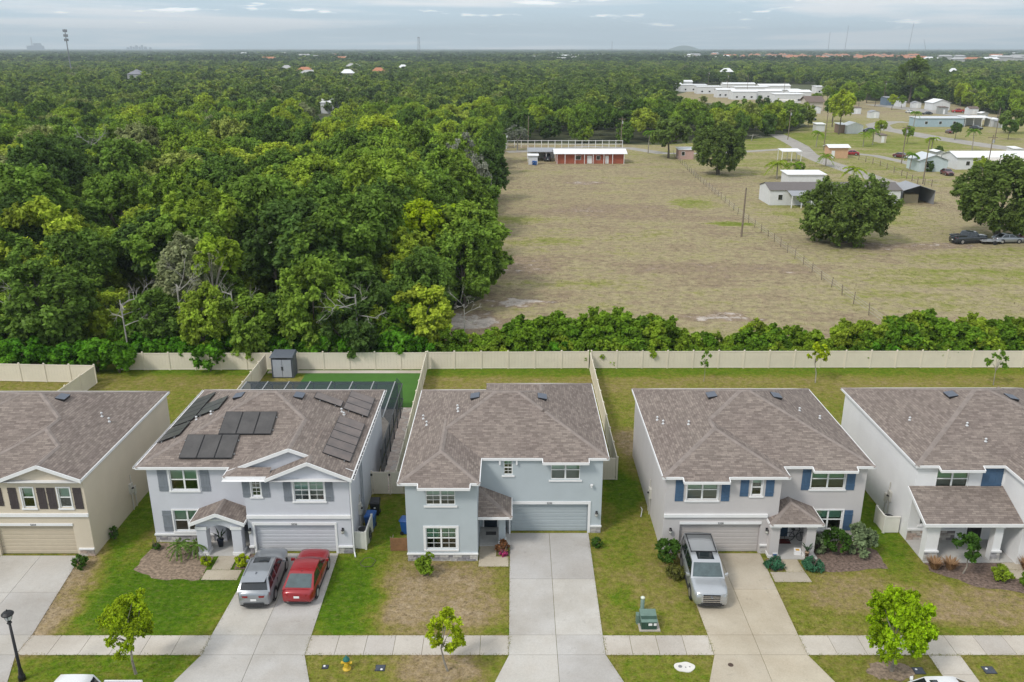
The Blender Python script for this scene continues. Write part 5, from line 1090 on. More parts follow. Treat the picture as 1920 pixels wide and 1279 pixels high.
def put_shrub(me, name, label, x, y, s=1.0, group=None, sz=None, cat='shrub', stem=None):
    t = thing(name, label, cat, (x, y, 0), group, world=False); t.rotation_euler = (0, 0, random.uniform(0, 6.28)); t.scale = (s, s, sz or s)
    link('foliage', me, t); link('stem', STEM if stem is None else stem, t); return t
sm_ = MB()
for k in range(5): a = k*1.256; sm_.tube((0, 0, -.05), (.25*math.cos(a), .25*math.sin(a), .75), .04, .015, 5, False)
STEM = sm_.mesh('stem', BARK)
WOODP = [tree_proto(101, 4.3, 7.6, 7.0, 46, 22500, 0.27, LEAFG), tree_proto(102, 4.8, 7.0, 6.6, 52, 24000, 0.27, LEAFG, clump=(.2, .36)), tree_proto(103, 3.7, 8.4, 7.4, 44, 21000, 0.26, LEAFG), tree_proto(104, 4.5, 6.6, 6.2, 50, 22500, 0.28, LEAFG, clump=(.18, .34)), tree_proto(105, 3.3, 7.0, 5.8, 36, 16500, 0.25, LEAFG), tree_proto(106, 4.0, 7.8, 6.8, 64, 22500, 0.24, LEAFG, clump=(.15, .28)), tree_proto(107, 3.6, 7.0, 7.2, 30, 12000, 0.26, LEAFG, clump=(.17, .28), bark=BARKL)]
EDGEP = [tree_proto(111, 3.7, 9.6, 5.0, 62, 27000, 0.26, LEAFG, clump=(.2, .36), lo=-.95), tree_proto(112, 4.1, 8.6, 4.5, 60, 27000, 0.26, LEAFG, clump=(.18, .34), lo=-.95), tree_proto(113, 3.2, 8.8, 4.6, 50, 21000, 0.24, LEAFG, clump=(.2, .36), lo=-.95), tree_proto(114, 3.0, 6.4, 3.3, 44, 18000, 0.23, LEAFG, clump=(.2, .36), lo=-.95)]
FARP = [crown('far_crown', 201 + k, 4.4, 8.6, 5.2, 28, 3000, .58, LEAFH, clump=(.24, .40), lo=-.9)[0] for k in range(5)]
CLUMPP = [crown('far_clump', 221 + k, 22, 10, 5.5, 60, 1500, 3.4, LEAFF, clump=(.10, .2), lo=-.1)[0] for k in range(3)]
def inside(poly, x, y):
    c = False; n = len(poly)
    for i in range(n):
        (x0, y0), (x1, y1) = poly[i], poly[(i+1) % n]
        if (y0 > y) != (y1 > y) and x < (x1-x0)*(y-y0)/(y1-y0) + x0: c = not c
    return c
def inside_np(poly, X, Y):
    c = np.zeros(len(X), bool); n = len(poly)
    for i in range(n):
        (x0, y0), (x1, y1) = poly[i], poly[(i+1) % n]
        if y0 == y1: continue
        c ^= ((y0 > Y) != (y1 > Y)) & (X < (x1-x0)*(Y-y0)/(y1-y0) + x0)
    return c
# gaps in the wood that let far roofs show
GAPS = [[(66, 362), (98, 560), (150, 760), (262, 760), (200, 560), (135, 362)], [(-52, 262), (-61, 262), (-92, 412), (-72, 412)], [(300, 180), (420, 330), (430, 400), (560, 400), (560, 180)]]
def blocked(x, y, m=3.0):
    return any(inside(CLEAR, x + a*m, y + b*m) for a, b in ((0, 0), (1, 0), (-1, 0), (0, 1), (0, -1))) or any(inside(G, x, y) for G in GAPS)
rw = random.Random(5); spots = []
y = 80.2
while y < 330:
    st = 5.9 + (y - 82) * .010; x = -.66*y - 8
    while x < .66*y + 8:
        px, py = x + rw.uniform(-.4, .4)*st, y + rw.uniform(-.4, .4)*st
        if not blocked(px, py, 1.5): spots.append((py, px))
        x += st
    y += st * .88
spots += [(97, -5.5), (104, -4.0), (91, -9.5), (87, -11.5), (112, -5.0), (84, -13.5)]
spots.sort()
def edge(x, y): return y < 89 or blocked(x, y, 6.5)
vis = lambda y, x: abs(x) < .615*y + 6
near = [q for q in spots if vis(*q)][:298]; seen_ = set(near); farspots = [q for q in spots if q not in seen_]
def zone(x, y):
    side = 'left' if x < -.32*y else ('central' if x < -.14*y else 'field side')
    if y < 88.5: return 'tree of the front row at the fence, %s part of the wood' % side
    if y < 104: return 'tree behind the front row, %s part of the wood' % side
    return 'tree in the depth of the wood, %s part' % side
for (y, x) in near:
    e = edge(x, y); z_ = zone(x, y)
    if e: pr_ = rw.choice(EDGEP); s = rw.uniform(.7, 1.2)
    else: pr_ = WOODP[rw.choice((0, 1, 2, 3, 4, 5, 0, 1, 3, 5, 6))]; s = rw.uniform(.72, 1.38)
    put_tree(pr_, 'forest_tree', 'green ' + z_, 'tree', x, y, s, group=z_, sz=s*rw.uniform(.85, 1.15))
# special crowns standing out of the wood
YP = tree_proto(131, 2.6, 5.0, 7.6, 26, 5200, .34, LEAFY, .14); YP2 = tree_proto(132, 2.0, 3.6, 7.6, 18, 3000, .32, LEAFY, .12)
def at_top(px, py, Y): return xz(px, py, Y)
for (px, py, Y, p_, lab) in ((790, 372, 104, YP, 'yellow green tree top above the edge of the wood'), (845, 370, 108, YP2, 'second yellow green crown beside the field edge'), (660, 395, 110, YP2, 'small bright yellow green tree in the middle of the wood'), (275, 350, 140, YP2, 'pale yellow tree rising from the left of the wood'), (340, 240, 215, YP, 'broad yellow green crown far back in the wood'), (480, 230, 225, YP, 'yellow green crown near the centre far back in the wood'), (120, 270, 190, YP2, 'small yellow green crown far back on the left')):
    X, Z = at_top(px, py, Y); s = Z / 10.2; put_tree(p_, 'pale_tree', lab, 'tree', X, Y, s)
# dead grey snags between the crowns
def snag(seed, h=5.0):
    rr = random.Random(seed); m = MB()
    def br(p, d, l, r, dep):
        q = p + d*l*.5 + Vector((rr.uniform(-.1, .1), rr.uniform(-.1, .1), rr.uniform(-.05, .1)))*l; e = q + (d + Vector((rr.uniform(-.35, .35), rr.uniform(-.35, .35), rr.uniform(-.3, .2)))).normalized()*l*.5
        m.tube(p, q, r, r*.8, 5, False); m.tube(q, e, r*.8, r*.5, 5, False)
        if dep:
            for k in range(rr.choice((2, 3, 3))): br(q.lerp(e, rr.random()), (d + Vector((rr.uniform(-1, 1), rr.uniform(-1, 1), rr.uniform(-.5, .7)))).normalized(), l*rr.uniform(.45, .7), r*.5, dep-1)
    top = Vector((rr.uniform(-.4, .4), rr.uniform(-.4, .4), h)); m.tube((0, 0, 0), top, .085, .06, 6, False)
    for k in range(6): br(top.lerp(Vector((0, 0, h*.5)), rr.random()), Vector((rr.uniform(-1, 1), rr.uniform(-1, 1), rr.uniform(-.1, .5))).normalized(), rr.uniform(1.2, 2.2), .045, 3)
    return m.mesh('branches', DEAD)
SN = [snag(k) for k in (3, 8, 12, 21)]
for i, (px, py, Y, lab, sc_) in enumerate(((665, 535, 78.9, 'bare pale branches hanging at the front edge of the wood', 1.0), (225, 550, 78.6, 'bare grey branches low in the wood left of the shed', .9), (330, 515, 79, 'bare grey branch tangle in the wood centre left', .9), (30, 530, 79, 'bare grey branches at the far left of the wood', .9), (435, 530, 79, 'bare grey twigs beside the slender pale tree', .8), (525, 425, 92, 'bare pale branch above the middle of the wood', .9), (870, 560, 82.5, 'low bare twigs at the field corner of the wood', .6), (160, 250, 170, 'small grey snag far back on the left', 1.2), (1410, 250, 290, 'grey mossy snag beside the far lane', 1.5), (265, 440, 100, 'grey bare twigs at the dark gap in the wood', .8))):
    X, Z = at_top(px, py, Y); t = thing('dead_tree', lab, 'dead tree', (X, Y, 0), world=False); s = max(.3, Z / 5.6); t.scale = (sc_*1.15, sc_*1.15, s); t.rotation_euler = (0, 0, rw.uniform(0, 6.28)); link('branches', SN[i % 4], t)
MOSS = tree_proto(135, 4.0, 7.4, 7.0, 40, 5200, .26, LEAFM, .22, DEAD, clump=(.16, .3))
for px, py, Y, sc_, lab in ((862, 250, 165, 1.0, 'large grey mossy tree at the corner of the field'), (895, 290, 150, .75, 'smaller grey mossy tree leaning over the field corner'), (970, 235, 262, 1.0, 'round grey tree behind the white rail fence')):
    X, Z = at_top(px, py, Y); put_tree(MOSS, 'mossy_tree', lab, 'tree', X, Y, sc_, sz=Z/10.6)
# slender pale-trunked tree
X, Z = at_top(395, 440, 82); put_tree(tree_proto(140, 2.2, 4.2, 8.2, 16, 3000, .34, LEAFB, .16, BARKL), 'slender_tree', 'slender pale trunked tree with a light green top at the front of the wood', 'tree', X, 82.0, Z / 10.2)
# big oaks of the open land
OAKP = [tree_proto(151, 7.8, 10.0, 5.1, 130, 46000, .30, LEAFO, .5, clump=(.13, .25), lo=-.95), tree_proto(152, 7.2, 10.0, 6.0, 120, 40000, .30, LEAFO, .45, clump=(.13, .25), lo=-.85)]
put_tree(OAKP[0], 'oak_tree', 'broad dark oak hiding the white mobile home in the pasture', 'tree', *g(1583, 455), 1.0)
put_tree(OAKP[1], 'oak_tree', 'round oak standing alone near the brick house', 'tree', *g(1346, 328), 1.02, sz=1.08)
put_tree(OAKP[1], 'oak_tree', 'wide oak above the dark parked pickup', 'tree', *g(1868, 447), 1.15, rz=2.0)
put_tree(OAKP[0], 'oak_tree', 'oak at the picture edge behind the parked vehicles', 'tree', *g(1975, 430), .95, rz=4.0)
OAK3 = tree_proto(153, 4.4, 5.6, 4.6, 40, 8000, .42, LEAFO, .25, clump=(.18, .3))
put_tree(OAK3, 'oak_tree', 'small round oak beside the pale blue building', 'tree', *g(1893, 250), 1.15)
put_tree(OAK3, 'oak_tree', 'leaning oak with a bare trunk left of the lone oak', 'tree', *g(1253, 297), 1.35, sz=1.5)
put_tree(WOODP[2], 'tall_tree', 'tall light green tree above the small white sheds', 'tree', *g(1572, 252), 1.25, sz=1.35)
put_tree(WOODP[2], 'tall_tree', 'tall green tree beside the far brown roofed house', 'tree', *g(1560, 238), 1.0, sz=1.2)
put_tree(WOODP[6], 'tall_tree', 'loose grey green tree in front of the white long building', 'tree', *g(1835, 345), .62)
CAS = tree_proto(160, 4.6, 13, 8.5, 50, 9000, .5, LEAFO, .3, clump=(.2, .32)); put_tree(CAS, 'tall_tree', 'tall dark columnar tree at the far settlement', 'tree', *g(1703, 194), 1.9, sz=1.75)
for px, py, s in ((1640, 200, .9), (1610, 205, .8), (1672, 206, .8), (1725, 197, 1.0), (1745, 188, 1.1), (1775, 190, 1.0), (1812, 207, .8), (1840, 205, 1.0), (1865, 212, 1.1), (1900, 216, 1.2), (1550, 196, .9), (1530, 203, .7), (1500, 228, .6), (1870, 222, .8), (1908, 230, .9), (1590, 196, 1.1), (1625, 193, 1.1), (1660, 192, 1.1), (1690, 203, .7), (1800, 200, 1.1), (1830, 198, 1.2), (1480, 214, .7), (1515, 236, .6), (1650, 255, .5), (1790, 262, .5), (1890, 262, .6), (1700, 270, .5), (1560, 228, .9)):
    put_tree(WOODP[int(px) % 6], 'settlement_tree', 'green tree standing among the far homes on the right', 'tree', *g(px, py), s, group='trees among the far homes')
for px, py, s, lab in ((1760, 290, .32, 'round bush left of the long white house'), (1500, 322, .3, 'bush behind the mobile home near the lane'), (1905, 322, .35, 'bush in front of the long white house'), (1740, 322, .35, 'dark bush left of the pale blue shed')):
    put_tree(EDGEP[3], 'yard_bush', lab, 'bush', *g(px, py), s*1.3)
# palms
def palm(seed, h, fr=2.2, n=18, mat=None, ls=.30, tr=1.0):
    rr = random.Random(seed); tk = MB(); px_ = 0
    for k in range(6): tk.tube((.03*k*k*.3, 0, h*k/6), (.03*(k+1)**2*.3, 0, h*(k+1)/6), .16*tr - .01*k*tr, .15*tr - .01*k*tr, 8, False)
    c = Vector((.03*36*.3, 0, h)); P, Nn = [], []
    for k in range(n):
        a = k*2.4; el = rr.uniform(-.1, 1.1); d = Vector((math.cos(a), math.sin(a), 0))
        for j in range(1, 15):
            f = j/14; p = c + d*fr*f*math.cos(el*.6) + Vector((0, 0, fr*(math.sin(el)*f - .75*f*f)))
            for s in (-1, 1):
                sd_ = d.cross(Vector((0, 0, 1)))*s; P.append(p + sd_*.6*ls*(1-f*.6) + Vector((0, 0, -.2*ls))); Nn.append((Vector((0, 0, 1)) + sd_*.6 + d*.2))
    return tk.mesh('trunk', BARKL), leaves('fronds', np.array([tuple(p) for p in P]), np.array([tuple(p) for p in Nn]), ls, mat or LEAFB, 0, 1.9, seed)
PALM = [palm(1, 4.5), palm(2, 6.0), palm(3, 3.0, 2.6)]
for i, (px, py, k, s, lab) in enumerate(((1215, 288, 1, 1.0, 'single palm behind the brick house lane'), (1745, 290, 0, 1.0, 'palm in front of the long white building'), (1822, 284, 1, 1.0, 'tall palm left of the white building roof'), (1636, 272, 0, 1.0, 'palm beside the far curved lane'), (1618, 275, 0, .9, 'thin palm next to the curved lane palm'), (1530, 276, 0, 1.0, 'palm by the orange shed'), (1712, 242, 1, 1.0, 'palm at the corner of the pale blue building'), (1456, 335, 2, 1.15, 'low wide palm behind the white mobile home'), (1490, 333, 2, 1.05, 'second low palm behind the white mobile home'), (1548, 312, 2, .9, 'short young palm along the lane'), (1598, 345, 2, 1.1, 'yellowish palm behind the pasture oak'), (1705, 320, 0, .9, 'palm left of the pale blue shed'))):
    t = thing('palm_tree', lab, 'palm', (*g(px, py), 0), world=False); t.scale = (s, s, s); t.rotation_euler = (0, 0, i*1.1); link('trunk', PALM[k][0], t); link('fronds', PALM[k][1], t)
# the hedge of wild shrubs behind the fence
SHB = [crown('foliage', 301 + k, 1.7, 2.9 + .5*(k % 2), 1.55 + .25*(k % 2), 30, 6000, .20, LEAFB, clump=(.18, .36), lo=-.8)[0] for k in range(5)]
rs = random.Random(11)
for i in range(54):
    x = -6.5 + i * 1.14; prof = .72 + .42*math.exp(-((x - 6)/7)**2) + .30*math.exp(-((x - 13)/4)**2) + .45*math.exp(-((x - 39)/6)**2) + .3*math.exp(-((x - 50)/6)**2) - .22*math.exp(-((x - 21)/2.2)**2) + .25*math.exp(-((x-24.5)/1.5)**2)
    for row in range(3):
        if row == 1 and rs.random() < .3: continue
        s = max(.55, prof * rs.uniform(.75, 1.22) * (.62 if not row else 1.0)); put_shrub(SHB[rs.randrange(5)], 'wild_shrub', 'wild green shrub in the hedge behind the beige fence', x + rs.uniform(-.5, .5), 78.1 + row*1.5 + rs.uniform(-.2, .5), s, 'shrubs of the hedge behind the fence')
SHV = [crown('foliage', 311 + k, 1.5, 2.6, 1.5, 28, 5200, .22, leafmat('vine_foliage', [(0, (.085, .25, .014)), (1, (.13, .30, .02))], .42) if k == 0 else MATS['vine_foliage'], clump=(.22, .36), lo=-.8)[0] for k in range(2)]
for i in range(46):
    x = -62 + i * 1.19; s = rs.uniform(.7, 1.25)
    put_shrub(SHV[i % 2], 'vine_thicket', 'bright green leafy thicket at the foot of the wood behind the fence', x, 78.0 + rs.uniform(0, 1.4) - (2.2 if x < -38.5 else 0), s, 'leafy thickets at the foot of the wood')
for px, py, lab, s in ((375, 690, 'leafy vine clump hanging over the fence left of the shed', 1.1), (190, 700, 'bright vine clump filling the gap between the two fences', 1.2), (345, 672, 'small vine clump spilling over the fence', .8), (1050, 668, 'branches of a shrub hanging over the fence behind the blue grey house', .85), (1640, 668, 'drooping shrub branch over the right hand fence', .85), (1690, 672, 'second drooping branch over the right hand fence', .8)):
    X, Y = g(px, py, 1.3); put_shrub(SHV[0], 'vine_clump', lab, X, 78.1 if px > 1000 else (76.0 if px > 360 else (77.2 if px > 300 else 75.5)), s)
# front garden plants and street trees
STP = tree_proto(401, 1.3, 3.4, 2.6, 48, 14000, .08, LEAFY, .07, BARKL, clump=(.18, .32)); STP2 = tree_proto(402, 1.1, 2.4, 2.3, 40, 9000, .075, LEAFY, .055, BARKL, clump=(.15, .28), lo=-.9); STP3 = tree_proto(403, 1.85, 3.8, 2.6, 80, 32000, .09, leafmat('lime_foliage', [(0, (.29, .47, .010)), (1, (.35, .51, .012))], .45), .1, BARKL, clump=(.15, .28), lo=-.8)
put_tree(STP, 'street_tree', 'thin young street tree in front of the lilac house lawn', 'tree', -18.5, 34.4, 1.0, sz=1.12)
put_tree(STP2, 'street_tree', 'small lime green street tree before the blue grey house', 'tree', -3.16, 34.6, 1.0, sz=1.0)
put_tree(STP3, 'street_tree', 'full lime green street tree right of the tan driveway', 'tree', 18.75, 34.6, .92, sz=1.08)
SAP = tree_proto(405, .95, 2.0, 2.6, 16, 1500, .14, LEAFY, .05, BARKL, clump=(.2, .34)); put_tree(SAP, 'sapling', 'lime green sapling on the back lawn before the long fence', 'tree', 27.9, 73.0, 1.1)
SAP2 = tree_proto(406, .9, 2.2, 2.0, 12, 420, .15, LEAFB, .04, BARKL, clump=(.2, .3)); put_tree(SAP2, 'sapling', 'sparse sapling at the right end of the back lawn', 'tree', 44.0, 72.5, 1.15); put_tree(SAP2, 'sapling', 'thin sapling against the fence behind the taupe house', 'tree', 17.7, 73.4, .75, sz=1.0)
put_tree(tree_proto(407, 1.0, 1.9, 1.75, 20, 1500, .13, LEAFD, .05, BARKL, clump=(.18, .32)), 'crape_myrtle', 'small dark leaved tree with pale stems before the white porch', 'tree', 26.4, 42.9, 1.0)
def bush(seed, R, h_, n, size, mat, **kw): return crown('foliage', seed, R, h_, h_*.52, 30, int(n*2.6), size*.72, mat, clump=(.22, .40), lo=-.9, **kw)[0]
def rod(P, **k): return P
put_shrub(bush(501, .62, 1.5, 2600, .12, LEAFB), 'garden_shrub', 'tall rounded green shrub before the blue grey house window', -5.0, 42.75, 1.0)
put_shrub(bush(502, .40, .75, 1200, .09, LEAFY), 'garden_shrub', 'lime green ball shrub left of the lilac house walk', -18.2, 43.75, .85); put_shrub(bush(503, .45, .85, 1400, .09, LEAFY), 'garden_shrub', 'lime green ball shrub right of the lilac house walk', -16.0, 43.65, .95)
put_shrub(bush(504, .5, .7, 1000, .11, LEAFR), 'garden_shrub', 'red and yellow leaved shrub at the blue grey porch', -.55, 45.2, .95); put_shrub(bush(505, .34, .42, 500, .09, leafmat('pink_bloom', [(0, (.42, .05, .16)), (1, (.5, .09, .22))], .3)), 'flower_clump', 'pink flower clump at the blue grey porch', -.5, 44.75, .8, cat='flowers')
put_shrub(bush(506, .45, .75, 900, .10, LEAFD), 'garden_shrub', 'small dark green shrub at the corner of the blue grey garage', 5.2, 45.7, .85)
put_shrub(bush(507, .85, 1.9, 2600, .12, LEAFD), 'garden_shrub', 'tall dark shrub with pale blooms beside the taupe garage', 9.3, 43.95, .92); put_shrub(bush(508, .6, .8, 900, .1, leafmat('yellowing', [(0, (.2, .17, .04)), (1, (.15, .16, .04))])), 'garden_shrub', 'yellowing low shrub beside the tan driveway', 9.45, 42.4, .95)
put_shrub(bush(509, .62, .55, 1600, .08, LEAFJ), 'juniper', 'blue green juniper left of the taupe front walk', 15.55, 43.55, 1.0); put_shrub(bush(510, .68, .55, 1700, .08, LEAFJ), 'juniper', 'blue green juniper right of the taupe front walk', 17.75, 43.35, 1.0)
put_shrub(bush(511, .95, 1.7, 3200, .13, LEAFP), 'garden_shrub', 'large pale green shrub at the right corner of the taupe house', 21.15, 45.0, 1.1); put_shrub(bush(512, .9, 1.7, 2800, .12, LEAFD), 'garden_shrub', 'dark green shrub between the two paler shrubs of the taupe house', 19.6, 45.1, 1.0); put_shrub(bush(513, .7, 1.3, 1600, .12, LEAFP), 'garden_shrub', 'pale green shrub beside the taupe porch column', 18.75, 45.2, .9)
for x, y, lab in ((28.3, 42.3, 'clipped green shrub before the white porch'), (29.6, 41.6, 'second clipped green shrub at the picture edge')): put_shrub(bush(int(x*10), .62, .75, 1700, .09, LEAFB), 'clipped_shrub', lab, x, y, 1.05)
def tuft(seed, n, h_, sp, mat, w=.03):
    rr = np.random.default_rng(seed); a = rr.uniform(0, 6.28, n); r0 = rr.uniform(0, sp*.4, n); l = h_*rr.uniform(.6, 1.1, n); P = np.stack([np.cos(a)*(r0 + l*.25), np.sin(a)*(r0 + l*.25), l*.5], 1); V = []; F = []
    for i in range(n):
        b = np.array([np.cos(a[i])*r0[i], np.sin(a[i])*r0[i], 0]); t = np.array([np.cos(a[i])*(r0[i] + l[i]*.55), np.sin(a[i])*(r0[i] + l[i]*.55), l[i]*.85]); s = np.array([-np.sin(a[i]), np.cos(a[i]), 0])*w; m_ = (b + t)/2 + np.array([0, 0, l[i]*.18]); k = len(V); V += [tuple(b), tuple(m_ - s), tuple(t), tuple(m_ + s)]; F.append((k, k+1, k+2, k+3))
    me = bpy.data.meshes.new('blades'); me.from_pydata(V, [], F); at = me.attributes.new('leaf', 'FLOAT', 'POINT'); at.data.foreach_set('value', np.repeat(rr.uniform(.2, .9, n), 4).astype(np.float32)); me.materials.append(mat); return me
GT = tuft(1, 170, .75, .5, LEAFT)
for x, y, lab in ((24.95, 43.35, 'tan ornamental grass at the corner column of the white porch'), (25.85, 43.3, 'tan ornamental grass right of the corner tuft'), (30.3, 43.2, 'tan ornamental grass at the picture edge')):
    t = thing('ornamental_grass', lab, 'grass clump', (x, y, 0), world=False); link('blades', GT, t); link('seed_heads', tuft(int(x), 40, .9, .3, LEAFT, .02), t)
PYG = palm(9, 1.0, .95, 15, leafmat('pygmy_palm', [(0, (.10, .18, .03)), (1, (.13, .22, .04))], .3), .11, .6)
for x, y, s, lab in ((-20.3, 44.6, .85, 'feathery pygmy palm under the lilac house window'), (-19.35, 44.8, .75, 'smaller pygmy palm beside the arched porch')):
    t = thing('pygmy_palm', lab, 'palm', (x, y, 0), world=False); t.scale = (s, s, s); link('trunk', PYG[0], t); link('fronds', PYG[1], t)
put_shrub(bush(520, .45, .8, 700, .1, LEAFR), 'garden_shrub', 'dark reddish shrub between the pygmy palms and the porch', -18.9, 45.6, .8); put_shrub(bush(521, .3, .5, 300, .08, LEAFD), 'garden_shrub', 'low dark plant at the left corner of the lilac house', -21.8, 45.4, .9)
put_shrub(bush(522, .5, .8, 800, .1, LEAFD), 'garden_shrub', 'flowering dark shrub beside the beige garage', -25.55, 43.5, .95); put_shrub(bush(523, .3, .9, 200, .1, LEAFD), 'garden_shrub', 'sparse spindly plant along the beige side wall', -24.9, 46.6, 1.0)
# grass blades over the lawns
def blades(name, label, poly_rects, n, h_, w, mat, seed):
    r = np.random.default_rng(seed); X, Y = [], []
    tot = sum((b-a)*(d-c) for a, b, c, d in poly_rects)
    for a, b, c, d in poly_rects: k = int(n*(b-a)*(d-c)/tot); X.append(r.uniform(a, b, k)); Y.append(r.uniform(c, d, k))
    X = np.concatenate(X); Y = np.concatenate(Y); ok = np.ones(len(X), bool)
    for P in NOGRASS: ok &= ~inside_np(P, X, Y)
    for (a, b, c, d) in HOUSES: ok &= ~((X > a) & (X < b) & (Y > c) & (Y < d))
    X, Y = X[ok], Y[ok]
    if name == 'lawn_blades':
        ex, ey = edge_grass(); X = np.concatenate([X, ex]); Y = np.concatenate([Y, ey])
    n = len(X); a = r.uniform(0, 6.28, n); l = h_*r.uniform(.5, 1.3, n); lean = r.uniform(1.2, 2.4, n)*l
    V = np.zeros((n, 3, 3)); s = np.stack([-np.sin(a), np.cos(a)], 1)*w*.5; V[:, 0, 0] = X - s[:, 0]; V[:, 0, 1] = Y - s[:, 1]; V[:, 1, 0] = X + s[:, 0]; V[:, 1, 1] = Y + s[:, 1]; V[:, 2, 0] = X + np.cos(a)*lean; V[:, 2, 1] = Y + np.sin(a)*lean; V[:, 2, 2] = l
    me = bpy.data.meshes.new(name); me.vertices.add(n*3); me.vertices.foreach_set('co', V.astype(np.float32).ravel()); me.loops.add(n*3); me.loops.foreach_set('vertex_index', np.arange(n*3, dtype=np.int32)); me.polygons.add(n); me.polygons.foreach_set('loop_start', np.arange(0, n*3, 3, dtype=np.int32)); me.polygons.foreach_set('loop_total', np.full(n, 3, dtype=np.int32)); me.materials.append(mat); me.update(calc_edges=True)
    return tag(link(name, me), label, 'grass', kind='stuff')
def edge_grass():
    cnt = {}
    for P in SLABS:
        for i in range(len(P)):
            a, b = P[i], P[(i+1) % len(P)]; k = tuple(sorted(((round(a[0], 2), round(a[1], 2)), (round(b[0], 2), round(b[1], 2))))); cnt[k] = cnt.get(k, 0) + 1
    r = np.random.default_rng(12); X, Y = [], []
    for (a, b), c in cnt.items():
        if c > 1 or a[1] < 33.2 or (abs(a[1]-b[1]) < .02 and a[1] > 44.2): continue
        L = math.hypot(a[0]-b[0], a[1]-b[1]); n = int(L*46); f = r.uniform(0, 1, n); w_ = .07*(.4 + .6*np.sin(f*L*2.1 + a[0])**2)
        nx, ny = -(b[1]-a[1])/L, (b[0]-a[0])/L; o = r.normal(0, 1, n)*w_; X.append(a[0] + (b[0]-a[0])*f + nx*o); Y.append(a[1] + (b[1]-a[1])*f + ny*o)
    return np.concatenate(X), np.concatenate(Y)
HOUSES = [(-38, -25.25, 44.7, 57.8), (-22.15, -9.68, 45.0, 58), (-6.24, 5.62, 47.3, 59.2), (-6.24, -2.05, 44.2, 48), (9.1, 21.55, 45, 58.3), (24.6, 38, 46.4, 58.3)]
blades('lawn_blades', 'short patchy grass on the lawns around the houses', [(-34, 34, 32.95, 47), (-34, 34, 47, 60), (-50, 52, 60, 76.4)], 170000, .05, .06, LAWN, 3)
blades('field_blades', 'dry patchy grass on the pasture beyond the fence', [(-6, 75, 80, 150), (-6, 100, 150, 235)], 60000, .07, .16, FIELD, 4)
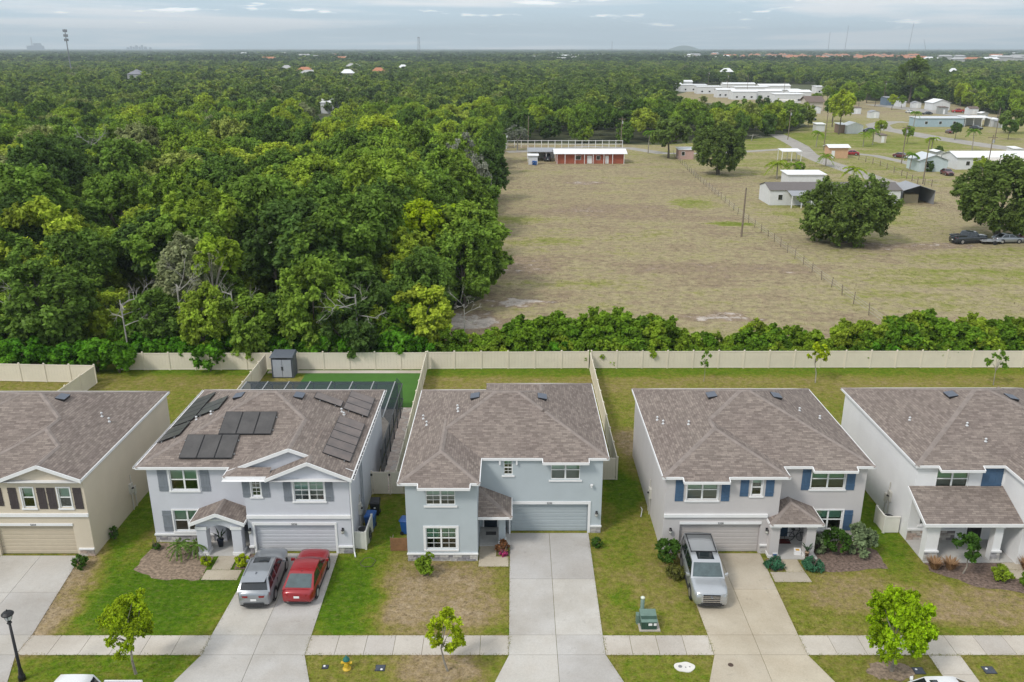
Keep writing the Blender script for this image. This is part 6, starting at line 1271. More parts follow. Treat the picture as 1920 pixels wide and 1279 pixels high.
# buildings of the settlement: (x, y) from the photograph's ground, real sizes
def cm(name, c, rough=.8): return pm(name, c, rough, .06, 1.5)
WSID = cm('white_siding', (.66, .67, .68)); GREYR = cm('grey_metal_roof', (.30, .31, .33), .5); WHR = cm('white_metal_roof', (.80, .81, .82), .5); BRR = cm('brown_roof', (.16, .12, .10)); DKR = cm('dark_shingle', (.15, .135, .13)); BRICK = cm('red_brick', (.36, .105, .06)); LBL = cm('pale_blue_siding', (.36, .46, .52)); ORG_ = cm('peach_siding', (.58, .36, .22)); GRB = cm('grey_board', (.33, .34, .33)); TERR = cm('terracotta_roof', (.46, .19, .10)); CRM = cm('cream_wall', (.55, .50, .42))
def building(name, label, px0, px1, pyb, h_, depth, wall, rf, rtype='gable', over=.3, rise=.18, doors=(), wins=(), group=None, cat='house', rz=0.0, open_front=False):
    (xa, ya), (xb, yb) = g(px0, pyb), g(px1, pyb); Lx = xb - xa; root = thing(name, label, cat, ((xa+xb)/2, ya, 0), group, world=False); root.rotation_euler = (0, 0, rz)
    x0, x1 = -Lx/2, Lx/2; y0, y1 = 0.0, depth
    if open_front:
        m = MB(); m.quad((x0, y1, 0), (x1, y1, 0), (x1, y1, h_), (x0, y1, h_)); m.build('back_wall', wall, root)
        for s in (x0, x1):
            MB().quad((s, y0, 0), (s, y1, 0), (s, y1, h_), (s, y0, h_)).build('side_wall', wall, root)
    else: MB().box(x0, x1, y0, y1, 0, h_).build('wall', wall, root)
    ym = (y0+y1)/2; zr = h_ + (depth/2+over)*rise*2; a, b = x0-over, x1+over; c, d = y0-over, y1+over; t = .09
    if rtype == 'gable':
        MB().hexa([(a, c, h_), (b, c, h_), (b, ym, zr), (a, ym, zr)], [(a, c, h_+t), (b, c, h_+t), (b, ym, zr+t), (a, ym, zr+t)]).hexa([(a, ym, zr), (b, ym, zr), (b, d, h_), (a, d, h_)], [(a, ym, zr+t), (b, ym, zr+t), (b, d, h_+t), (a, d, h_+t)]).build('roof', rf, root)
        for s in (x0, x1): MB().quad((s, y0, h_), (s, y1, h_), (s, ym, zr)).build('gable', wall, root)
    elif rtype == 'gabley':
        xm = 0; zr = h_ + (Lx/2)*rise*2
        MB().hexa([(a, c, h_), (xm, c, zr), (xm, d, zr), (a, d, h_)], [(a, c, h_+t), (xm, c, zr+t), (xm, d, zr+t), (a, d, h_+t)]).hexa([(xm, c, zr), (b, c, h_), (b, d, h_), (xm, d, zr)], [(xm, c, zr+t), (b, c, h_+t), (b, d, h_+t), (xm, d, zr+t)]).build('roof', rf, root)
        for yy in ((y1,) if open_front else (y0, y1)): MB().quad((x0, yy, h_), (x1, yy, h_), (xm, yy, zr)).build('gable', wall, root)
    elif rtype == 'hip':
        m = min(Lx, depth)/2 + over; z2 = h_ + m*rise*2
        MB().quad((a, c, h_), (b, c, h_), (b-m, c+m, z2), (a+m, c+m, z2)).quad((b, d, h_), (a, d, h_), (a+m, d-m, z2), (b-m, d-m, z2)).quad((a, d, h_), (a, c, h_), (a+m, c+m, z2), (a+m, d-m, z2)).quad((b, c, h_), (b, d, h_), (b-m, d-m, z2), (b-m, c+m, z2)).build('roof', rf, root)
    else: MB().hexa([(a, c, h_), (b, c, h_), (b, d, h_+.25), (a, d, h_+.25)], [(a, c, h_+.14), (b, c, h_+.14), (b, d, h_+.39), (a, d, h_+.39)]).build('roof', rf, root)
    for (f, w) in doors: x = x0 + Lx*f; MB().box(x-w/2, x+w/2, y0-.06, y0-.005, .05, 2.1).build('door', WHITE, root)
    for (f, w) in wins: x = x0 + Lx*f; q = MB().box(x-w/2-.08, x+w/2+.08, y0-.06, y0-.005, 1.0, 2.15).build('window', WHITE, root); MB().box(x-w/2, x+w/2, y0-.075, y0-.062, 1.08, 2.07).build('pane', GLC, q)
    return root, x0, x1
def posts(root, xs, y, h_, mat=WHITE, w=.07):
    for x in xs: MB().box(x-w, x+w, y-w, y+w, 0, h_).build('post', mat, root)
def canopy(name, label, px0, px1, pyb, h_, depth, rf, n=4, cat='carport', back=False, group=None):
    (xa, ya), (xb, yb) = g(px0, pyb), g(px1, pyb); Lx = xb-xa; root = thing(name, label, cat, ((xa+xb)/2, ya, 0), group, world=False); x0, x1 = -Lx/2, Lx/2
    MB().hexa([(x0, -.2, h_), (x1, -.2, h_), (x1, depth+.2, h_+.3), (x0, depth+.2, h_+.3)], [(x0, -.2, h_+.16), (x1, -.2, h_+.16), (x1, depth+.2, h_+.46), (x0, depth+.2, h_+.46)]).build('roof', rf, root)
    posts(root, [x0 + .1 + (Lx-.2)*k/(n-1) for k in range(n)], .1, h_); posts(root, [x0 + .1 + (Lx-.2)*k/(n-1) for k in range(n)], depth-.1, h_+.25)
    if back: MB().quad((x0, depth, 0), (x1, depth, 0), (x1, depth, h_+.25), (x0, depth, h_+.25)).build('back_wall', WSID, root)
    return root, x0, x1
b, x0, x1 = building('brick_ranch_house', 'long low red brick house with a white metal roof beyond the field', 1044, 1169, 307, 2.6, 7.0, BRICK, WHR, 'gable', .9, .10, doors=((.49, 1.3), (.75, .9)), wins=((.32, 1.3), (.62, .9)))
posts(b, [x0 + (x1-x0)*f for f in (.0, .12, .27, .41, .54, .70, .83, 1.0)], -.7, 2.6)
b, x0, x1 = canopy('carport', 'grey roofed carport attached beside the brick house', 989, 1042, 303, 2.5, 7.0, GREYR, 4, back=True)
building('utility_shed', 'small white shed in front of the carport', 991, 1008, 309, 2.3, 1.6, WSID, WHR, 'flat', cat='shed')
building('utility_shed', 'small white hut with a white roof at the left end of the rail fence', 937, 950, 279, 3.4, 4, WSID, WHR, 'flat', cat='shed')
truck('dark pickup parked inside the carport by the brick house', (*g(1026, 301), 0), 0, DKP)
bin_(*g(1000, 309.5), 0, BB, 'blue bin beside the small white shed', BB); bin_(*g(1004, 310), .3, BB, 'second blue bin beside the small white shed', BB)
(xa, ya), (xb, yb) = g(952, 277), g(1167, 277); wf = thing('rail_fence', 'white rail fence behind the brick house', 'fence', ((xa+xb)/2, ya, 0)); nn = 18
for k in range(nn): x = xa + (xb-xa)*k/(nn-1); MB().box(x-.08, x+.08, ya-.08, ya+.08, 0, 2.3).build('post', WHITE, wf)
for z in (1.1, 2.15): MB().box(xa, xb, ya-.15, ya-.085, z-.07, z+.07).build('rail', WHITE, wf)
building('utility_shed', 'pink and white shed behind the lone oak', 1272, 1300, 299, 2.6, 4, cm('pink_siding', (.5, .33, .29)), WHR, 'flat', cat='shed', wins=((.3, .8),))
b, x0, x1 = building('mobile_home', 'white mobile home with a dark roof behind the pasture oak', 1442, 1686, 385, 2.9, 7.5, WSID, DKR, 'gable', .2, .13, wins=((.08, .8), (.9, .9)))
MB().hexa([(x0+3.2, -3.4, 2.35), (x0+9, -3.4, 2.35), (x0+9, -.25, 2.85), (x0+3.2, -.25, 2.85)], [(x0+3.2, -3.4, 2.43), (x0+9, -3.4, 2.43), (x0+9, -.25, 2.93), (x0+3.2, -.25, 2.93)]).build('porch_roof', GREYR, b); posts(b, [x0+3.3, x0+5.2, x0+7.1, x0+8.9], -3.3, 2.35)
building('utility_building', 'long white roof just behind the dark roofed mobile home', 1476, 1545, 352, 2.8, 5, WSID, WHR, 'flat', cat='building')
b, x0, x1 = building('metal_carport', 'grey metal carport open at the front beside the mobile home', 1690, 1750, 384, 2.7, 6.5, GREYR, GREYR, 'gabley', .05, .16, cat='carport', open_front=True)
MB().box(x0+1.2, x1-2.2, 2.0, 4.5, 0, 1.7).build('stored_crate', cm('tan_crate', (.42, .36, .24)), b)
canopy('canopy', 'small white canopy on posts beside the lane', 1465, 1502, 303, 2.6, 4, WHR, 3)
building('garden_shed', 'peach coloured shed with a white roof by the lane', 1554, 1589, 297, 2.9, 4, ORG_, WHR, 'gable', .5, .14, cat='shed', doors=((.2, .9),))
car('sedan', 'red car parked beside the peach shed', (*g(1595, 291), 0), 1.3, 4.5, 1.8, 1.5, .98, .9, .95, 1.0, .3, -1.0, -1.7, REDP, detail=False)
building('utility_shed', 'white shed under the tall light green tree', 1587, 1617, 251, 2.8, 6, WSID, WHR, 'gabley', .2, .2, cat='shed'); building('utility_shed', 'brown and white shed left of the white shed', 1573, 1586, 250, 3, 5, cm('brown_siding', (.25, .17, .13)), WHR, 'flat', cat='shed'); building('utility_shed', 'small white trailer at the foot of the tall tree', 1530, 1546, 247, 2.6, 4, WSID, WHR, 'flat', cat='trailer')
car('sedan', 'black car beside the white shed', (*g(1628, 247), 0), 1.6, 4.6, 1.85, 1.5, .98, .9, .95, 1.0, .3, -1.0, -1.7, DKP, detail=False)
building('garden_shed', 'pale blue shed with a light grey roof', 1722, 1775, 322, 2.7, 7, cm('ice_siding', (.50, .58, .60)), cm('pale_metal_roof', (.58, .61, .64), .5), 'gabley', .4, .2, cat='shed', wins=((.3, .6),))
b, x0, x1 = building('long_house', 'long white house with a white metal roof at the right edge', 1792, 1965, 318, 3.0, 8, WSID, WHR, 'gable', .4, .13, wins=((.12, .9), (.45, .9)), doors=((.55, .9),))
MB().hexa([(x0+6.5, -3.6, 2.6), (x1, -3.6, 2.6), (x1, -.42, 3.0), (x0+6.5, -.42, 3.0)], [(x0+6.5, -3.6, 2.72), (x1, -3.6, 2.72), (x1, -.42, 3.12), (x0+6.5, -.42, 3.12)]).build('porch_roof', cm('cream_roof', (.62, .58, .52)), b); posts(b, [x0+6.6, x0+9, x0+12, x0+15], -3.5, 2.6)
building('mobile_home', 'pale blue mobile home across the far lane', 1718, 1806, 238, 3.2, 7, LBL, cm('pale_metal_roof', (.58, .61, .64)), 'flat', wins=((.2, 1), (.5, 1), (.8, 1)))
canopy('carport', 'white roofed carport right of the pale blue home', 1808, 1856, 238, 3.4, 7, WHR, 4, back=True); building('utility_shed', 'white end shed right of the white carport', 1857, 1872, 238, 2.8, 5, WSID, WHR, 'flat', cat='shed')
building('mobile_home', 'white home beyond the red truck', 1748, 1780, 207, 3.5, 9, WSID, WHR, 'gabley', .4, .2); truck('red truck parked beyond the far lane', (*g(1796, 211), 0), 1.4, paint('bright_red_paint', (.42, .02, .02), .1)); building('utility_shed', 'blue grey shed beside the tall columnar tree', 1661, 1683, 198, 4, 8, cm('slate_siding', (.14, .19, .25)), GREYR, 'flat', cat='shed')
canopy('carport', 'long white canopy far left of the settlement', 1427, 1500, 222, 3.2, 8, WHR, 7, back=True); car('van', 'white van under the long white canopy', (*g(1461, 223), 0), .1, 4.9, 1.9, 1.9, 1.15, 1.0, 1.1, 1.3, .8, -2.0, -2.3, WHP, style='van', detail=False, cat='van')
building('ranch_house', 'brown roofed house behind the long white canopy', 1512, 1542, 208, 4.2, 10, CRM, BRR, 'gable', .8, .22); canopy('carport', 'pale flat canopy left of the brown roofed house', 1465, 1495, 203, 3.6, 8, cm('cream_roof', (.62, .58, .52)), 4)
rc_ = random.Random(6)
for px, py in ((1530, 213), (1605, 214), (1640, 222), (1690, 200), (1720, 203), (1770, 214), (1825, 215), (1845, 225), (1880, 240), (1655, 268), (1760, 305), (1905, 300), (1572, 206)):
    building('small_outbuilding', 'small pale outbuilding standing among the far homes', px-rc_.uniform(5, 9), px+rc_.uniform(5, 9), py, rc_.uniform(2.3, 3), rc_.uniform(3, 5), rc_.choice((WSID, GRB, CRM, LBL)), rc_.choice((WHR, GREYR, BRR, WHR)), rc_.choice(('gable', 'flat', 'gabley')), .2, .18, doors=((.5, .9),), group='outbuildings among the far homes', cat='shed')
for px, py in ((1520, 226), (1645, 240), (1705, 212), (1738, 215), (1815, 222), (1855, 205), (1780, 250), (1830, 243), (1690, 296), (1775, 328)):
    car('sedan', 'small parked car among the far homes', (*g(px, py), 0), rc_.uniform(0, 6.28), 4.6, 1.85, 1.5, .98, .9, .95, 1.0, .3, -1.0, -1.7, rc_.choice((WHP, SILV, DKP, MARP)), detail=False, group='cars among the far homes')
# rows of white mobile homes
rm_ = random.Random(4)
for (px, py, w) in ((1240, 161, 40), (1275, 165, 46), (1300, 172, 50), (1262, 170, 30), (1330, 176, 46), (1385, 170, 60), (1410, 177, 64), (1452, 174, 58), (1470, 183, 62), (1500, 188, 40), (1480, 193, 56), (1440, 186, 50), (1395, 187, 46), (1360, 183, 34), (1545, 176, 30)):
    building('mobile_home', 'white mobile home in the packed rows of the far park', px-w*.5, px+w*.5, py, 4.6, rm_.uniform(7, 11), WSID, WHR, rm_.choice(('flat', 'gable')), .3, .1, wins=((.2, 1.2), (.5, 1.2), (.8, 1.2)), group='white mobile homes in rows')
# houses showing in gaps of the wood
building('hidden_house', 'white house showing in a gap of the wood', 602, 640, 213, 5, 9, WSID, WHR, 'gable', .3, .2); building('hidden_house', 'grey roofed house deep in the wood on the left', 242, 268, 168, 11, 12, GRB, cm('slate_roof', (.22, .22, .25)), 'hip', .3, .3)
FH = [(572, 122, 26, 'terracotta roofed house beyond the wood', TERR), (580, 127, 34, 'pale roofed house below the terracotta roof', cm('pale_roof', (.42, .42, .42))), (538, 119, 16, 'small grey house left of the terracotta roof', cm('pale_roof', (.42, .42, .42))), (652, 126, 22, 'bright white roof at the middle of the far wood', WHR), (662, 116, 24, 'pale roof above the bright white roof', cm('pale_roof', (.42, .42, .42))), (710, 123, 20, 'reddish roof right of the bright white roof', TERR), (756, 118, 14, 'white house below the lattice tower', WHR), (645, 101, 26, 'long pale house near the horizon', cm('pale_roof', (.42, .42, .42))), (1171, 105, 26, 'long pale building near the horizon right of the middle', cm('tan_far_roof', (.40, .38, .34))), (1362, 124, 20, 'pale house showing above the far green wood', WHR), (1785, 124, 12, 'single white roof in the far right wood', WHR)]
FARGAP = []
for px, py, w, lab, rf in FH:
    y = min(2800., max(480., 16.0*1691/(py - HORY))); zc = y*CP + CAMH*SP; x = (px-960)/FPX*zc; ww = w/FPX*zc; top = CAMH - (py - HORY)/1691.0*y; h2 = 8.9
    root = thing('distant_house', lab, 'house', (x, y, 0), world=False); MB().box(-ww/2, ww/2, 0, ww*.5, 0, h2).build('wall', CRM, root)
    m = ww*.25; MB().quad((-ww/2-1, -1, h2), (ww/2+1, -1, h2), (ww/2-m, m, h2+3.2), (-ww/2+m, m, h2+3.2)).quad((ww/2+1, ww*.5+1, h2), (-ww/2-1, ww*.5+1, h2), (-ww/2+m, m, h2+3.2), (ww/2-m, m, h2+3.2)).quad((-ww/2-1, ww*.5+1, h2), (-ww/2-1, -1, h2), (-ww/2+m, m, h2+3.2)).quad((ww/2+1, -1, h2), (ww/2+1, ww*.5+1, h2), (ww/2-m, m, h2+3.2)).build('roof', rf, root)
    for k in range(5): MB().box(-ww*.42 + k*ww*.19, -ww*.42 + k*ww*.19 + ww*.08, -.1, -.01, h2*.55, h2*.8).build('window', GLC, root)
    FARGAP.append((x, y, ww*.6 + 3, ww*.6 + 6))
# terracotta-roofed estate and pale blocks close to the horizon
re_ = random.Random(3)
for i in range(96):
    px = 1395 + i*3.4 + re_.uniform(-2, 2); y = re_.uniform(1650, 2900); zc = y*CP + CAMH*SP; x = (px-960)/FPX*zc; ww = re_.uniform(11, 17); h2 = re_.uniform(8.5, 11)
    if 1425 < px < 1440: continue
    root = thing('estate_house', 'terracotta roofed house in the dense estate near the horizon', 'house', (x, y, 0), 'terracotta roofed estate', world=False); MB().box(-ww/2, ww/2, 0, ww, 0, h2).build('wall', CRM, root); m = ww/2
    MB().quad((-m-1, -1, h2), (m+1, -1, h2), (0, m, h2+4.5)).quad((m+1, -1, h2), (m+1, ww+1, h2), (0, m, h2+4.5)).quad((m+1, ww+1, h2), (-m-1, ww+1, h2), (0, m, h2+4.5)).quad((-m-1, ww+1, h2), (-m-1, -1, h2), (0, m, h2+4.5)).build('roof', TERR, root)
FARGAP += [(840, 2250, 470, 780)]
PALE = cm('pale_far_wall', (.46, .45, .43))
for i in range(60):
    px = re_.choice((re_.uniform(395, 760), re_.uniform(1000, 1130), re_.uniform(1290, 1400), re_.uniform(1700, 1920))); y = 13.5*1691/re_.uniform(6.5, 15); zc = y*CP + CAMH*SP; x = (px-960)/FPX*zc; ww = re_.uniform(12, 34); root = thing('distant_block', 'small pale building in the far built up strip below the horizon', 'building', (x, y, 0), 'pale far buildings', world=False)
    hh = re_.uniform(11, 14); MB().box(-ww/2, ww/2, 0, 14, 0, hh).build('wall', PALE, root); MB().hexa([(-ww/2-1, -1, hh), (ww/2+1, -1, hh), (ww/2+1, 15, hh), (-ww/2-1, 15, hh)], [(-ww/2+3, 4, hh+3), (ww/2-3, 4, hh+3), (ww/2-3, 10, hh+3), (-ww/2+3, 10, hh+3)]).build('roof', re_.choice((WHR, cm('pale_roof', (.42, .42, .42)), TERR)), root)
# towers, chimneys and the skyline
def mast(label, px, ptop, Y, w, kind, lean=0):
    zc = Y*CP + CAMH*SP; x = (px-960)/FPX*zc; ztop = CAMH + (HORY - ptop)/1691.0*Y; root = thing('radio_mast' if kind != 'cell' else 'cell_tower', label, 'tower', (x, Y, 0), world=False); MT = cm('mast_grey', (.22, .23, .25))
    if kind == 'cell':
        MB().tube((0, 0, 0), (0, 0, ztop), w, w*.55, 8).build('pole', MT, root)
        for z in (ztop-1.5, ztop-6, ztop-10): m = MB(); 
        for j, z in enumerate((ztop-1.5, ztop-6.0, ztop-10)):
            for k in range(6): a = k*math.pi/3; MB().box(math.cos(a)*1.6-.5, math.cos(a)*1.6+.5, math.sin(a)*1.6-.3, math.sin(a)*1.6+.3, z-1.2, z+1.2).build('antenna', MT, root)
    elif kind == 'lattice':
        for s in ((-1, -1), (1, -1), (1, 1), (-1, 1)): MB().beam((s[0]*w, s[1]*w, 0), (s[0]*w*.6, s[1]*w*.6, ztop), .5, .5).build('leg', MT, root)
        n = 12
        for k in range(n):
            z0, z1 = ztop*k/n, ztop*(k+1)/n; q = lambda z: w*(1 - .4*z/ztop)
            MB().beam((-q(z0), -q(z0), z0), (q(z1), -q(z1), z1), .35, .35).build('brace', MT, root); MB().beam((q(z0), -q(z0), z0), (-q(z1), -q(z1), z1), .35, .35).build('brace', MT, root); MB().beam((-q(z1), -q(z1), z1), (q(z1), -q(z1), z1), .4, .4).build('brace', MT, root)
        MB().box(-w*.9, w*.9, -w*.9, w*.9, ztop-1.5, ztop).build('platform', MT, root)
    else: MB().tube((0, 0, 0), (lean, 0, ztop), w, w*.7, 6).build('pole', MT, root)
mast('tall grey cell tower above the wood on the left', 136, 57, 900, .7, 'cell'); mast('lattice tower on the horizon left of the middle', 786, 71, 3000, 4.2, 'lattice')
for i, (px, pt_, ln, lab) in enumerate(((1147, 78, 0, 'thin mast on the horizon near the low hill'), (1552, 62, 0, 'thin mast, leftmost of the three on the right horizon'), (1583, 51, 6, 'thin mast, middle one of the right horizon'), (1702, 45, 10, 'tallest thin mast on the right horizon'), (1737, 75, -26, 'leaning boom on the right horizon'))): mast(lab, px, pt_, 5200, 1.3, 'pole', ln)
def sky_block(label, px, w, ptop, Y, name='distant_tower', n=5):
    zc = Y*CP + CAMH*SP; x = (px-960)/FPX*zc; ww = w/FPX*zc; zt = CAMH + (HORY - ptop)/1691.0*Y; root = thing(name, label, 'building', (x, Y, 0), 'downtown skyline' if n == 1 else None, world=False); MB().box(-ww/2, ww/2, 0, ww, 0, zt*.94).build('wall', cm('blue_grey_far', (.20, .23, .28)), root); MB().box(-ww*.4, ww*.4, ww*.1, ww*.9, zt*.94, zt).build('roof', cm('blue_grey_far', (.20, .23, .28)), root)
for k, (px, w, pt_) in enumerate(((246, 3, 86.5), (251, 3, 88), (256, 4, 85.5), (262, 3, 87.5), (267, 3, 85), (273, 4, 87.5), (282, 3, 89), (240, 4, 89))): sky_block('tiny hazy tower of the downtown skyline on the horizon', px, w, pt_, 9500, n=1)
pl = thing('power_plant', 'hazy power plant with a single stack on the left horizon', 'power plant', ((66-960)/FPX*8334, 8800, 0), world=False); FB = cm('blue_grey_far', (.20, .23, .28)); MB().box(-75, 75, 0, 40, 0, 55).build('wall', FB, pl); MB().box(-10, 55, 5, 35, 55, 78).build('boiler_house', FB, pl); MB().tube((-25, 10, 0), (-25, 10, 130), 6, 4.5, 12).build('stack', cm('far_stack', (.30, .30, .31)), pl)
hl = MB(); rows = []
for j in range(5):
    f = j/4; rows.append([(1665 + 230*(i/14*2-1), 8600 + 260*f, 56*math.sin(math.pi*f)*max(0, math.cos((i/14*2-1)*math.pi/2))**1.5) for i in range(15)])
hl.grid(rows); tag(hl.build('hill', cm('far_hill', (.09, .13, .08)), smooth=True), kind='structure')
# poles, wire fence, parked vehicles of the pasture
def pole(label, px, pyb, h_, cross=True, r0=.14, rz=0.):
    x, y = g(px, pyb); root = thing('utility_pole', label, 'pole', (x, y, 0), world=False); root.rotation_euler = (0, 0, rz); MB().tube((0, 0, 0), (.1, 0, h_), r0, r0*.7, 8).build('pole', WOOD, root)
    if cross: MB().box(-1.1, 1.2, -.06, .06, h_-.7, h_-.55).build('cross_arm', WOOD, root); MB().tube((.25, -.25, h_-2.0), (.25, -.25, h_-1.2), .2, .2, 10).build('transformer', GALV, root)
pole('dark bare pole standing alone in the pasture', 1390, 444, 8.0, False, .17)
for i, (px, py, h_, lab) in enumerate(((1477, 262, 10, 'pole beside the lane below the long canopy'), (1544, 282, 11, 'pole left of the tall light green tree'), (1690, 307, 10, 'pole beside the track right of the peach shed'), (1730, 345, 10, 'pole in front of the pale blue shed'), (1850, 322, 9, 'pole before the long white house'), (1864, 268, 11, 'pole behind the long white house'), (1656, 193, 12, 'pole near the blue grey shed'), (1400, 178, 13, 'pole among the mobile home rows'), (1327, 168, 13, 'pole at the left end of the mobile home rows'), (1468, 190, 12, 'pole right of the mobile home rows'), (1363, 172, 12, 'second pole among the mobile home rows'), (990, 272, 9, 'pole at the end of the white rail fence'), (1164, 275, 9, 'tall thin pole behind the brick house'))): pole(lab, px, py, h_, i % 2 == 0, .15)
wfp = [g(*p) for p in ((1262, 292), (1300, 330), (1352, 375), (1392, 410), (1440, 445), (1490, 485), (1540, 525), (1600, 570), (1660, 615))]
wr_ = thing('wire_fence', 'sagging wire fence with thin posts dividing the pasture', 'fence', (*wfp[0], 0)); rr = random.Random(2)
for (a, b) in zip(wfp[:-1], wfp[1:]):
    L = math.hypot(b[0]-a[0], b[1]-a[1]); n = max(2, int(L/3.4))
    for k in range(n): f = k/n; x, y = a[0]+(b[0]-a[0])*f, a[1]+(b[1]-a[1])*f; hh = rr.uniform(1.1, 1.6); MB().tube((x, y, 0), (x+rr.uniform(-.12, .12), y, hh), .055, .045, 6).build('post', WOOD, wr_)
    for z in (.5, .85, 1.15): MB().tube((*a, z), (*b, z), .012, .012, 4).build('wire', GALV, wr_)
wf2 = [g(*p) for p in ((1610, 300), (1650, 312), (1690, 330), (1720, 345), (1760, 352))]; wr2 = thing('wire_fence', 'short post fence between the lane and the pale blue shed', 'fence', (*wf2[0], 0))
for (a, b) in zip(wf2[:-1], wf2[1:]):
    for k in range(3): f = k/3; MB().tube((a[0]+(b[0]-a[0])*f, a[1]+(b[1]-a[1])*f, 0), (a[0]+(b[0]-a[0])*f, a[1]+(b[1]-a[1])*f, 1.5), .09, .08, 6).build('post', WOOD, wr2)
    for z in (.6, 1.2): MB().tube((*a, z), (*b, z), .015, .015, 4).build('wire', GALV, wr2)
truck('dark blue pickup parked under the wide oak in the pasture', (*g(1814, 455), 0), 1.57-2.9, DKP)
car('sedan', 'silver car parked right of the dark pickup under the oak', (*g(1888, 455), 0), -1.5, 4.6, 1.85, 1.5, .98, .9, .95, 1.0, .3, -1.0, -1.7, SILV, detail=False)
car('sedan', 'maroon car at the picture edge under the oak', (*g(1925, 452), 0), -1.4, 4.6, 1.85, 1.5, .98, .9, .95, 1.0, .3, -1.0, -1.7, MARP, detail=False)
tl_ = thing('flat_trailer', 'empty flat trailer between the dark pickup and the silver car', 'trailer', (*g(1855, 457), 0), world=False); MB().box(-1.6, 1.6, -.9, .9, .5, .6).build('deck', GALV, tl_); MB().beam((-1.6, 0, .55), (-3.0, 0, .45), .1, .1).build('drawbar', BLACK, tl_)
for s in (-1, 1): MB().tube((.3, s*.95, .32), (.3, s*1.12, .32), .32, .32, 14).build('wheel', TYRE, tl_)
# ================================================================ far wood as one mass, settlement, horizon
def scatter(name, label, protos, P, scl, rot):
    me = bpy.data.meshes.new(name); me.from_pydata([tuple(p) for p in P], [], [])
    a = me.attributes.new('s', 'FLOAT_VECTOR', 'POINT'); a.data.foreach_set('vector', np.asarray(scl, np.float32).ravel()); b = me.attributes.new('r', 'FLOAT', 'POINT'); b.data.foreach_set('value', np.asarray(rot, np.float32))
    ob = tag(link(name, me), label, 'trees', kind='stuff')
    pc = bpy.data.collections.new(name + '_kinds')
    for q in protos: pc.objects.link(bpy.data.objects.new('crown_kind', q))
    ng = bpy.data.node_groups.new(name, 'GeometryNodeTree'); ng.interface.new_socket('Geometry', in_out='INPUT', socket_type='NodeSocketGeometry'); ng.interface.new_socket('Geometry', in_out='OUTPUT', socket_type='NodeSocketGeometry')
    gi = N(ng, 'NodeGroupInput'); go = N(ng, 'NodeGroupOutput'); ci = N(ng, 'GeometryNodeCollectionInfo'); ci.inputs[0].default_value = pc; ci.inputs['Separate Children'].default_value = True; ci.inputs['Reset Children'].default_value = True
    ip = N(ng, 'GeometryNodeInstanceOnPoints'); ip.inputs['Pick Instance'].default_value = True
    s = N(ng, 'GeometryNodeInputNamedAttribute', data_type='FLOAT_VECTOR'); s.inputs[0].default_value = 's'; r = N(ng, 'GeometryNodeInputNamedAttribute', data_type='FLOAT'); r.inputs[0].default_value = 'r'
    cx_ = N(ng, 'ShaderNodeCombineXYZ'); LK(ng, r.outputs[0], cx_.inputs[2]); e2r = N(ng, 'FunctionNodeEulerToRotation'); LK(ng, cx_.outputs[0], e2r.inputs[0])
    rv = N(ng, 'FunctionNodeRandomValue', data_type='INT'); rv.inputs[4].default_value = 0; rv.inputs[5].default_value = len(protos) - 1
    io = [o for o in rv.outputs if o.enabled][0]
    LK(ng, gi.outputs[0], ip.inputs['Points']); LK(ng, ci.outputs[0], ip.inputs['Instance']); LK(ng, io, ip.inputs['Instance Index']); LK(ng, e2r.outputs[0], ip.inputs['Rotation']); LK(ng, s.outputs[0], ip.inputs['Scale']); LK(ng, ip.outputs[0], go.inputs[0])
    md = ob.modifiers.new('scatter', 'NODES'); md.node_group = ng; return ob
r = np.random.default_rng(9)
PE = [(x, y, 0) for y, x in farspots if edge(x, y)]; ne = len(PE); s0 = r.uniform(.8, 1.2, ne)
scatter('forest_edge', 'leafy edge of the wood along the far side of the cleared land', [q[1] for q in EDGEP], PE, np.stack([s0, s0, s0*r.uniform(.9, 1.2, ne)], 1), r.uniform(0, 6.28, ne))
P0 = [(x, y, 0) for y, x in farspots if not edge(x, y)]; n = len(P0); s0 = r.uniform(.78, 1.15, n)
scatter('forest', 'closed green canopy of the wood behind the nearer trees', [q[1] for q in WOODP], P0, np.stack([s0, s0, s0*r.uniform(.85, 1.15, n)], 1), r.uniform(0, 6.28, n))
P1 = []
y = 330.0; st = 8.0
while y < 1500:
    st = 7.5 + (y - 330) * .006; w = .64*y + 20; xs = np.arange(-w, w, st); xs = xs + r.uniform(-.42, .42, len(xs))*st; ys = y + r.uniform(-.4, .4, len(xs))*st
    ok = ~inside_np(CLEAR, xs, ys)
    for G in GAPS: ok &= ~inside_np(G, xs, ys)
    for (cx_, cy_, rx, ry) in FARGAP: ok &= ((xs - cx_)/rx)**2 + ((ys - cy_)/ry)**2 > 1
    P1 += [(a, b, 0) for a, b in zip(xs[ok], ys[ok])]; y += st
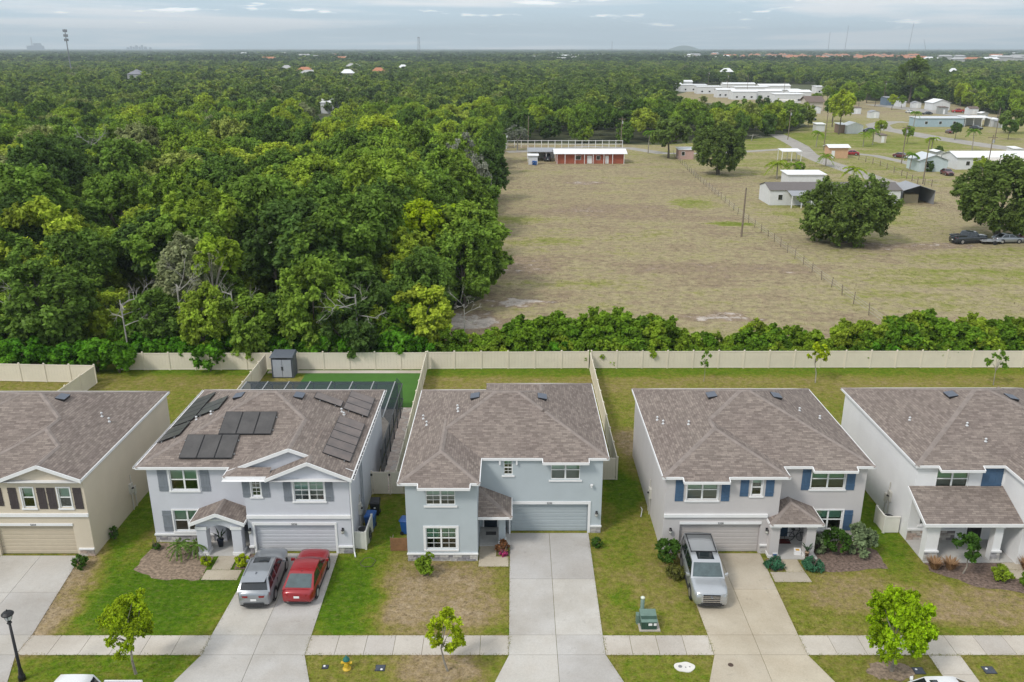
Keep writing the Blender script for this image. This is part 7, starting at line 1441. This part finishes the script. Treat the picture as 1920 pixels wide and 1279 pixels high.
n = len(P1); s0 = r.uniform(.7, 1.2, n) * np.array([1 + max(0, p[1] - 330)*.0007 for p in P1]); hz_ = s0 * r.uniform(.85, 1.15, n) / np.array([1 + max(0, p[1] - 330)*.0007 for p in P1])
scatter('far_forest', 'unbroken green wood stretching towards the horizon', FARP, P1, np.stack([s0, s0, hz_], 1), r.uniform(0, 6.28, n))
P2 = []; y = 1480.0
while y < 9000:
    st = 30 + (y - 1480) * .012; w = .64*y + 60; xs = np.arange(-w, w, st); xs = xs + r.uniform(-.45, .45, len(xs))*st; ys = y + r.uniform(-.4, .4, len(xs))*st
    ok = np.ones(len(xs), bool)
    for (cx_, cy_, rx, ry) in FARGAP: ok &= ((xs - cx_)/rx)**2 + ((ys - cy_)/ry)**2 > 1
    P2 += [(a, b, 0) for a, b in zip(xs[ok], ys[ok])]; y += st*.9
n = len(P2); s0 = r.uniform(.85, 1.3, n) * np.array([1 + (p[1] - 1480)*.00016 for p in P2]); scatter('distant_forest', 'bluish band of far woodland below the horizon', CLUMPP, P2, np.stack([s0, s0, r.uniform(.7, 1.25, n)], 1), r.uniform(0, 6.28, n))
print('FAR', len(P1), len(P2))

gaps = [(x + r.uniform(-3, 3), y + r.uniform(-3, 3)) for y, x in near for _ in range(3)]; gaps = [(a, b, 0) for a, b in gaps if not blocked(a, b, 1.0) and b > 80]; n = len(gaps); s0 = r.uniform(.8, 1.5, n)
scatter('undergrowth', 'tangled green undergrowth filling the gaps between the trees of the wood', SHB, gaps, np.stack([s0, s0, s0*r.uniform(.8, 1.3, n)], 1), r.uniform(0, 6.28, n))
# ================================================================ haze
hz_m = bpy.data.materials.new('haze'); hz_m.use_nodes = True; t = hz_m.node_tree; t.nodes.clear()
pv_ = N(t, 'ShaderNodeVolumePrincipled'); pv_.inputs['Color'].default_value = (.82, .93, 1.0, 1); pv_.inputs['Density'].default_value = 0.00015; pv_.inputs['Anisotropy'].default_value = 0.2
ou = N(t, 'ShaderNodeOutputMaterial'); LK(t, pv_.outputs[0], ou.inputs['Volume'])
tag(MB().box(-9000, 9000, -300, 10500, -1, 240).build('haze', hz_m), 'pale blue haze over the far woods', 'haze', kind='stuff')
